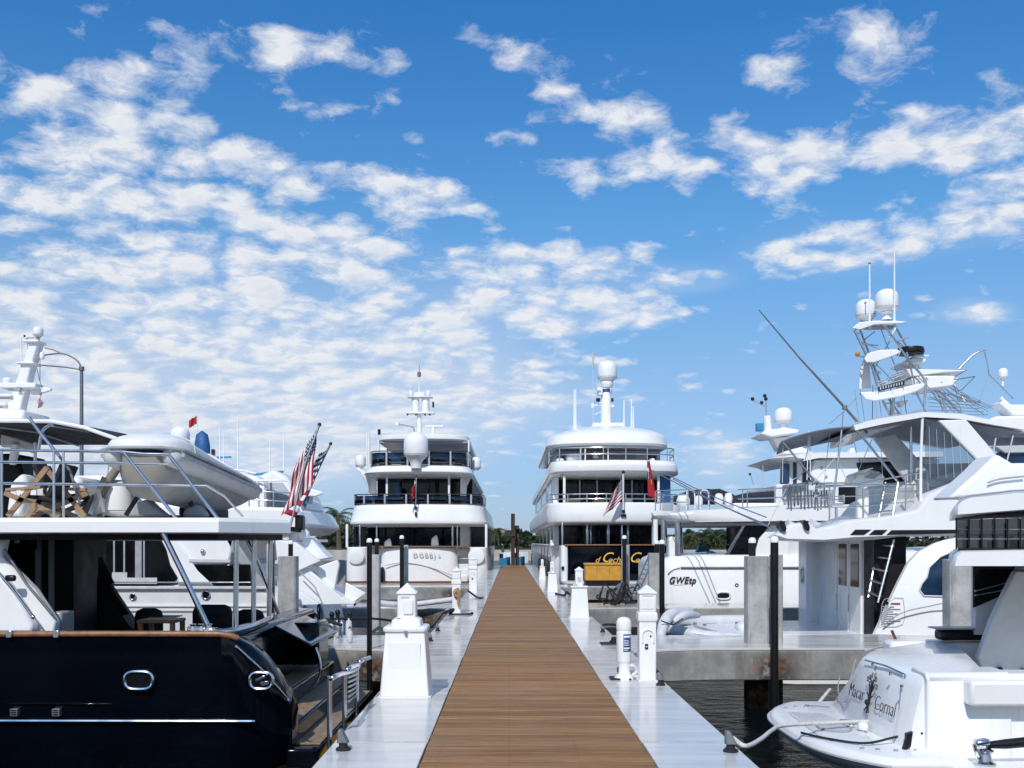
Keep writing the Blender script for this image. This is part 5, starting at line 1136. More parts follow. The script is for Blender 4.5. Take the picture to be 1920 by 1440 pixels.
MB().tube([T_(u, -(bw(u) + .11), .045) for u in (.9, .6, .3, .1, 0)] + [T_(-.045, -.25, .045), T_(-.05, 0, .045), T_(-.045, .25, .045)] + [T_(u, bw(u) + .11, .045) for u in (0, .1, .3, .6, .9, .98)], .016, 6).build('cover_hem', 'grey_trim', T)

# deck chairs, table and seats
def deck_chair(cx_, y, sc, label, fl):
    r = thing('deck_chair', label, 'chair', (cx_, y, Zd(968, y)), 'wooden chairs on the boat deck'); zf = Zd(968, y)
    for s_ in (0, .5 * sc):
        MB().bar((cx_ - .32 * sc * fl, y + s_, zf), (cx_ + .18 * sc * fl, y + s_, zf + .62 * sc), .03, .05).build('frame', 'chair_wood', r); MB().bar((cx_ + .34 * sc * fl, y + s_, zf), (cx_ - .36 * sc * fl, y + s_, zf + .30 * sc), .03, .05).build('frame', 'chair_wood', r)
        MB().bar((cx_ - .34 * sc * fl, y + s_, zf + .34 * sc), (cx_ + .1 * sc * fl, y + s_, zf + .37 * sc), .05, .025).build('arm_rest', 'chair_wood', r)
    MB().obox((cx_ + .02 * fl, y + .25 * sc, zf + .24 * sc), (.44 * sc, .44 * sc, .04), Matrix.Rotation(R(8 * fl), 3, 'Y')).build('seat', 'canvas_black', r, bev=.01)
    MB().obox((cx_ + .26 * fl * sc, y + .25 * sc, zf + .46 * sc), (.05, .44 * sc, .46 * sc), Matrix.Rotation(R(24 * fl), 3, 'Y')).build('backrest', 'canvas_black', r, bev=.01)
    for k in range(3): MB().box(cx_ - .28 * sc + k * .1, cx_ - .21 * sc + k * .1, y - .012, y - .004, zf + .27 * sc, zf + .36 * sc).build('side_pocket', 'canvas_white', r)
deck_chair(Xd(62, 9.9), 9.9, .78, 'wooden deck chair with black cloth at the left end of the boat deck rail', 1)
deck_chair(Xd(112, 10.2), 10.2, .8, 'wooden deck chair with black cloth beside the tender crane', -1)
r = thing('teak_table', 'small teak side table standing in the navy yacht cockpit', 'table', (Xd(290, 10.6), 10.8, -.55))
zt_ = Zd(1163, 10.6)
MB().box(Xd(255, 10.6), Xd(326, 10.6), 10.6, 11.0, zt_ - .035, zt_).build('table_top', 'teak', r, bev=.008)
for a in (257, 317):
    for yy in (10.62, 10.94): MB().box(Xd(a, 10.6), Xd(a, 10.6) + .045, yy, yy + .045, -.55, zt_ - .036).build('leg', 'teak', r)
for k, (a0, a1, b0, y0, y1, lb_) in enumerate(((212, 272, 1147, 10.9, 11.6, 'black cushioned cockpit seat left of the teak table'), (321, 405, 1141, 11.0, 11.8, 'large black covered armchair right of the teak table'), (408, 470, 1150, 11.6, 12.4, 'black covered settee at the stern of the navy yacht cockpit'))):
    r = thing('cockpit_seat', lb_, 'seat', (Xd((a0 + a1) / 2, y0), (y0 + y1) / 2, -.55)); x0, x1 = Xd(a0, y0), Xd(a1, y0); zt_ = Zd(b0, y0)
    MB().box(x0, x1, y0, y1, -.55, -.05).build('seat', 'canvas_black', r, bev=.06); MB().box(x0 + .02, x1 - .02, y1 - .22, y1 + .02, -.1, zt_).build('backrest', 'canvas_black', r, bev=.09)
MB().box(Xd(270, 11.5), Xd(322, 11.5), 11.4, 11.9, Zd(1160, 11.5), Zd(1158, 11.5)).build('seat_cushion', 'canvas_white', r, bev=.01)

# flags on the stern staffs
flag4('flag', 'large United States flag draped from the slanted staff of the navy yacht', W(594, 804, 11.0), W(556, 868, 10.9), W(586, 905, 10.8), W(529, 972, 10.75), 'us_flag', folds=1.3, amp=.035, n=(44, 30), sway=.012, polepts=pl([(545, 985, 10.6), (572, 870, 10.85), (599, 796, 11.0)]), pr=.012, pmat='galv')
flag4('flag', 'second United States flag behind it, starred canton uppermost, on a thinner staff', W(618, 838, 18.4), W(556, 972, 18.1), W(600, 848, 18.3), W(528, 962, 18.0), 'us_flag', folds=.5, amp=.035, n=(16, 40), umax=.39, sway=.02, vf=2.2, polepts=pl([(568, 948, 18.3), (597, 880, 18.38), (620, 832, 18.45)]), pr=.018, pmat='galv')
# chrome boarding rails at the swim platform
r = thing('boarding_rail', 'polished steel boarding handrail between the navy yacht and the dock', 'handrail', (Xd(640, 8.4), 8.8, -.7))
for a, b_, c_, dd in ((618, 1272, 1400, 8.2), (646, 1256, 1362, 9.1), (669, 1242, 1335, 10.0)):
    rod('rail_post', smoothed(pl([(a, c_ + 60, dd), (a, b_ + 12, dd), (a + 2, b_ + 3, dd), (a + 9, b_ - 3, dd), (a + 24, b_ - 9, dd + .35)])), .022, 'steel', r)
rod('rail', pl([(632, 1266, 8.4), (664, 1258, 9.4), (673, 1248, 10.0), (671, 1238, 10.2)]), .02, 'steel', r, sm=True)
for k in range(6): MB().tube(pl([(654, 1270 + k * 9, 9.2), (670, 1264 + k * 8, 10.0)]), .012, 6).build('rung', 'steel', r)

# ------------------------------------------------------------------ white motor yacht in the second slip on the left
D = 18.6; E = 23.2
Y = thing('motor_yacht', 'white motor yacht with long dark windows seen through the navy yacht cockpit', 'yacht', (-8, 20.8, WZ))
P = lambda pts: pl(pts, D)
hp = [(-400, 1095), (470, 1095), (522, 1112), (560, 1150), (575, 1215), (575, 1275), (-400, 1275)]
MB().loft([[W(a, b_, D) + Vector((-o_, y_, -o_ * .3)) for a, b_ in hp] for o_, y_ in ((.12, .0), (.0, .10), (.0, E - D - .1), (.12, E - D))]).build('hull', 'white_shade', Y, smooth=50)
MB().bar(W(-400, 1102, D - .03), W(500, 1102, D - .03), .08, .06).build('rub_rail', 'light_grey', Y, bev=.015)
MB().box(Xd(-400, D), Xd(530, D), D - .035, D + .1, Zd(1137, D), Zd(1134.5, D)).build('hull_moulding', 'white', Y); MB().box(Xd(-400, D), Xd(530, D), D - .03, D + .1, Zd(1146, D), Zd(1144, D)).build('hull_moulding', 'light_grey', Y)
for a, b_, r_ in ((249, 1119, .055), (386, 1116, .075)): 
    o_ = MB().tube([W(a, b_, D - .02) + Vector((r_ * math.cos(t_), 0, r_ * math.sin(t_))) for t_ in [2 * math.pi * i / 16 for i in range(16)]], .014, 6, closed=True).build('porthole', 'steel', Y)
    MB().lathe([(r_, 0), (r_, .01)], W(a, b_, D - .012), 16, rot=Matrix.Rotation(R(90), 3, 'X')).build('pane', 'glass', o_)
MB().prism(P([(-400, 960), (120, 955), (432, 965), (440, 1010), (430, 1055), (418, 1060), (425, 1092), (-400, 1094)]), (0, E - D - .6, 0)).build('house', 'white', Y, bev=.04)
MB().prism([q + Vector((0, -.03, 0)) for q in P([(150, 1004), (298, 1004), (312, 1030), (320, 1060), (334, 1084), (324, 1096), (150, 1097)])], (0, .05, 0)).build('saloon_window', 'glass', Y, bev=.02)
for a, b_ in ((214, 1005), (233, 1005), (255, 1005), (270, 1005)): MB().box(Xd(a, D), Xd(a + (3 if a != 255 else 12), D), D - .045, D - .031, Zd(1085, D), Zd(b_, D)).build('window_bar', 'grey_trim', Y)
for a0, a1, b0 in ((212, 240, 1073), (240, 296, 1083)): MB().box(Xd(a0, D), Xd(a1, D), D - .05, D - .031, Zd(1095, D), Zd(b0, D)).build('curtain', 'light_grey', Y)
MB().prism([q + Vector((0, -.04, 0)) for q in P([(360, 1058), (470, 1058), (472, 1097), (402, 1097), (380, 1085)])], (0, .06, 0)).build('aft_window', 'glass', Y, bev=.02)
MB().prism([q + Vector((0, -.06, 0)) for q in P([(300, 1004), (330, 1010), (352, 1040), (372, 1070), (402, 1098), (336, 1098), (335, 1080), (318, 1040)])], (0, .09, 0)).build('pillar', 'white', Y, bev=.02)
MB().prism(P([(422, 1010), (440, 1010), (500, 1100), (480, 1100), (440, 1045)]), (0, .15, 0)).build('aft_pillar', 'grey_trim', Y, bev=.02)
MB().bar(W(355, 1051, D - .06), W(432, 1052, D - .06), .03, .05).build('trim_strip', 'light_grey', Y); MB().ball(W(380, 1034, D - .02), .05, 10).build('deck_filler', 'steel', Y)
for a in (-400, 100, 220, 330, 428): pass
rod('side_deck_rail', pl([(-300, 1088, D - .1), (300, 1092, D - .1), (470, 1092, D - .1)]), .014, 'steel', Y)
# flying bridge
MB().prism(P([(-400, 948), (330, 945), (545, 952), (566, 985), (540, 1000), (430, 1006), (-400, 1004)]), (0, E - D - .3, 0)).build('bridge_deck', 'white', Y, bev=.06)
MB().prism(pl([(-200, 905), (180, 890), (330, 905), (480, 890), (500, 915), (540, 930), (548, 955), (-200, 955)], D + .5), (0, E - D - 1.2, 0)).build('bridge_coaming', 'white', Y, bev=.08)
MB().prism(pl([(485, 892), (512, 880), (535, 892), (560, 925), (555, 950), (480, 950)], D + 1.2), (0, 1.6, 0)).build('helm_cover', 'canvas_white', Y, bev=.08)
MB().prism(pl([(495, 905), (530, 905), (552, 935), (556, 958), (496, 958)], D + .4), (0, .03, 0)).build('vinyl_screen', 'vinyl', Y)
for a, b_ in ((482, 900), (508, 898), (536, 930)): rod('cover_frame', pl([(a, b_, D + .45), (a + 1, 955, D + .45)]), .02, 'white', Y)
rod('cover_frame', pl([(470, 901, D + .45), (540, 901, D + .45), (566, 960, D + .45)]), .02, 'white', Y)
MB().bar(W(475, 890, D + 2), W(531, 884, D + 2), .12, .04).build('radar_bar', 'blue_bar', Y, bev=.01); MB().tube(pl([(507, 887, D + 2), (507, 900, D + 2)]), .07, 8).build('radar_foot', 'white', Y)
MB().prism(pl([(488, 900), (508, 890), (522, 896), (520, 905), (488, 905)], D + 1.8), (0, .6, 0)).build('radar_base', 'white', Y, bev=.04)
MB().loft([[W(a, b_, D + dd) for a, b_ in ((568, 918), (582, 916), (604, 922), (607, 926), (590, 932), (570, 930))] for dd in (1.5, 3.2)]).build('wing_platform', 'white', Y, bev=.04)
MB().bar(W(566, 960, D + 1.8), W(580, 928, D + 1.8), .06, .06).build('platform_strut', 'blue_bar', Y)
for a, b0 in ((506, 815), (532, 812), (412, 800), (419, 806), (446, 785)): MB().tube([W(a, 900, D + 2.5), W(a, b0, D + 2.5)], [.014, .008], 5).build('whip_aerial', 'dome', Y)
for c_, d_, hh in ((449, 893, 10), (463, 898, 9)): MB().lathe([(.17, 0), (.21, .03), (.21, .09), (.15, .13), (.03, .14)], W(c_, d_ + 4, D + 2), 18).build('radome', 'dome', Y)
rod('rail', pl([(430, 880, D + .6), (455, 882, D + .6), (480, 888, D + .6)]), .016, 'white', Y)
railing(Y, [W(330, 946, D + .1), W(430, 948, D + .1), W(540, 954, D + .1), W(562, 960, D + 1.2)], [.14, .30], .013, 'steel', 8)
MB().prism([q + Vector((0, -.02, 0)) for q in pl([(335, 915), (420, 912), (470, 905), (478, 925), (420, 930), (335, 932)], D + .5)], (0, .05, 0)).build('bridge_window', 'glass', Y, bev=.02)
for i in range(6): rod('stanchion', pl([(200 + i * 45, 905, D + 1.2), (204 + i * 45, 872 + (i % 3) * 6, D + 1.2)]), .013, 'steel', Y)
# mast of this yacht (left edge of the picture)
def M4(px, py): return W(px, py, D + 2.4)
MB().prism(pl([(-500, 790), (50, 788), (56, 793), (50, 800), (-500, 802)], D + .9), (0, 3.2, 0)).build('hardtop', 'white', Y, bev=.03)
MB().prism(pl([(-60, 768), (2, 765), (46, 768), (44, 789), (-60, 789)], D + 1.8), (0, 1.2, 0)).build('mast_plinth', 'white', Y, bev=.06)
MB().loft([[M4(a, b_) + Vector((0, y_, 0)) for a, y_ in ((a0, -.12), (a1, -.12), (a1, .16), (a0, .16))] for a0, a1, b_ in ((2, 44, 770), (24, 47, 752), (29, 53, 730), (44, 63, 690), (60, 77, 645), (61, 79, 640))]).build('mast', 'white', Y, bev=.03, smooth=50)
for a0, a1, b_, h_ in ((7, 75, 720, 10), (-20, 30, 741, 5), (38, 72, 681, 4), (-20, 20, 757, 6), (50, 80, 640, 5)): MB().box(M4(a0, 0).x, M4(a1, 0).x, D + 2.2, D + 2.6, M4(0, b_ + h_).z, M4(0, b_).z).build('mast_arm', 'white', Y, bev=.025)
MB().prism([M4(a, b_) for a, b_ in ((55, 722), (95, 728), (94, 732), (72, 738), (58, 740))], (0, .1, 0)).build('mast_wing', 'white', Y, bev=.01)
dome(Y, 'radome', M4(71.5, 632), 18.5 * (D + 2.4) / FPX, 20 * (D + 2.4) / FPX); MB().tube([M4(71, 640), M4(71, 631)], .04, 8).build('dome_stem', 'grey_trim', Y)
for a, b_, r_ in ((14, 722, .10), (40, 717, .06), (79, 674, .05)): MB().lathe([(r_ * .8, -.06), (r_, -.03), (r_, .05), (r_ * .7, .08), (.02, .09)], M4(a, b_ - 6), 14).build('small_dome', 'dome', Y)
for a, b0, b1 in ((40, 632, 705), (51, 645, 680)): MB().tube([M4(a, b1), M4(a, b0)], .012, 5).build('whip_aerial', 'dome', Y)
MB().ball(M4(46, 630), .025, 8).build('aerial_tip', 'black', Y); MB().tube(smoothed([M4(60, 645), M4(50, 640), M4(52, 634), M4(64, 633)]), .012, 5).build('mast_hoop', 'galv', Y)
MB().box(M4(40, 0).x, M4(46, 0).x, D + 2.2, D + 2.27, M4(0, 735).z, M4(0, 728).z).build('vent', 'grey_trim', Y)
for p_ in ([(69, 690), (75, 715), (79, 728)], [(75, 670), (75, 715)]): MB().tube([M4(*q) for q in p_], .006, 4).build('halyard', 'black', Y)
flag('flag', 'small limp courtesy flag, blue over red, on the white mast at the left', M4(80, 729), M4(74, 733), (-.03, 0, -.36), 'us_flag', folds=2, amp=.05, group='flags')
# folded gangway and stern mouldings of the same yacht
G = thing('folding_passerelle', 'white angular folded gangway panels on the stern behind the grey pile', 'gangway', W(620, 1130, 19))
for i, (poly, dd, t_) in enumerate((([(516, 1012), (556, 1018), (590, 1048), (556, 1070), (520, 1060)], 18.3, .5), ([(552, 1016), (600, 1052), (556, 1072), (550, 1050)], 17.9, .12), ([(568, 1010), (582, 1008), (606, 1036), (617, 1046), (588, 1052), (566, 1030)], 18.6, .6), ([(586, 1066), (632, 1050), (636, 1058), (626, 1110), (600, 1085)], 18.2, .14), ([(555, 1090), (572, 1062), (640, 1120), (662, 1133), (560, 1135)], 18.0, .8), ([(520, 1090), (560, 1108), (600, 1134), (520, 1136)], 17.6, .25), ([(648, 1092), (686, 1112), (660, 1132), (646, 1124)], 18.4, .06))):
    MB().prism(pl(poly, dd), (0, t_, 0)).build('panel', 'white', G, bev=.015)
MB().prism(pl([(662, 1134), (686, 1113), (687, 1116), (664, 1137)], 18.38), (0, .06, 0)).build('panel_edge', 'grey_trim', G)
rod('tie_rope', pl([(560, 1070, 17.8), (590, 1100, 17.8), (606, 1134, 17.8)]), .012, 'grey_trim', G)
MB().tube(pl([(556, 995, 19), (548, 1050, 18.9)]), .12, 10).build('post', 'white_shade', G); MB().ball(W(568, 1004, 19), .14, 12).build('roller', 'white', G); MB().bar(W(575, 1014, 19), W(612, 1014, 19.4), .08, .05).build('arm', 'light_grey', G)
# white boat farther left behind: bow with dark window
D = 29
Y = thing('motor_cruiser', 'small white cruiser with a raked bow and dark side window, far left behind the flags', 'boat', (Xd(560, D), D + 1.5, WZ))
MB().loft([[W(a, b_, D + dd) for a, b_ in ((440, 1000), (440, 970), (570, 968), (600, 972), (618, 976), (600, 1000), (580, 1022), (560, 1060), (440, 1060))] for dd in (0, .4, 2.6, 3.0)]).build('hull', 'white_shade', Y, bev=.05)
MB().prism(pl([(520, 970), (545, 935), (575, 925), (590, 960), (600, 972)], D + .6), (0, 1.8, 0)).build('cabin', 'white', Y, bev=.05)
MB().prism(pl([(576, 978), (589, 981), (587, 987), (575, 986)], D - .02), (0, .05, 0)).build('side_window', 'glass', Y)
rod('bow_rail', pl([(570, 972, D + .1), (575, 968, D + .1), (600, 972, D + 1), (616, 978, D + 1.5)]), .02, 'steel', Y); MB().bar(W(596, 978, D - .05), W(618, 990, D + .6), .06, .12).build('trim_strip', 'grey_trim', Y)
MB().prism(pl([(300, 905), (330, 850), (390, 850), (440, 880), (460, 960), (300, 970)], D + .5), (0, 2.2, 0)).build('bridge', 'white', Y, bev=.06)
dome(Y, 'radome', W(337.5, 838, D + 1.2), 36 * (D + 1.2) / FPX, 38 * (D + 1.2) / FPX)
o_ = MB().lathe([(.02, -.62), (.28, -.5), (.44, -.1), (.44, .15), (.32, .5), (.02, .62)], W(379, 846, D + 1), 18, sx=.55, sy=.4).build('seat_cover', 'blue_cover', Y)
MB().bar(W(403, 858, D + 1), W(433, 857, D + 1), .08, .05).build('radar_bar', 'blue_bar', Y); MB().box(Xd(396, D + 1), Xd(400, D + 1), D + 1, D + 1.2, Zd(870, D + 1), Zd(842, D + 1)).build('screen_frame', 'black', Y)
for a, b0, b1 in ((370, 776, 850), (531, 815, 880)): MB().tube([W(a, b1, D + 1.4), W(a, b0, D + 1.4)], .012, 5).build('whip_aerial', 'dome', Y)
flag('flag', 'small red and white pennant above the dome behind the tender', W(369, 779, D + 1.4), W(369, 794, D + 1.4), (-.25, 0, -.16), 'red', amp=.03, group='flags')
# street lamp
d = 62.0
r = thing('street_lamp', 'grey steel street lamp with a curved double arm, left behind the yachts', 'street lamp', (Xd(153, d), d, WZ))
MB().lathe([(.16, WZ - 1), (.125, Zd(700, d) * .5), (.10, Zd(692, d))], (Xd(153, d), d, 0), 12).build('pole', 'galv', r); MB().lathe([(.16, 0), (.16, .25)], W(153, 695, d), 12).build('collar', 'galv', r)
rod('arm', pl([(153, 694, d), (148, 680, d), (136, 670, d), (118, 663, d), (95, 664, d), (74, 668, d)]), .05, 'galv', r, sm=True); rod('arm', pl([(153, 693, d), (120, 688, d), (70, 684, d)]), .045, 'galv', r); rod('stay', pl([(115, 662, d), (100, 656, d), (84, 652, d)]), .035, 'galv', r)
MB().obox(W(70, 669, d), (.5, .25, .12)).build('lamp_head', 'galv', r, bev=.04)
# ------------------------------------------------------------------ white cruiser with hardtop over its cockpit (third slip on the right)
D, E = 28.0, 33.2
Y = thing('motor_yacht', 'white cruiser with black name and oblong port, stern towards the dock behind the grey pile', 'yacht', (Xd(1500, D), 30.6, WZ))
hp = [(1239, 1185), (1238, 1062), (1246, 1050), (1262, 1043), (1310, 1040), (1480, 1039), (2050, 1020), (2050, 1185)]
MB().loft([[W(a, b_, D) + Vector((o_ if a < 1300 else 0, y_, -o_ * .5 if b_ < 1100 else 0)) for a, b_ in hp] for o_, y_ in ((.35, 0.0), (.08, .10), (0, .4), (0, E - D - .4), (.08, E - D - .1), (.35, E - D))]).build('hull', 'white', Y, smooth=55)
MB().box(Xd(1276, D), Xd(1700, D), D - .05, D + .05, Zd(1066, D), Zd(1062.5, D)).build('rub_strip', 'galv', Y, bev=.015)
rod('hull_moulding', smoothed(pl([(1252, 1075, D - .005), (1262, 1068, D - .01), (1275, 1064, D - .02)])), .02, 'light_grey', Y)
oval(Y, W(1356.5, 1117, D - .01), .38, .20, 0, mat='white', r=.03)
o_ = MB().tube([W(1381.5, 1097, D - .01) + Vector((.04 * math.cos(t_), 0, .04 * math.sin(t_))) for t_ in [2 * math.pi * i / 14 for i in range(14)]], .014, 6, closed=True).build('porthole', 'black', Y)
text(Y, 'lettering', 'GWEtp', .26, W(1279, 1088.5, D - .02), (1, 0, 0), (0, 0, 1), 'ink', shear=.30, ext=.012, bold=.006, sx=.86, spacing=1.14)
rod('name_outline', smoothed(pl([(1262, 1096, D), (1270, 1097, D), (1290, 1095, D), (1296, 1090, D)])), .012, 'light_grey', Y)
# boat deck carried over the cockpit
MB().loft([[W(a, b_, D) + Vector((0, y_, 0)) + Vector((o_ + .12 * max(0, y_), 0, 0)) * (1 if a < 1300 else 0) for a, b_ in ((1226, 966), (1230, 971), (1245, 977), (1300, 979), (1470, 977), (1760, 975), (1760, 945), (1470, 947), (1460, 950), (1300, 957), (1240, 962))] for o_, y_ in ((.9, -.15), (.35, .02), (.08, .35), (0, .9), (0, E - D - .8), (.2, E - D - .2), (.8, E - D + .1))]).build('boat_deck', 'white', Y, smooth=45)
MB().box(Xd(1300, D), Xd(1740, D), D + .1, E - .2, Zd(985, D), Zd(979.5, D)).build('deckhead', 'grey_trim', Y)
for a, b1, w_, m_ in ((1229, 1022, .07, 'white'), (1244, 1022, .07, 'steel'), (1271, 1040, .09, 'steel')): MB().tube(pl([(a, b1, D + .35), (a, 974, D + .35)]), w_, 10).build('deck_post', m_, Y)
MB().tube(pl([(1278, 1040, E - .4), (1276, 985, E - .4)]), .06, 10).build('deck_post', 'steel', Y)
MB().prism(pl([(1254, 1044), (1254, 1008), (1262, 1003), (1276, 1018), (1276, 1044)], D + .5), (0, .5, 0)).build('cockpit_moulding', 'white', Y, bev=.06)
MB().prism(pl([(1362, 1041), (1396, 983), (1440, 983), (1432, 1000), (1420, 1022), (1412, 1041)], D + .3), (0, .06, 0)).build('side_glass', 'glass', Y); MB().prism(pl([(1360, 1041), (1366, 1041), (1399, 983), (1393, 983)], D + .28), (0, .1, 0)).build('glass_frame', 'steel', Y, bev=.01)
MB().prism(pl([(1414, 1045), (1424, 1010), (1445, 985), (1480, 975), (1480, 1045)], D + .15), (0, .12, 0)).build('side_fairing', 'white', Y, bev=.02)
MB().box(Xd(1440, D), Xd(1700, D), D + .4, E - .4, Zd(1040, D), Zd(976, D)).build('saloon', 'white_shade', Y); MB().box(Xd(1430, D), Xd(1440, D) - .01, D + .6, E - .5, Zd(1040, D), Zd(984, D)).build('saloon_door', 'glass', Y)
r = thing('picnic_chair', 'small blue and white folding chair on the far side of the cruiser cockpit', 'chair', (Xd(1318, 32), 32, Zd(1040, 32)))
MB().prism(pl([(1306, 1036), (1310, 1024), (1326, 1023), (1332, 1034)], 32), (0, .3, 0)).build('seat', 'blue_bar', r, bev=.02); MB().prism(pl([(1326, 1033), (1336, 1033), (1350, 1039), (1330, 1039)], 32), (0, .3, 0)).build('towel', 'canvas_white', r, bev=.02)
MB().bar(W(1285, 1040, E - .1), W(1400, 1039, E - .1), .1, .04).build('far_cap_rail', 'teak', Y)
# rails, tanks and black covers on the boat deck
zt0 = 956
pth = [W(1290, zt0, D + .2), W(1240, zt0 + 1, D + .4), W(1229, zt0 + 2, D + 1.0), W(1229, zt0 + 2, D + 3.5)]
railing(Y, pth, [.22, .43, Zd(918, D) - Zd(956, D)], .016, 'steel', [0, .22, .42, .6, .8, 1])
railing(Y, [W(1310, 955, D + .1), W(1330, 955, D + .1)], [.5], .016, 'steel', [0, 1]); railing(Y, [W(1384, 950, D + .1), W(1470, 947, D + .1)], [.22, Zd(917, D) - Zd(949, D)], .018, 'steel', [.1, .2, 1])
MB().prism(pl([(1242, 958), (1241, 935), (1262, 930), (1262, 958)], D + .6), (0, .05, 0)).build('wind_screen', 'vinyl', Y)
for a, b_, ra, hh in ((1281, 940, 13, 30), (1310, 940, 8, 24), (1348, 937, 9, 26), (1366, 937, 8.5, 28)):
    s_ = D / FPX; MB().lathe([(.05, 0), (ra * s_ * .7, .02), (ra * s_, hh * s_ * .35), (ra * s_, hh * s_ * .65), (ra * s_ * .7, hh * s_ * .95), (.04, hh * s_)], W(a, b_ + hh / 2, D + 1.2), 18).build('life_raft', 'canvas_white', Y, smooth=60)
for a in (1321, 1295): rod('grab_hoop', smoothed(pl([(a - 8, 954, D + .5), (a - 7, 924, D + .5), (a, 919, D + .5), (a + 7, 924, D + .5), (a + 8, 954, D + .5)])), .018, 'white', Y)
for poly, dd in (([(1270, 945), (1272, 928), (1295, 919), (1330, 916), (1352, 921), (1364, 930), (1360, 944)], 29.6), ([(1372, 944), (1378, 930), (1400, 924), (1465, 919), (1466, 944)], 29.0), ([(1310, 943), (1318, 918), (1350, 916), (1380, 928), (1384, 943)], 30.4)): MB().prism(pl(poly, dd), (0, .9, 0)).build('black_cover', 'canvas_navy', Y, bev=.08)
MB().prism(pl([(1376, 943), (1468, 943), (1468, 966), (1376, 964)], D + .35), (0, 1.2, 0)).build('deck_locker', 'white', Y, bev=.04)
# upper house
U = D + .8
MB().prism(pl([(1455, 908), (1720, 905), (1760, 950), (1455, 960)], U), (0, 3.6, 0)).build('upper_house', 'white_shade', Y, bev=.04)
for a0, a1 in ((1572, 1606), (1626, 1662), (1664, 1698)): MB().box(Xd(a0, U), Xd(a1, U), U - .03, U + .04, Zd(952, U), Zd(913, U)).build('house_window', 'glass', Y, bev=.03)
MB().box(Xd(1470, U), Xd(1566, U), U - .02, U + .04, Zd(950, U), Zd(918, U)).build('house_window', 'grey_trim', Y, bev=.03)
MB().prism(pl([(1528, 862), (1612, 858), (1612, 905), (1540, 906), (1520, 892)], U), (0, 3.4, 0)).build('pilot_house', 'white', Y, bev=.04)
MB().prism(pl([(1606, 868), (1730, 862), (1740, 905), (1618, 905)], U - .04), (0, .06, 0)).build('pilot_window', 'glass', Y, bev=.02); MB().box(Xd(1612, U), Xd(1760, U), U, U + 3.4, Zd(905, U), Zd(860, U)).build('pilot_house_wall', 'white_shade', Y)
for a, b_ in ((1540, 877), (1549, 894)):
    o_ = MB().box(Xd(a - 2.5, U), Xd(a + 2.5, U), U - .03, U + .02, Zd(b_ + 3, U), Zd(b_ - 3, U)).build('portlight', 'grey_trim', Y, bev=.02)
for a0, a1 in ((1484, 1492), (1500, 1510)): MB().box(Xd(a0, U), Xd(a1, U), U + .3, U + .5, Zd(908, U), Zd(860, U)).build('screen_post', 'white_shade', Y)
MB().box(Xd(1468, U), Xd(1484, U), U + .2, U + .3, Zd(906, U), Zd(868, U)).build('wheelhouse_glass', 'glass_blue', Y); MB().box(Xd(1493, U), Xd(1526, U), U + .35, U + .45, Zd(906, U), Zd(862, U)).build('wheelhouse_glass', 'glass_blue', Y)
MB().loft([[W(a, b_, U) + Vector((o_ if a < 1500 else 0, y_, 0)) for a, b_ in ((1448, 858), (1462, 853), (1530, 850), (1760, 848), (1760, 858), (1530, 860), (1500, 866), (1470, 862))] for o_, y_ in ((.5, -.3), (0, .4), (0, 3.2), (.5, 4.0))]).build('roof', 'white', Y, smooth=45)
MB().prism(pl([(1466, 852), (1480, 836), (1500, 835), (1530, 850)], U + .8), (0, 1.5, 0)).build('roof_hump', 'white', Y, bev=.06); MB().prism(pl([(1592, 850), (1596, 840), (1602, 840), (1606, 850)], U + 1), (0, .3, 0)).build('roof_vent', 'white', Y, bev=.03)
# mast group over the wheelhouse
Q = U + 2.0
MB().loft([[W(a, b_, Q) + Vector((0, y_, 0)) for a, b_ in ((1421, 816), (1432, 808), (1470, 805), (1492, 808), (1490, 815), (1440, 822))] for y_ in (-.4, 1.0)]).build('mast_wing', 'white', Y, bev=.04)
MB().prism(pl([(1448, 820), (1480, 818), (1500, 852), (1466, 852)], Q), (0, .6, 0)).build('mast_leg', 'white', Y, bev=.04)
dome(Y, 'radome', W(1468.5, 797, Q), 33 * Q / FPX, 33 * Q / FPX, foot=.12)
MB().tube(pl([(1440, 808, Q), (1438, 780, Q)]), .12, 12).build('mast_drum', 'white', Y); MB().tube(pl([(1437, 780, Q), (1436, 752, Q)]), .025, 6).build('mast_pole', 'grey_trim', Y)
for a, b_ in ((1411, 748), (1436, 748), (1428, 755), (1434, 742)): MB().ball(W(a, b_, Q), .06, 8).build('instrument', 'black', Y)
MB().bar(W(1411, 750, Q), W(1436, 762, Q), .04, .03).build('mast_arm', 'grey_trim', Y); MB().box(Xd(1419, Q), Xd(1432, Q), Q, Q + .2, Zd(808, Q), Zd(793, Q)).build('mast_box', 'blue_bar', Y, bev=.02)
rod('stay', pl([(1407, 888, 30), (1413, 910, 30)]), .012, 'grey_trim', Y); MB().ball(W(1406, 889, 30), .04, 8).build('aerial_pod', 'black', Y); MB().tube(pl([(1431, 915, 30), (1430, 853, 30)]), .01, 5).build('whip_aerial', 'light_grey', Y)
for p0, p1 in (((1222, 882), (1440, 985)), ((1262, 898), (1450, 992)), ((1245, 887), (1437, 970))):
    rope([W(*p0, 27.8), W((p0[0] + p1[0]) / 2, (p0[1] + p1[1]) / 2 + 4, 25), W(*p1, 22.5)], .014, 'alu', 'thin pale outrigger line slanting from the flag to the fishing boat, %s of three' % {1222: 'top', 1262: 'bottom', 1245: 'middle'}[p0[0]], 'line', 'rigging_line', 'outrigger lines')

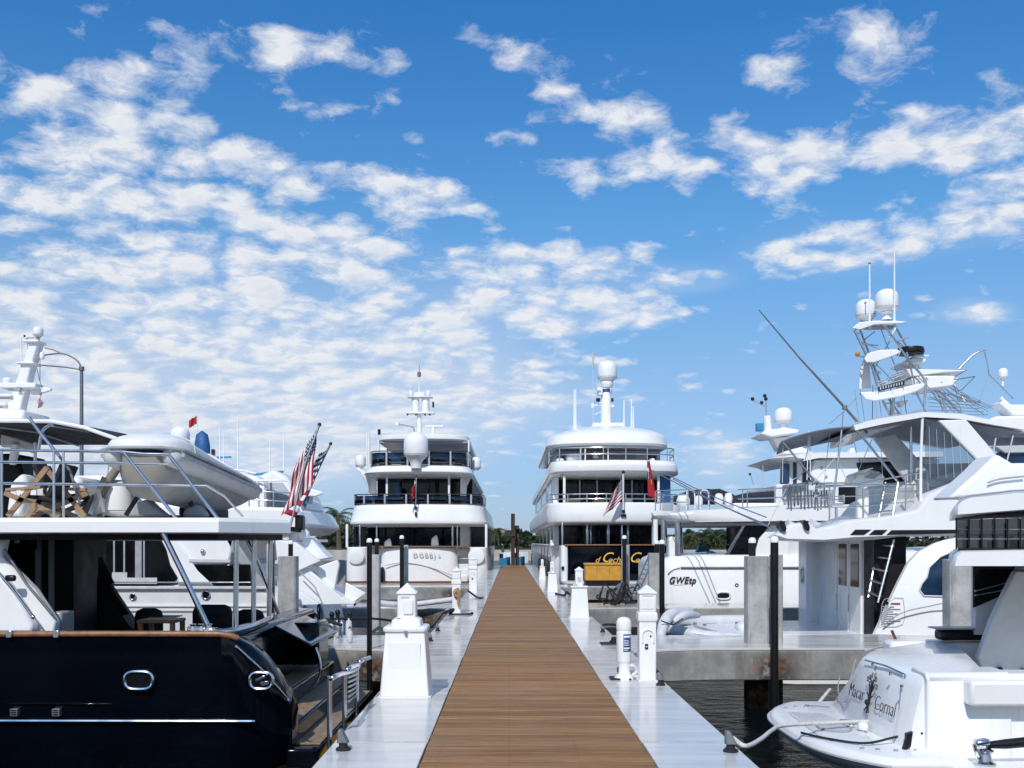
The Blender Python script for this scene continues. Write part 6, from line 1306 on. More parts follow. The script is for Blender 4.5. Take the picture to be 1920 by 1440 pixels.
# ------------------------------------------------------------------ rubber dinghy in the second slip
r = thing('inflatable_boat', 'white rubber dinghy afloat behind the nearest right finger pier', 'dinghy', (Xd(1330, 19.5), 19.5, WZ))
c0 = [(1420, 1163, 20.2), (1340, 1164, 20.2), (1295, 1166, 20.0), (1262, 1168, 19.4), (1258, 1180, 18.8), (1300, 1190, 18.4), (1350, 1196, 18.3), (1430, 1201, 18.2)]
tp = smoothed(pl(c0), 5); MB().tube(tp, [.115] * len(tp), 14).build('tube', 'fender', r, smooth=60)
MB().tube([p + Vector((0, -.10, .02)) for p in tp[14:]], .022, 6).build('rub_strake', 'grey_trim', r)
MB().prism([tp[2] + Vector((0, 0, -.05)), tp[10] + Vector((.1, 0, -.05)), tp[17] + Vector((.1, 0, -.05)), tp[24] + Vector((.1, 0, -.05)), tp[-1] + Vector((0, 0, -.05))], (0, 0, -.2)).build('floor', 'white_shade', r)
rod('grab_line', smoothed(pl([(1302, 1173, 19.4), (1340, 1184, 18.9), (1380, 1196, 18.5), (1410, 1199, 18.4)])), .02, 'grey_trim', r)
for a, b_ in ((1303, 1172), (1321, 1175), (1382, 1171)): MB().obox(W(a, b_, 19.6), (.06, .06, .10)).build('rowlock', 'galv', r)
MB().prism(pl([(1383, 1180), (1392, 1168), (1412, 1168), (1412, 1192), (1392, 1192)], 19.2), (0, .5, 0)).build('seat', 'canvas_white', r, bev=.08)

# ------------------------------------------------------------------ sport fishing boat with tower (second slip on the right)
D, E = 19.0, 23.3
Y = thing('fishing_boat', 'white sport fishing boat with tall tuna tower and twin domes, right of the dock', 'boat', (Xd(1700, D), 21, WZ))
hp = [(1446, 1275), (1440, 1205), (1446, 1196), (1640, 1194), (1900, 1190), (2500, 1160), (2500, 1275)]
MB().loft([[W(a, b_, D) + Vector((o_ + (.24 * max(0, y_) if a < 1500 else 0), y_, -o_ * .4 if b_ < 1210 else 0)) for a, b_ in hp] for o_, y_ in ((.3, -.55), (.05, -.45), (0, 0), (0, E - D - .2), (.3, E - D))]).build('hull', 'white', Y, smooth=50)
rod('cap_rail', pl([(1446, 1195, D - .5), (1640, 1192, D - .5), (1790, 1196, D - .6)]), .03, 'grey_trim', Y)
MB().box(Xd(1448, D), Xd(1700, D), D - .35, D - .1, Zd(1195, D) + .003, Zd(1188, D)).build('covering_board', 'white', Y, bev=.03)
# cockpit bulkhead, square to the boat's length, with doors
XB = 6.95
bh = MB().box(XB, XB + .12, 19.15, 23.1, -.8, 1.74).build('bulkhead', 'cream', Y)
MB().box(XB - .24, XB + .1, 22.5, 23.28, -.8, 1.735).build('corner_column', 'white', Y, bev=.1, seg=3)
oval(Y, Vector((XB - .25, 22.88, Zd(1079, 22.9))), .16, .34, 0, mat='steel', r=.014, ax=(0, -1, 0))
for y0, y1 in ((20.35, 21.0), (19.62, 20.27)):
    dr = MB().box(XB - .05, XB - .002, y0, y1, -.75, 1.66).build('door', 'white', Y, bev=.015)
    MB().box(XB - .064, XB - .05, y0 + .1, y1 - .1, .72, 1.58).build('pane', 'glass', dr); MB().tube([(XB - .09, y1 - .05, .2), (XB - .09, y1 - .05, .55)], .012, 6).build('handle', 'steel', dr)
for yy in (22.3, 21.15): MB().box(XB - .02, XB - .001, yy, yy + .04, -.75, 1.7).build('panel_rib', 'white', Y)
MB().box(XB - .01, XB + .6, 19.0, 19.55, -.8, 1.73).build('saloon_opening', 'interior', Y)  # solid near-black box stands in for the unlit opening
# cabin side, swept down aft
sidep = [(1640, 1193), (1652, 1168), (1668, 1132), (1688, 1090), (1706, 1055), (1726, 1034), (1756, 1018), (1800, 1004), (2300, 998), (2300, 1193)]
MB().loft([[W(a + ins * (6 if a < 1790 else 0), b_ + (ins * 3 if b_ < 1100 else 0), D - .5) + Vector((0, dy, 0)) for a, b_ in sidep] for ins, dy in ((1, 0), (0, .05), (0, .16), (1, .2))]).build('cabin_side', 'white', Y, smooth=45)
win = [(1724, 1106), (1728, 1095), (1738, 1082), (1742, 1064), (1762, 1044), (1795, 1030), (2100, 1018), (2100, 1122), (1760, 1118), (1732, 1117)]
MB().prism(pl(win, D - .515), (0, .05, 0)).build('side_window', 'glass_blue', Y, bev=.01)
wr = MB().tube(pl(win, D - .51), .016, 6, closed=True).build('window_seal', 'white_shade', Y)
# instruction panel printed on the cabin side
pn = MB().tube(smoothed(pl([(1652, 1150, D - .52), (1658, 1124, D - .52), (1688, 1121, D - .52), (1694, 1126, D - .52), (1693, 1170, D - .52), (1650, 1172, D - .52), (1652, 1150, D - .52)]), 3), .005, 5).build('label_border', 'ink_grey', Y)
MB().box(Xd(1671, D - .52), Xd(1688, D - .52), D - .522, D - .5, Zd(1132.5, D - .52), Zd(1130.5, D - .52)).build('printed_line', 'red', pn)
rr = random.Random(8)
for k in range(8): MB().box(Xd(1653, D - .52), Xd(1653 + rr.uniform(20, 36), D - .52), D - .522, D - .5, Zd(1138 + k * 4.4, D - .52), Zd(1136.8 + k * 4.4, D - .52)).build('printed_line', 'ink_grey', pn)
MB().lathe([(.035, 0), (.03, .02)], W(1663, 1131, D - .5), 12, rot=Matrix.Rotation(R(90), 3, 'X')).build('filler_cap', 'black', Y)
rope([W(1656, 1176, D - .55), W(1672, 1160, D - .6), W(1700, 1146, D - .62), W(1745, 1136, D - .62), W(1790, 1126, D - .7)], .012, 'grey_trim', 'thin grey line looping across the white cabin side by the printed panel', 'line')
# flying bridge deck and its fairing
fb = [(1446, 1006), (1450, 1002), (1462, 996), (1478, 983), (1500, 979), (1520, 982), (1530, 990), (1560, 985), (1590, 975), (1660, 968), (1722, 955), (1745, 925), (1790, 905), (1830, 884), (1900, 868), (2300, 860), (2300, 1000), (1790, 1004), (1700, 1006), (1600, 1010), (1545, 1015), (1470, 1013)]
MB().loft([[W(a + (6 * ins if a < 1500 else 0), b_ + (5 * ins if b_ < 1000 else -3 * ins), D - .5) + Vector((.24 * max(0, dy) * max(0, min(1, (1700 - a) / 200)), dy, 0)) for a, b_ in fb] for ins, dy in ((1, -.05), (.2, .03), (0, .15), (0, 4.2), (.2, 4.35), (1, 4.45))]).build('bridge_moulding', 'white', Y, smooth=50)
for q in ([(1594, 1003), (1604, 993), (1634, 993), (1620, 1003)], [(1629, 1003), (1640, 993.5), (1664, 993.5), (1654, 1003)], [(1662, 1003), (1672, 994), (1800, 993), (1800, 1000)]): MB().prism(pl(q, D - .56), (0, .08, 0)).build('side_vent', 'black', Y)
for a, b_ in ((1466, 985), (1510, 984)):
    pod = MB().loft([[W(a + 9 + k * 9, b_ + 1, D - .25 + k * .1) + Vector((.02 * math.sin(t_), .16 * math.cos(t_) * (1 - k * .35), .12 * math.sin(t_) * (1 - k * .35))) for t_ in [2 * math.pi * i / 16 for i in range(16)]] for k in (0, .5, 1.2, 2.2)]).build('speaker_pod', 'white', Y, smooth=60)
    MB().prism([W(a + 2, b_ + 1, D - .62) + Vector((.055 * math.cos(t_) + .05 * math.sin(t_) * -.7, 0, .10 * math.sin(t_))) for t_ in [2 * math.pi * i / 16 for i in range(16)]], (0, .3, 0)).build('speaker_grille', 'black', pod)
for a in (1713, 1724): MB().lathe([(.03, 0), (.03, .015)], W(a, 986, D - .5), 12, rot=Matrix.Rotation(R(90), 3, 'X')).build('speaker_grille', 'black', Y)
# overhanging aft lip
MB().loft([[W(a, b_, D - .4) + Vector((.24 * dy if a < 1600 else 0, dy, 0)) for a, b_ in ((1460, 1013), (1545, 1016), (1640, 1012), (1680, 1007), (1680, 1000), (1460, 1003))] for dy in (0, 4.1)]).build('aft_lip', 'white_shade', Y, bev=.03)
# bridge: rail, ladder, console, seats, posts
zf = 972
railing(Y, [W(1530, 980, D), W(1612, 972, D), W(1740, 948, D)], [Zd(910, D) - Zd(975, D)], .016, 'steel', [.12, .42, .8, 1])
rod('rail', pl([(1530, 910, D), (1740, 909, D), (1765, 915, D), (1775, 925, D)]), .014, 'steel', Y)
for a0, a1, b0, b1, m_ in ((1608, 1618, 912, 972, 'white'), (1620, 1630, 916, 972, 'white')): MB().box(Xd(a0, D + 1), Xd(a1, D + 1), D + 1, D + 1.15, Zd(b1, D + 1), Zd(b0, D + 1)).build('seat_pedestal', m_, Y, bev=.03)
MB().prism(pl([(1600, 908), (1604, 888), (1628, 880), (1650, 884), (1662, 895), (1655, 910)], D + .8), (0, .6, 0)).build('helm_console', 'white', Y, bev=.05); MB().prism(pl([(1622, 896), (1634, 886), (1652, 888), (1640, 898)], D + .76), (0, .06, 0)).build('helm_screen', 'grey_trim', Y)
for i in range(3): MB().bar(W(1596 + i * 8, 890 - i * 3, D + .7), W(1624 + i * 6, 884 - i * 3, D + .7), .04, .02).build('throttle', 'steel', Y)
for (x0, x1), b0, b1 in (((1640, 1662), 1118, 912), ((1667, 1688), 1128, 912)): pass
L0, L1, M0, M1 = W(1640, 1125, D - .1), W(1668, 905, D + .3), W(1656, 1130, D - .45), W(1694, 915, D - .2)
for n_, (a0, a1, b0, b1) in enumerate((((1628, 1120), (1648, 1012), (1646, 1130), (1676, 1012)), ((1648, 970), (1660, 905), (1674, 968), (1684, 905)))):
    A0, A1, B0, B1 = W(*a0, D - .1), W(*a1, D + .2), W(*b0, D - .5), W(*b1, D - .35)
    lad = thing('boarding_ladder', ['pale metal ladder from the fishing boat cockpit up to the flying bridge', 'upper metal ladder section on the flying bridge behind the rail'][n_], 'ladder', A0)
    for P0, P1 in ((A0, A1), (B0, B1)): MB().tube([P0, P1], .022, 8).build('side_rail', 'alu', lad)
    for k in range(5 if n_ == 0 else 3): f = (k + .5) / (5 if n_ == 0 else 3); MB().bar(A0.lerp(A1, f), B0.lerp(B1, f), .08, .025).build('rung', 'alu', lad)
# hardtop
ht = [(1598, 797), (1640, 785), (1730, 772), (1800, 775), (1860, 788), (1925, 800), (1925, 806), (1860, 796), (1800, 785), (1730, 781), (1650, 795), (1600, 806)]
MB().loft([[W(a, b_ + ins * 2, D - .2) + Vector((.2 * max(0, dy) if a < 1700 else 0, dy, 0)) for a, b_ in ht] for ins, dy in ((1, -.1), (0, .05), (0, 3.4), (1, 3.6))]).build('hardtop', 'white', Y, smooth=45)
MB().prism([q + Vector((0, .1, -.012)) for q in pl([(1602, 806.5), (1650, 795.5), (1730, 781.5), (1800, 785.5), (1860, 796.5), (1922, 806.5), (1922, 808), (1860, 798), (1800, 787), (1730, 783), (1650, 797), (1602, 808)], D - .2)], (0, 3.2, 0)).build('hardtop_lining', 'canvas_grey', Y)
aw = []
for i in range(9):
    u = i / 8; a = 1466 + (1606 - 1466) * u; b_ = 826 - 27 * math.sin(u * math.pi / 2) ** .85
    p = W(a, b_, D - .15); q = Vector((.22, 1, -.02))
    aw.append([p, p + q * 1.1 + Vector((0, 0, .05)), p + q * 2.3, p + q * 2.3 - Vector((0, 0, .02)), p + q * 1.1 + Vector((0, 0, .03)), p - Vector((0, 0, .02))])
MB().loft(aw).build('sun_shade', 'canvas_grey', Y, smooth=60)
for pts, r_, m_ in (([(1468, 828, D - .1), (1500, 868, D - .1), (1530, 905, D - .05)], .02, 'steel'), ([(1578, 806, D - .1), (1572, 860, D - .1), (1562, 940, D - .1)], .022, 'steel'), ([(1598, 797, D - .15), (1630, 835, D - .15), (1690, 912, D - .1)], .024, 'steel'), ([(1730, 776, D - .25), (1727, 850, D - .25), (1726, 955, D - .25)], .028, 'white'), ([(1708, 800, D + .4), (1709, 930, D + .4)], .03, 'steel'), ([(1516, 808, D + .2), (1513, 900, D + .2)], .01, 'white'), ([(1518, 808, D + .2), (1520, 900, D + .2)], .01, 'white'), ([(1596, 800, D + .2), (1606, 850, D + .2)], .008, 'white'), ([(1468, 830, D), (1467, 905, D)], .008, 'light_grey'), ([(1575, 872, D - .1), (1590, 905, D - .1)], .008, 'light_grey'), ([(1565, 860, D - .1), (1525, 905, D - .1)], .008, 'light_grey')):
    rod('stanchion', pl(pts), r_, m_, Y)
MB().prism(pl([(1640, 822), (1678, 812), (1735, 875), (1752, 908), (1722, 920), (1700, 902)], D + .6), (0, .12, 0)).build('top_support', 'light_grey', Y, bev=.02)
MB().prism(pl([(1760, 788), (1812, 786), (1850, 830), (1890, 880), (1900, 895), (1858, 900), (1832, 862)], D - .35), (0, .12, 0)).build('top_support', 'white', Y, bev=.03)
MB().prism(pl([(1736, 786), (1790, 800), (1832, 862), (1850, 905), (1734, 900)], D - .3), (0, .02, 0)).build('vinyl_screen', 'vinyl', Y)
MB().prism(pl([(1728, 870), (1840, 868), (1846, 896), (1728, 896)], D + 2.5), (0, .05, 0)).build('wind_screen', 'vinyl_dark', Y)
MB().prism(pl([(1716, 906), (1730, 897), (1850, 895), (1880, 905), (1880, 960), (1716, 960)], D + .1), (0, 3, 0)).build('bridge_coaming', 'cream', Y, bev=.06)
for k in range(7): rod('screen_zip', pl([(1742 + k * 14, 800 + k * 5, D - .32), (1744 + k * 15, 896, D - .32)]), .004, 'light_grey', Y)
# rod holder rack with reels over the bridge rail
RK = thing('rod_rack', 'chrome rack of fishing rod holders and reels beside the flying bridge rail', 'rod rack', W(1540, 960, D + .6))
for i in range(13):
    a = 1478 + i * 6.2 + rr.uniform(-1, 1); MB().tube(pl([(a, 950 + rr.uniform(-4, 10), D + .6), (a + rr.uniform(-3, 3), 912 + rr.uniform(-6, 8), D + .55)]), .018, 7).build('rod_holder', 'steel', RK)
for b_ in (908, 930, 952): rod('rack_bar', pl([(1474, b_ + 2, D + .62), (1560, b_ - 2, D + .62)]), .014, 'steel', RK)
for a, b_ in ((1520, 905), (1530, 928), (1545, 935), (1535, 912)): MB().lathe([(.05, -.05), (.06, -.03), (.035, -.02), (.035, .02), (.06, .03), (.05, .05)], W(a, b_, D + .5), 14, rot=Matrix.Rotation(R(90), 3, 'Y')).build('reel', 'steel', RK)
MB().prism(pl([(1468, 910), (1512, 904), (1512, 938), (1468, 940)], D + .9), (0, .05, 0)).build('windscreen_panel', 'light_grey', RK)
for a in (1476, 1484, 1492, 1500): MB().box(Xd(a, D + .88), Xd(a + 1.4, D + .88), D + .88, D + .9, Zd(937, D + .88), Zd(910, D + .88)).build('slat', 'grey_trim', RK)
r = thing('fighting_chair', 'chrome and white helm chair standing by the rod rack on the flying bridge', 'chair', W(1570, 970, D + .5))
MB().tube(pl([(1568, 975, D + .5), (1568, 950, D + .5)]), .03, 8).build('pedestal', 'steel', r); MB().obox(W(1568, 945, D + .5), (.22, .3, .06)).build('seat', 'canvas_white', r, bev=.02); MB().obox(W(1578, 936, D + .5), (.04, .3, .16)).build('backrest', 'grey_trim', r, bev=.015); MB().tube(pl([(1545, 935, D + .4), (1580, 938, D + .4)]), .014, 6).build('arm', 'steel', r)
# tower
def tz(a, b_, f): return W(a, b_, D + .4 + f * .55)
MB().loft([[tz(a, b_, dd) for a, b_ in ((1597, 615), (1612, 604), (1640, 601), (1680, 601.5), (1700, 603), (1690, 607), (1640, 609), (1612, 619))] for dd in (.3, .8, 2.2, 2.6)]).build('tower_top', 'white', Y, bev=.02)
MB().box(tz(1612, 0, .6).x, tz(1680, 0, .6).x, D + .72, D + 1.0, tz(0, 613, .6).z, tz(0, 610, .6).z).build('tower_top_lining', 'grey_trim', Y)
dome(Y, 'radome', tz(1662.5, 587, 1.0), 42.5 * 20 / FPX, 45 * 20 / FPX, foot=.14); dome(Y, 'radome', tz(1623.5, 601, 2.0), 37 * 21 / FPX, 39 * 21 / FPX, foot=.05)
legs = [([(1602, 619, .4), (1636, 690, .4), (1648, 735, .4), (1670, 782, .4)], .024), ([(1612, 617, 2.4), (1640, 690, 2.4), (1660, 740, 2.4), (1690, 780, 2.4)], .022), ([(1645, 604, .35), (1660, 612, .35), (1700, 670, .35), (1730, 706, .35), (1736, 720, .35), (1732, 775, .35)], .024), ([(1675, 605, 2.4), (1700, 650, 2.4), (1730, 700, 2.4), (1800, 775, 2.4)], .022), ([(1700, 660, .4), (1720, 740, .4), (1740, 780, .4)], .018), ([(1676, 742, 1.0), (1672, 782, 1.0)], .035)]
for pts, r_ in legs: rod('tower_leg', [tz(*q) for q in pts], r_, 'alu', Y)
for a0, b0, a1, b1 in ((1616, 645, 1646, 648), (1626, 668, 1656, 672), (1622, 636, 1640, 622), (1680, 615, 1668, 632), (1636, 700, 1650, 697), (1645, 722, 1700, 700), (1648, 716, 1696, 698), (1705, 632, 1680, 640)): rod('tower_brace', [tz(a0, b0, .4), tz(a1, b1, .4 if a0 > 1640 else 2.4)], .014, 'alu', Y)
MB().loft([[tz(a, b_, dd) for a, b_ in ((1620, 672), (1628, 662), (1650, 656), (1682, 655), (1690, 660), (1680, 666), (1640, 680), (1624, 680))] for dd in (.3, .6, 2.0, 2.4)]).build('tower_roof', 'white', Y, bev=.02)
MB().loft([[tz(a, b_, dd) for a, b_ in ((1612, 735), (1620, 735), (1660, 733), (1710, 722), (1732, 718), (1734, 726), (1718, 735), (1690, 744), (1640, 753), (1622, 750))] for dd in (.1, .3, 2.4, 2.7)]).build('control_station', 'white', Y, bev=.03, smooth=50)
bn = MB().prism([tz(*q, .05) for q in ((1648, 725), (1696, 714), (1696, 722), (1648, 733))], (0, .04, 0)).build('station_banner', 'canvas_navy', Y)
for i in range(9):
    a = 1650 + i * 5; MB().prism([tz(a, 725.5 - i * 1.15, .04), tz(a + 2.2, 725 - i * 1.15, .04), tz(a + 2.4, 730 - i * 1.15, .04), tz(a + .2, 730.6 - i * 1.15, .04)], (0, .01, 0)).build('banner_stripe', 'light_grey', bn)
rod('station_rail', [tz(1640, 728, .2), tz(1690, 713, .2), tz(1700, 708, .2), tz(1698, 700, .2)], .016, 'grey_trim', Y)
MB().loft([[tz(a, b_, dd) for a, b_ in ((1611, 728), (1613, 690), (1620, 672), (1630, 680), (1634, 728))] for dd in (1.2, 1.3)]).build('weather_cloth', 'canvas_white', Y)
for pl_, dd in (([(1696, 680), (1712, 668), (1738, 672), (1736, 680), (1710, 683)], 1.0), ([(1700, 692), (1740, 692), (1810, 694), (1811, 696), (1770, 698), (1708, 706)], .8), ([(1706, 710), (1730, 704), (1790, 704), (1800, 710), (1786, 724), (1740, 730), (1712, 722)], .6)): MB().prism([tz(*q, dd) for q in pl_], (0, .8, 0)).build('radar_housing', 'white', Y, bev=.03)
MB().lathe([(.25, -.05), (.27, 0), (.25, .08), (.1, .1)], tz(1707, 660, 1.0), 18).build('radar', 'black', Y); MB().bar(tz(1716, 667, 1.0), tz(1740, 667, 1.0), .06, .03).build('radar_bar', 'white', Y)
MB().prism([tz(*q, 1.2) for q in ((1684, 752), (1704, 750), (1700, 758), (1691, 763))], (0, .2, 0)).build('hailer', 'white', Y, bev=.02); MB().ball(tz(1608, 664, .6), .05, 10).build('tower_light', 'yellow', Y); rod('light_arm', [tz(1608, 668, .6), tz(1624, 670, .6)], .015, 'alu', Y)
for a, b0, b1 in ((1630.5, 620, 488), (1677, 615, 468)): MB().tube([tz(a, b0, .5), tz(a, b1, .5)], [.022, .012], 6).build('whip_aerial', 'dome', Y)
MB().ball(tz(1630.5, 493, .5), .03, 8).build('aerial_tip', 'grey_trim', Y)
wires = MB(); rr = random.Random(21)
for i in range(22):
    a0, b0 = 1735 + rr.uniform(0, 60), 712 + rr.uniform(0, 34); a1 = a0 + rr.uniform(10, 75); b1 = 748 + rr.uniform(0, 30)
    wires.tube([tz(a0, b0, rr.uniform(.2, 2.6)), tz(a1, b1, rr.uniform(.2, 2.6))], .008, 5)
for i in range(5): wires.tube([tz(1740, 748 + i * 7, .3), tz(1820 + i * 8, 754 + i * 6, 1.5)], .008, 5)
for (a0, b0, a1, b1) in ((1740, 730, 1806, 746), (1790, 712, 1828, 706), (1800, 734, 1828, 706), (1792, 725, 1812, 760), (1790, 706, 1812, 694)): wires.tube([tz(a0, b0, .5), tz(a1, b1, .9)], .010, 5)
wo = wires.build('rigging', 'alu', Y); wo['kind'] = 'stuff'
rod('gin_pole', [tz(1798, 692, 1), tz(1822, 667, 1), tz(1838, 658, 1), tz(1848, 656, 1)], .022, 'alu', Y); rod('gin_line', [tz(1846, 660, 1), tz(1853, 690, 1), tz(1854, 702, 1), tz(1900, 748, 1)], .012, 'alu', Y); rod('gin_line', [tz(1853, 702, 1), tz(1836, 752, 1)], .006, 'grey_trim', Y); MB().ball(tz(1836, 753, 1), .03, 8).build('block', 'galv', Y)
O_ = thing('outrigger', 'long dark outrigger pole slanting up to the left over the sun shade', 'outrigger', tz(1625, 815, -.2))
rod('pole', [tz(1423, 581, -.4), tz(1500, 672, -.3), tz(1585, 765, -.2), tz(1626, 812, -.1)], [.012, .018, .026, .03], 'galv', O_); MB().obox(tz(1584, 764, -.2), (.09, .07, .09)).build('collar', 'galv', O_, bev=.015)
for p0, p1 in (((1584, 768), (1606, 745)), ((1586, 766), (1618, 733)), ((1584, 770), (1555, 795)), ((1581, 772), (1579, 800))): rod('spreader', [tz(*p0, -.2), tz(*p1, .3)], .007, 'grey_trim', O_)
rod('stay', [tz(1740, 930, -.4), tz(1760, 912, -.4)], .01, 'grey_trim', Y)

for i in range(9):
    f = i / 8; rod('tower_rung', [tz(1606 + 60 * f, 625 + 150 * f, .4), tz(1618 + 66 * f, 625 + 150 * f, 2.4)], .012, 'alu', Y)
for a0, b0, a1, b1, f0, f1 in ((1650, 612, 1690, 718, 1.2, 1.2), (1690, 655, 1655, 735, .3, .3), (1640, 680, 1700, 740, .3, .3), (1700, 672, 1740, 712, 2.4, .4), (1612, 640, 1660, 660, .4, .4), (1668, 640, 1640, 690, 2.4, .4), (1720, 705, 1790, 776, .4, .4), (1735, 715, 1775, 776, 1.4, 1.4), (1668, 628, 1712, 665, .4, 2.4), (1690, 690, 1716, 690, .4, 2.4)):
    rod('tower_brace', [tz(a0, b0, f0), tz(a1, b1, f1)], .011, 'alu', Y)
rr = random.Random(4)
for i in range(9):
    a = 1612 + i * 11 + rr.uniform(-2, 2); rod('fishing_rod', [tz(a, 792 - i * .4, .2), tz(a + rr.uniform(-10, 4), 740 - rr.uniform(0, 24), .1)], .007, ['grey_trim', 'alu', 'black'][i % 3], Y)
rod('rocket_rail', pl([(1604, 793, D - .1), (1730, 769, D - .1)]), .012, 'alu', Y)
for a0, b0, a1, b1 in ((1500, 905, 1520, 818), (1545, 906, 1556, 808), (1600, 905, 1640, 812), (1655, 900, 1650, 806), (1480, 905, 1530, 868), (1440, 985, 1480, 905)): rod('awning_line', pl([(a0, b0, D + .6), (a1, b1, D + .6)]), .007, 'light_grey', Y)
for b_ in (932, 952): rod('rail', pl([(1530, b_, D), (1612, b_ - 2, D), (1740, b_ - 14, D)]), .010, 'steel', Y)
# boat farther right: hardtop, small dome, blue screen
D = 22.5
Y = thing('motor_yacht', 'white yacht at the right edge with dark-lined hardtop and small dome', 'yacht', (Xd(2050, 23), 23, WZ))
MB().prism(pl([(1790, 812), (1830, 800), (1870, 780), (2300, 776), (2300, 808), (1880, 812)], 24.2), (0, 2.6, 0)).build('hardtop', 'white', Y, bev=.05); MB().prism(pl([(1840, 812.5), (2200, 808.5), (2200, 818), (1862, 820)], 24.4), (0, 2.2, 0)).build('hardtop_lining', 'grey_trim', Y)
MB().prism(pl([(1874, 756), (1886, 748), (1896, 758), (1925, 758), (1990, 768), (1990, 782), (1900, 780)], 24.6), (0, .5, 0)).build('mast_arm', 'white', Y, bev=.04); MB().tube(pl([(1876, 745, 24.7), (1898, 775, 24.7)]), .05, 8).build('arch_tube', 'white', Y)
dome(Y, 'radome', W(1880.5, 712, 24.7), 17.5 * 24.7 / FPX, 22 * 24.7 / FPX); MB().tube(pl([(1880, 724, 24.7), (1880, 711, 24.7)]), .03, 8).build('dome_stem', 'white', Y)
MB().prism(pl([(1868, 850), (1890, 842), (2300, 838), (2300, 892), (1905, 890)], 24.6), (0, .05, 0)).build('wind_screen', 'glass_blue', Y); MB().prism(pl([(1866, 836), (2300, 820), (2300, 842), (1885, 850)], 24.5), (0, .3, 0)).build('brow', 'light_grey', Y, bev=.03)
MB().prism(pl([(1862, 886), (2300, 880), (2300, 1190), (1860, 1190)], 24.9), (0, 2.5, 0)).build('house', 'white', Y, bev=.05)
for a0, a1, b1 in ((1858, 1868, 830), (1885, 1900, 834)): rod('stanchion', pl([(a0, 878, 24.3), (a1, 815, 24.3)]), .02, 'light_grey', Y)

# ------------------------------------------------------------------ white sport boat, near right, name on its transom
Y = thing('sport_boat', 'white sport boat with black script name and tree emblem, nearest on the right', 'boat', (5.5, 11, WZ))
XT = 3.80
zg = .36
# hull behind the transom
def hsec(x, z0): return [Vector((x, 9.45, z0)), Vector((x, 9.40, z0 - .35)), Vector((x, 9.5, -.6)), Vector((x, 9.8, -1.5)), Vector((x, 12.3, -1.5)), Vector((x, 12.6, -.6)), Vector((x, 12.7, z0 - .35)), Vector((x, 12.65, z0))]
MB().loft([hsec(XT + .45, -.22), hsec(XT + 1.2, -.22), hsec(6, -.2), hsec(8.5, -.1), hsec(9, zg + .3), hsec(14, zg + .8)]).build('hull', 'white', Y, smooth=50)
# transom block: raked, rounded far corner
tp = lambda z, o: [Vector((XT + .55, 9.40 + o, z)), Vector((XT + .04 - o * .0, 9.43 + o, z)), Vector((XT, 9.52, z)), Vector((XT - .02, 10.2, z)), Vector((XT - .02, 10.95, z)), Vector((XT + .02, 11.1, z)), Vector((XT + .05, 11.5, z)), Vector((XT + .12, 11.9, z)), Vector((XT + .26, 12.25, z)), Vector((XT + .5, 12.5, z)), Vector((XT + .9, 12.62, z))]
ring = []
for z, dxx in ((-.42, -.10), (-.28, -.07), (0, 0), (.22, .05), (.32, .09), (.36, .15)):
    fx = {-.42: 0, -.28: .04, 0: .22, .22: .46, .32: .64, .36: .76}[z]
    ring.append([p + Vector((dxx + fx * min(1, max(0, (p.y - 11.0) / 1.15)) ** 1.5, 0, 0)) for p in tp(z, 0)])
tro = MB().loft(ring).build('transom', 'white', Y, smooth=60)
MB().loft([[Vector((XT + .12 + dx_, y, z)) for y, z in ((9.36, -1.2), (9.36, zg - .04), (9.42, zg + .02), (9.75, zg + .03), (9.78, -1.2))] for dx_ in (0, .02, .8)]).build('corner_moulding', 'white', Y, bev=.03)
# lettering on the transom (reads from the far corner towards the near one)
tx, tu = (0.02, -1, 0), (0.11, 0, 1)
def tpt(y, z): return Vector((XT - .055 + max(0, z + .02) * .17 + (0 if z > 0 else z * .2), y, z))
text(tro, 'lettering', 'Macar', .215, tpt(10.78, -.015), tx, tu, 'ink', shear=.25, ext=.003, sx=.84, bold=-.006)
text(tro, 'lettering', 'Cornal', .225, tpt(9.95, -.035), tx, tu, 'ink', shear=.22, ext=.003, sx=.84, bold=-.006)
em = MB()
def tq(u, v): p = tpt(10.36 - u, v); return p + Vector((-.012, 0, 0))
for a, b_, c_, d_, r0 in ((0, -.12, .0, .09, .014), (0, .0, -.06, .12, .009), (0, .02, .07, .12, .009), (0, .06, -.02, .17, .008), (0, .07, .04, .18, .008), (-.06, .12, -.10, .15, .006), (.07, .12, .12, .14, .006), (-.03, .14, -.06, .19, .006), (.04, .16, .09, .20, .006), (0, -.1, -.07, -.15, .007), (0, -.1, .06, -.16, .007), (0, -.1, .0, -.17, .007), (0, -.03, -.09, .03, .007), (0, -.03, .09, .02, .007)): em.tube([tq(a, b_), tq((a + c_) / 2 + .01, (b_ + d_) / 2 + .01), tq(c_, d_)], r0, 6)
em.ball(tq(-.02, -.06), .032, 8)
emb = em.build('emblem', 'ink', tro)
for u, v in ((-.08, .19), (-.02, .22), (.06, .23), (.1, .19), (.15, .12), (.03, .30), (-.13, .17)): MB().tube([tq(u + .018 * math.cos(t_), v + .026 * math.sin(t_)) for t_ in [2 * math.pi * i / 10 for i in range(10)]], .0035, 5, closed=True).build('emblem_leaf', 'ink', tro)
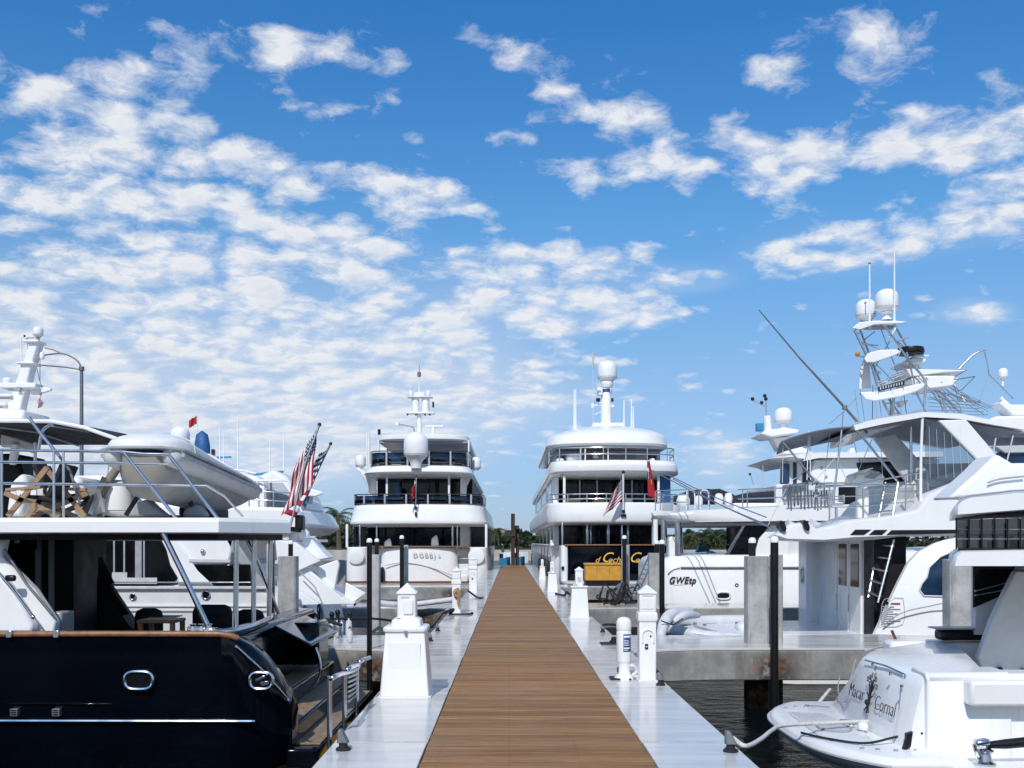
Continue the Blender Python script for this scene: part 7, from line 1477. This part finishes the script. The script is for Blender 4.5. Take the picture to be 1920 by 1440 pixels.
# hand rail, door seam, fittings on the transom
MB().tube([Vector((XT + .03, 10.75, .335)), Vector((XT + .05, 10.2, .34)), Vector((XT + .06, 9.72, .31))], .010, 6).build('hand_rail', 'steel', tro)
rod('door_seam', [Vector((XT - .005, 9.62, .33)), Vector((XT - .035, 9.62, 0)), Vector((XT - .13, 9.62, -.42))], .006, 'light_grey', tro)
for y, z in ((9.9, .30), (9.58, .22), (10.4, .33)): MB().lathe([(.018, 0), (.018, .02)], tpt(y, z) + Vector((-.03, 0, 0)), 10, rot=Matrix.Rotation(R(90), 3, 'Y')).build('deck_fitting', 'steel', tro)
rod('corner_seam', [Vector((XT + .02, 11.02, .31)), Vector((XT - .045, 11.02, .05)), Vector((XT - .075, 11.05, -.15)), Vector((XT - .03, 11.3, -.19)), Vector((XT + .05, 11.7, -.13)), Vector((XT + .20, 12.1, -.02))], .007, 'grey_trim', tro, sm=True)
MB().box(XT - .20, XT - .10, 10.55, 10.9, -.36, -.325).build('step_hinge', 'steel', tro, bev=.008); MB().lathe([(.05, 0), (.06, .02), (.05, .06), (.02, .08)], Vector((XT - .19, 10.2, -.31)), 14).build('shower_cap', 'white', tro)
# swim platform
def plat(z, g): 
    pts = []
    for i in range(25):
        t_ = i / 24; y = 8.95 + 3.35 * t_; e = 2 * t_ - 1
        x = 2.93 + .50 * abs(e) ** 3.2 + g; pts.append(Vector((x, 8.95 + g + (3.35 - 2 * g) * t_, z)))
    return [Vector((XT + .3, 8.95 + g, z))] + pts + [Vector((XT + .3, 12.3 - g, z))]
plo = MB().loft([plat(-.62, .22), plat(-.50, .05), plat(-.43, .0), plat(-.40, .0), plat(-.36, .02), plat(-.345, .07)]).build('swim_platform', 'white', Y, smooth=50)
for z, m_, r0 in ((-.415, 'light_grey', .016), (-.565, 'light_grey', .008)): MB().tube(plat(z, -.012 if z > -.5 else .12)[1:-1], r0, 6).build('rub_rail', m_, plo)
MB().loft([[Vector((3.09 + .085 * k, y, -.338)) for k, y in ((0, 9.9), (5, 9.6), (6.2, 10.2), (5, 11.3), (1, 11.4))], [Vector((3.10 + .085 * k, y, -.325)) for k, y in ((0, 9.95), (5, 9.65), (6.0, 10.2), (5, 11.25), (1, 11.35))]]).build('non_slip_pad', 'white_shade', plo)
MB().tube([Vector((3.36 + .16 * math.cos(t_), 10.35 + .25 * math.sin(t_), -.315)) for t_ in [2 * math.pi * i / 24 for i in range(24)]], .014, 6, closed=True).build('hatch_ring', 'grey_trim', plo); MB().lathe([(.155, 0), (.15, .012)], (3.36, 10.35, -.325), 24, sy=1.55).build('hatch_lid', 'light_grey', plo)
for x, y in ((3.24, 11.7), (3.38, 11.8), (3.5, 11.8), (3.32, 9.4), (3.45, 9.35), (3.6, 9.3), (3.16, 9.8)): MB().lathe([(.022, 0), (.022, .015)], (x, y, -.345), 10).build('deck_fitting', 'grey_trim', plo)
MB().bar((3.5, 11.85, -.335), (3.75, 11.7, -.335), .03, .02).build('hand_rail', 'steel', plo)
for i, (u, s_) in enumerate(((0, 'n'), (.14, '='), (.3, 'G'))): text(plo, 'lettering', s_, .1, Vector((3.12 + .02 * i + u, 9.02 + .06 * (2 - i) - .1, -.455 - .02 * i)), (1, -.45, 0), (0, 0, 1), 'ink', ext=.004)
rope([Vector((2.95, 10.1, -.325)), Vector((3.12, 9.8, -.325)), Vector((3.4, 9.55, -.32)), Vector((3.72, 9.6, -.27)), Vector((3.9, 9.42, -.2))], .012, 'rope_black', 'black line lying across the white swim platform', 'rope', 'mooring_line', 'mooring lines')
rope([W(1523, 1338, 12.3), W(1534, 1320, 12.5), W(1550, 1300, 12.8), W(1556, 1293, 13)], .022, 'rope_white', 'pale frayed line rising at the far corner of the white swim platform', 'rope', 'mooring_line', 'mooring lines')
MB().prism(pl([(1693, 1410), (1700, 1388), (1700, 1376), (1712, 1372), (1708, 1400)], 9.36), (0, .05, 0)).build('corner_pad', 'black', Y); MB().prism(pl([(1700, 1412), (1718, 1404), (1740, 1440), (1742, 1500), (1712, 1500)], 9.335), (0, .02, 0)).build('hull_grille', 'canvas_grey', Y, bev=.01)
# cockpit: far coaming, black roller, inner faces, steps
MB().box(4.75, 8, 12.42, 12.75, -.4, .37).build('coaming', 'white', Y, bev=.05)
MB().box(Xd(1750, 12.6), Xd(1848, 12.6), 12.35, 12.6, .385, .52).build('fender_roller', 'black', Y, bev=.04); MB().box(Xd(1740, 12.6), Xd(1850, 12.6), 12.3, 12.62, .525, .545).build('roller_lid', 'grey_trim', Y, bev=.01)
MB().box(4.3, 8, 9.39, 9.78, -.7, .362).build('coaming', 'white', Y, bev=.05)
MB().box(Xd(1785, 9.6), 8, 9.2, 9.4, Zd(1322, 9.3), Zd(1275, 9.3)).build('side_ledge', 'white', Y, bev=.03)
for k in range(5): MB().box(Xd(1800 + k * 30, 9.3), Xd(1801.5 + k * 30, 9.3), 9.385, 9.41, Zd(1500, 9.3), Zd(1330, 9.3)).build('hull_rib', 'white', Y, bev=.004)
for a, b_, dd in ((1874, 1255, 11.78), (1918, 1258, 11.78)): MB().lathe([(.032, 0), (.03, .03)], W(a, b_, dd), 12, rot=Matrix.Rotation(R(90), 3, 'X')).build('filler_cap', 'black', Y)
rod('cockpit_line', pl([(1700, 1218, 12.7), (1660, 1212, 12.8), (1645, 1214, 12.8), (1620, 1222, 12.7)]), .014, 'grey_trim', Y); MB().obox(W(1676, 1222, 12.5), (.10, .06, .06)).build('cleat', 'black', Y, bev=.01)
# deck house aft wall, overhang, clear curtains
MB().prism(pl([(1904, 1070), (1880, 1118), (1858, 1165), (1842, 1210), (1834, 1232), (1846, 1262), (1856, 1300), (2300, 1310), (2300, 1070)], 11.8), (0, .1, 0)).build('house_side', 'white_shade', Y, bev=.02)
MB().box(Xd(1829, 12.3), 9, 12.3, 12.4, Zd(1190, 12.3), Zd(1058, 12.3)).build('far_side', 'white', Y)
MB().prism(pl([(1826, 1062), (1905, 1062), (1876, 1118), (1826, 1140)], 12.27), (0, .04, 0)).build('aft_window', 'glass', Y, bev=.01)
for p0, p1 in (((1828, 1108), (1895, 1090)), ((1828, 1116), (1890, 1104))): rod('hand_rail', pl([(*p0, 12.2), (*p1, 12.2)]), .014, 'steel', Y)
sill = [(1786, 1058), (1790, 1040), (1800, 1032), (2300, 1024), (2300, 1058)]
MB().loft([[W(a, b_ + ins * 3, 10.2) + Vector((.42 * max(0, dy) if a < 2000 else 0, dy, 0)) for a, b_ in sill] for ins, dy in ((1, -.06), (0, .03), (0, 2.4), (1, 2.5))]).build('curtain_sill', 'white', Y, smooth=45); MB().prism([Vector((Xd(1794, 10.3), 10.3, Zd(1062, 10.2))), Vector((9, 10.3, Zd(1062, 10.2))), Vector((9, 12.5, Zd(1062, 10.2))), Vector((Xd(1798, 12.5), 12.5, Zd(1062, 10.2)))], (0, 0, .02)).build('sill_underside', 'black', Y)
MB().prism([Vector((Xd(1796, 10.22), 10.22, Zd(1032, 10.2))), Vector((8, 10.22, Zd(1032, 10.2))), Vector((8, 12.5, Zd(1032, 10.2))), Vector((Xd(1800, 12.5), 12.5, Zd(1032, 10.2)))], (0, 0, .02)).build('sill_track', 'black', Y)
roofp = [(1789, 967), (1790, 950), (1798, 937), (1812, 931), (1900, 922), (2300, 914), (2300, 950), (1920, 957)]
MB().loft([[W(a + ins * 2, b_ + ins * (3 if b_ < 945 else -2), 10.2) + Vector((.42 * max(0, dy) if a < 1950 else 0, dy, 0)) for a, b_ in roofp] for ins, dy in ((1, -.06), (0, .03), (0, 2.4), (1, 2.5))]).build('overhang', 'white', Y, smooth=45); MB().prism([q + Vector((0, .12, -.01)) for q in pl([(1882, 962), (1920, 958.5), (2300, 952), (2300, 958), (1920, 966), (1882, 969)], 10.2)], (0, 1.0, 0)).build('overhang_shadow', 'black', Y)  # black strip below the overhang stands in for its shadowed underside
rod('gutter', pl([(1796, 936, 10.15), (1815, 930, 10.15), (1900, 920, 10.15), (2200, 912, 10.15)]), .010, 'grey_trim', Y)
for k in range(8):
    a0, a1 = 1794 + k * 24, 1816 + k * 24; MB().prism(pl([(a0, 975 - k * .8), (a1, 974 - k * .8), (a1, 1028), (a0, 1028)], 10.35), (0, .012, 0)).build('clear_curtain', 'vinyl_dark', Y)
    for zz in (992, 1010): MB().box(Xd(a0, 10.34), Xd(a1, 10.34), 10.335, 10.345, Zd(zz + 1, 10.34), Zd(zz, 10.34)).build('curtain_seam', 'grey_trim', Y)
for k in range(9): MB().tube(pl([(1793 + k * 24, 972, 10.33), (1793 + k * 24, 1030, 10.33)]), .008, 6).build('curtain_zip', 'black', Y)
for k in range(14): 
    a = 1800 + rr.uniform(0, 180); MB().box(Xd(a, 11.8), Xd(a + rr.uniform(2, 9), 11.8), 11.8, 11.85, Zd(1030, 11.8), Zd(1030 - rr.uniform(15, 52), 11.8)).build('inner_frame', ['white_shade', 'grey_trim', 'interior'][k % 3], Y)
MB().prism(pl([(1840, 880), (1870, 850), (1900, 868), (2300, 862), (2300, 920), (1780, 935), (1800, 915)], 13.0), (0, .6, 0)).build('bridge_fairing', 'white', Y, bev=.05)
rod('fairing_trim', pl([(1852, 905, 12.95), (1875, 898, 12.95), (1920, 893, 12.95)]), .012, 'grey_trim', Y, sm=True)
# winch on the near coaming
wn2 = thing('winch', 'chrome winch with black handle on the near corner of the white sport boat', 'winch', W(1850, 1440, 8.9))
MB().lathe([(.10, 0), (.10, .03), (.065, .05), (.055, .11), (.08, .14), (.05, .16)], W(1846, 1436, 9.0), 20).build('drum', 'steel', wn2); MB().obox(W(1840, 1392, 9.0), (.13, .10, .06), Matrix.Rotation(R(-10), 3, 'Y')).build('head', 'steel', wn2, bev=.02)
MB().tube(pl([(1850, 1397, 9.0), (1885, 1395, 9.0), (1960, 1388, 9.0)]), [.03, .045, .05], 10).build('handle', 'black', wn2); MB().tube(pl([(1826, 1395, 9.0), (1832, 1415, 9.0), (1846, 1425, 9.0)]), .02, 8).build('pawl', 'steel', wn2)
MB().box(Xd(1800, 8.8), 6.5, 8.75, 9.35, -1.3, Zd(1438, 8.9)).build('quarter_step', 'white', Y, bev=.05)
# red folded boathook on the pier
r = thing('boat_hook', 'small dark red folded bracket lying on the pier edge beside the sport boat', 'bracket', W(1680, 1212, 15.5))
MB().bar(W(1672, 1182, 15.4), W(1685, 1212, 15.4), .035, .035).build('arm', 'red_brown', r); MB().bar(W(1685, 1212, 15.4), W(1694, 1202, 15.4), .035, .04).build('arm', 'red_brown', r); MB().obox(W(1676, 1209, 15.4), (.05, .05, .06)).build('foot', 'red_brown', r); MB().obox(W(1694, 1209, 15.4), (.07, .05, .05)).build('foot', 'red_brown', r)
# ------------------------------------------------------------------ far shore: trees, palms, houses, small boats
def crown_mesh(c, rx, ry, rz, n, leaf, rnd, lumps=9):
    m = MB(); C_ = Vector(c)
    cs = [(Vector((rnd.gauss(0, .48) * rx, rnd.gauss(0, .45) * ry, rnd.uniform(-.55, .65) * rz)), rnd.uniform(.28, .55)) for _ in range(lumps)]
    for i in range(n):
        o_, k = rnd.choice(cs); v = Vector((rnd.gauss(0, 1), rnd.gauss(0, 1), rnd.gauss(0, 1))).normalized() * (rnd.random() ** .45) * k
        p = C_ + o_ + Vector((v.x * rx, v.y * ry, v.z * rz)); s_ = leaf * rnd.uniform(.6, 1.3)
        a = Vector((rnd.gauss(0, 1), rnd.gauss(0, 1), rnd.gauss(0, .7))).normalized(); b_ = a.cross(Vector((rnd.gauss(0, 1), rnd.gauss(0, 1), rnd.gauss(0, 1)))).normalized()
        m.face([p - a * s_, p + b_ * s_ * .5, p + a * s_, p - b_ * s_ * .5])
    return m
def tree(x, y, h, wdt, label, leaf='leaf_dark', n=1500, group='trees along the far shore', z0=.9, seed=0):
    rnd = random.Random(seed * 13 + int(x * 7)); r = thing('tree', label, 'tree', (x, y, z0), group)
    MB().tube([(x, y, z0 - .3), (x + .1, y, z0 + h * .3), (x - .1, y, z0 + h * .7)], [h * .035, h * .025, h * .012], 7).build('trunk', 'bark', r)
    for k in range(3): MB().tube([(x, y, z0 + h * (.25 + .1 * k)), (x + rnd.uniform(-.4, .4) * wdt, y + rnd.uniform(-.3, .3) * wdt, z0 + h * (.55 + .1 * k))], [h * .015, h * .006], 5).build('limb', 'bark', r)
    crown_mesh((x, y, z0 + h * .52), wdt * .62, wdt * .6, h * .62, int(n * 1.5), h * .055 + .16, rnd, 12).build('crown', leaf, r, smooth=0)
    return r
def palm(x, y, h, label, sc=1.0, z0=.9, seed=1, nf=20):
    rnd = random.Random(seed); r = thing('palm_tree', label, 'palm tree', (x, y, z0), 'palms along the far shore')
    tx_, ty_ = x + rnd.uniform(-.4, .4), y
    MB().tube([(x, y, z0 - .3), (x + (tx_ - x) * .4, y, z0 + h * .5), (tx_, ty_, z0 + h)], [.20 * sc, .15 * sc, .14 * sc], 8).build('trunk', 'bark', r)
    fm = MB()
    for i in range(nf):
        a = rnd.uniform(0, 2 * math.pi); e = rnd.uniform(-.3, 1.25); L = rnd.uniform(1.6, 2.4) * sc; d = Vector((math.cos(a), math.sin(a), 0)); p = Vector((tx_, ty_, z0 + h)); prev = p; 
        for k in range(7):
            f = (k + 1) / 7; q = p + d * (L * f * math.cos(e * (1 - f * .4))) + Vector((0, 0, L * (math.sin(e) * f - .75 * f * f)))
            dirn = (q - prev).normalized(); sd_ = dirn.cross(Vector((0, 0, 1))); sd_ = sd_.normalized() if sd_.length > .01 else Vector((1, 0, 0))
            w_ = .42 * sc * (1 - abs(f - .45) * 1.3)
            for s_ in (1, -1): fm.face([prev, prev + (sd_ * s_ * w_ + dirn * .25 * sc - Vector((0, 0, .18 * sc))), prev + dirn * .10 * sc]); fm.face([prev.lerp(q, .5), prev.lerp(q, .5) + (sd_ * s_ * w_ + dirn * .25 * sc - Vector((0, 0, .18 * sc))), prev.lerp(q, .5) + dirn * .10 * sc])
            prev = q
    fm.build('fronds', 'leaf_palm', r, smooth=0)
    return r
TL = {}
def tl(px, pt, d, wpx, leaf='leaf_dark', n=1300, word=''):
    x = Xd(px, d); h = Zd(pt, d) - .9; TL[px] = tree(x, d, h, wpx * d / FPX, word, leaf, n, seed=px)
tl(612, 992, 178, 50, 'leaf_mid', 1500, 'olive green shore tree below the red roof, left of the palm'); tl(640, 985, 172, 34, 'leaf_olive', 1300, 'yellowish bushy shore tree close against the left three-deck yacht'); tl(575, 1005, 185, 60, 'leaf_dark', 1300, 'low dark shore tree behind the white gangway panels'); tl(655, 996, 182, 40, 'leaf_dark', 1000, 'dark shore tree half hidden by the left three-deck yacht')
for px, pt, wp, lf, wd_ in ((922, 993, 16, 'leaf_dark', 'dark shore tree beside the right corner of the left yacht'), (934, 999, 20, 'leaf_mid', 'mid green shore tree left of the dolphin cross beam'), (948, 1004, 22, 'leaf_dark', 'low dark shore bush under the dolphin cross beam'), (964, 1006, 24, 'leaf_olive', 'yellowish shore bush directly behind the dark mooring posts'), (982, 1004, 20, 'leaf_mid', 'mid green shore bush right of the dark mooring posts'), (994, 996, 16, 'leaf_dark', 'dark shore tree beside the left corner of the right yacht')): tl(px, pt, 165 + (px % 7) * 3, wp, lf, 900, wd_)
for px, pt, wp, lf, wd_ in ((1290, 996, 30, 'leaf_mid', 'feathery shore tree at the left of the cruiser cockpit opening'), (1312, 1000, 34, 'leaf_olive', 'olive shore tree above the blue folding chair'), (1336, 996, 36, 'leaf_dark', 'dark shore tree in the middle of the cruiser cockpit opening'), (1360, 1002, 36, 'leaf_mid', 'mid green shore tree nearest the dark slanted glass'), (1384, 996, 40, 'leaf_dark', 'dark shore tree behind the slanted cruiser glass'), (1268, 1004, 30, 'leaf_dark', 'dark shore tree behind the cruiser deck posts')): tl(px, pt, 168 + (px % 5) * 5, wp, lf, 1200, wd_)
for i, (px, pt, d, sc, wd_) in enumerate(((636, 950, 150, 2.2, 'tall fan palm against the sky left of the three-deck yacht'), (928, 990, 160, .9, 'small palm beside the left yacht corner'), (936, 989, 158, 1.0, 'small palm in front of the pale house'), (1322, 990, 156, 1.5, 'palm standing highest in the cruiser cockpit opening'), (1345, 992, 158, 1.4, 'palm right of the middle of the cruiser cockpit opening'), (1300, 998, 156, 1.2, 'short palm at the left of the cruiser cockpit opening'), (1370, 994, 155, 1.3, 'palm beside the slanted cruiser glass'))): palm(Xd(px, d), d, Zd(pt, d) - .9 - .6 * sc, wd_, sc, seed=px)
def house(px0, px1, pe, pr_, d, label, wall, roof, dep=9):
    x0, x1 = Xd(px0, d), Xd(px1, d); ze, zr_ = Zd(pe, d), Zd(pr_, d); r = thing('house', label, 'house', ((x0 + x1) / 2, d + dep / 2, 1))
    MB().box(x0, x1, d, d + dep, .5, ze).build('wall', wall, r)
    o_ = .5; xm = (x1 - x0) * .28
    MB().loft([[Vector((x0 - o_, d - o_, ze)), Vector((x1 + o_, d - o_, ze)), Vector((x1 + o_, d + dep + o_, ze)), Vector((x0 - o_, d + dep + o_, ze))], [Vector((x0 + xm, d + dep * .45, zr_)), Vector((x1 - xm, d + dep * .45, zr_)), Vector((x1 - xm, d + dep * .55, zr_)), Vector((x0 + xm, d + dep * .55, zr_))]]).build('roof', roof, r, smooth=0)
    n = max(2, int((x1 - x0) / 3.2))
    for k in range(n):
        xc = x0 + (k + .5) * (x1 - x0) / n; w_ = MB().box(xc - .55, xc + .55, d - .06, d + .05, ze - 2.0, ze - .7).build('window', 'glass', r); MB().box(xc - .65, xc + .65, d - .10, d - .0, ze - 2.12, ze - 2.0).build('sill', 'white', w_)
house(937, 956, 999, 990, 200, 'pale house with grey hipped roof behind the mooring posts at the dock end', 'house_wall', 'house_roof'); house(972, 992, 1004, 996, 205, 'second pale house with grey roof, right of the mooring posts', 'house_wall', 'house_roof')
house(596, 628, 992, 981, 205, 'house with red tiled roof among the trees left of the yachts', 'house_wall', 'tile_roof')
# small craft beyond the end of the dock
def small_boat(px0, px1, pw, pt, d, label, hullm, canopy=None):
    x0, x1 = Xd(px0, d), Xd(px1, d); zt_ = Zd(pt, d); r = thing('small_boat', label, 'boat', ((x0 + x1) / 2, d, WZ), 'small boats beyond the dock end'); L = x1 - x0
    MB().loft([[Vector((x0 + L * f, d + y_ * k, z)) for y_, z in ((-1, zt_ + .15 * f), (-.9, WZ - .2), (.9, WZ - .2), (1, zt_ + .15 * f))] for f, k in ((0, .8), (.3, 1), (.7, .9), (1, .05))]).build('hull', hullm, r, smooth=45)
    MB().box(x0 + L * .35, x0 + L * .6, d - .5, d + .5, zt_ - .05, zt_ + .55).build('console', 'white', r, bev=.05); MB().tube([(x0 + L * .35, d - .5, zt_), (x0 + L * .35, d - .5, zt_ + 1.2)], .03, 5).build('post', 'alu', r)
    MB().box(x0 + .02, x0 + .4, d - .2, d + .2, zt_ - .3, zt_ + .45).build('outboard', 'black', r, bev=.05)
    return r
small_boat(936, 957, 0, 1047, 92, 'light blue open boat left of the mooring posts at the dock end', 'blue_bar'); small_boat(962, 984, 0, 1046, 90, 'light blue open boat right of the mooring posts at the dock end', 'blue_bar'); small_boat(940, 990, 0, 1036, 130, 'white low boat across the channel beyond the dock end', 'white')
r = thing('far_jetty', 'pale low jetty across the channel beyond the dock end', 'jetty', (0, 140, WZ)); MB().box(-8, 8, 140, 142, .15, .45).build('deck', 'seawall', r)
for x in range(-7, 8, 2): MB().box(x - .12, x + .12, 140.1, 140.4, -2, .149).build('jetty_post', 'bark', r)

# undergrowth along the shore reads as one mass
rnd = random.Random(77); hm = MB()
for i in range(9000):
    x = rnd.uniform(-75, 75); y = 153 + rnd.random() * 14; hgt = (1.6 + 1.5 * math.sin(x * .31) * math.sin(x * .113 + 2) + .9 * math.sin(x * 1.3)) ; z = .8 + max(.2, hgt) * rnd.random() ** .7; s_ = rnd.uniform(.25, .6)
    a = Vector((rnd.gauss(0, 1), rnd.gauss(0, 1), rnd.gauss(0, .7))).normalized(); b_ = a.cross(Vector((rnd.gauss(0, 1), rnd.gauss(0, 1), rnd.gauss(0, 1)))).normalized(); p = Vector((x, y, z))
    hm.face([p - a * s_, p + b_ * s_ * .6, p + a * s_, p - b_ * s_ * .6])
tag(hm.build('undergrowth', 'leaf_dark', smooth=0), kind='stuff')
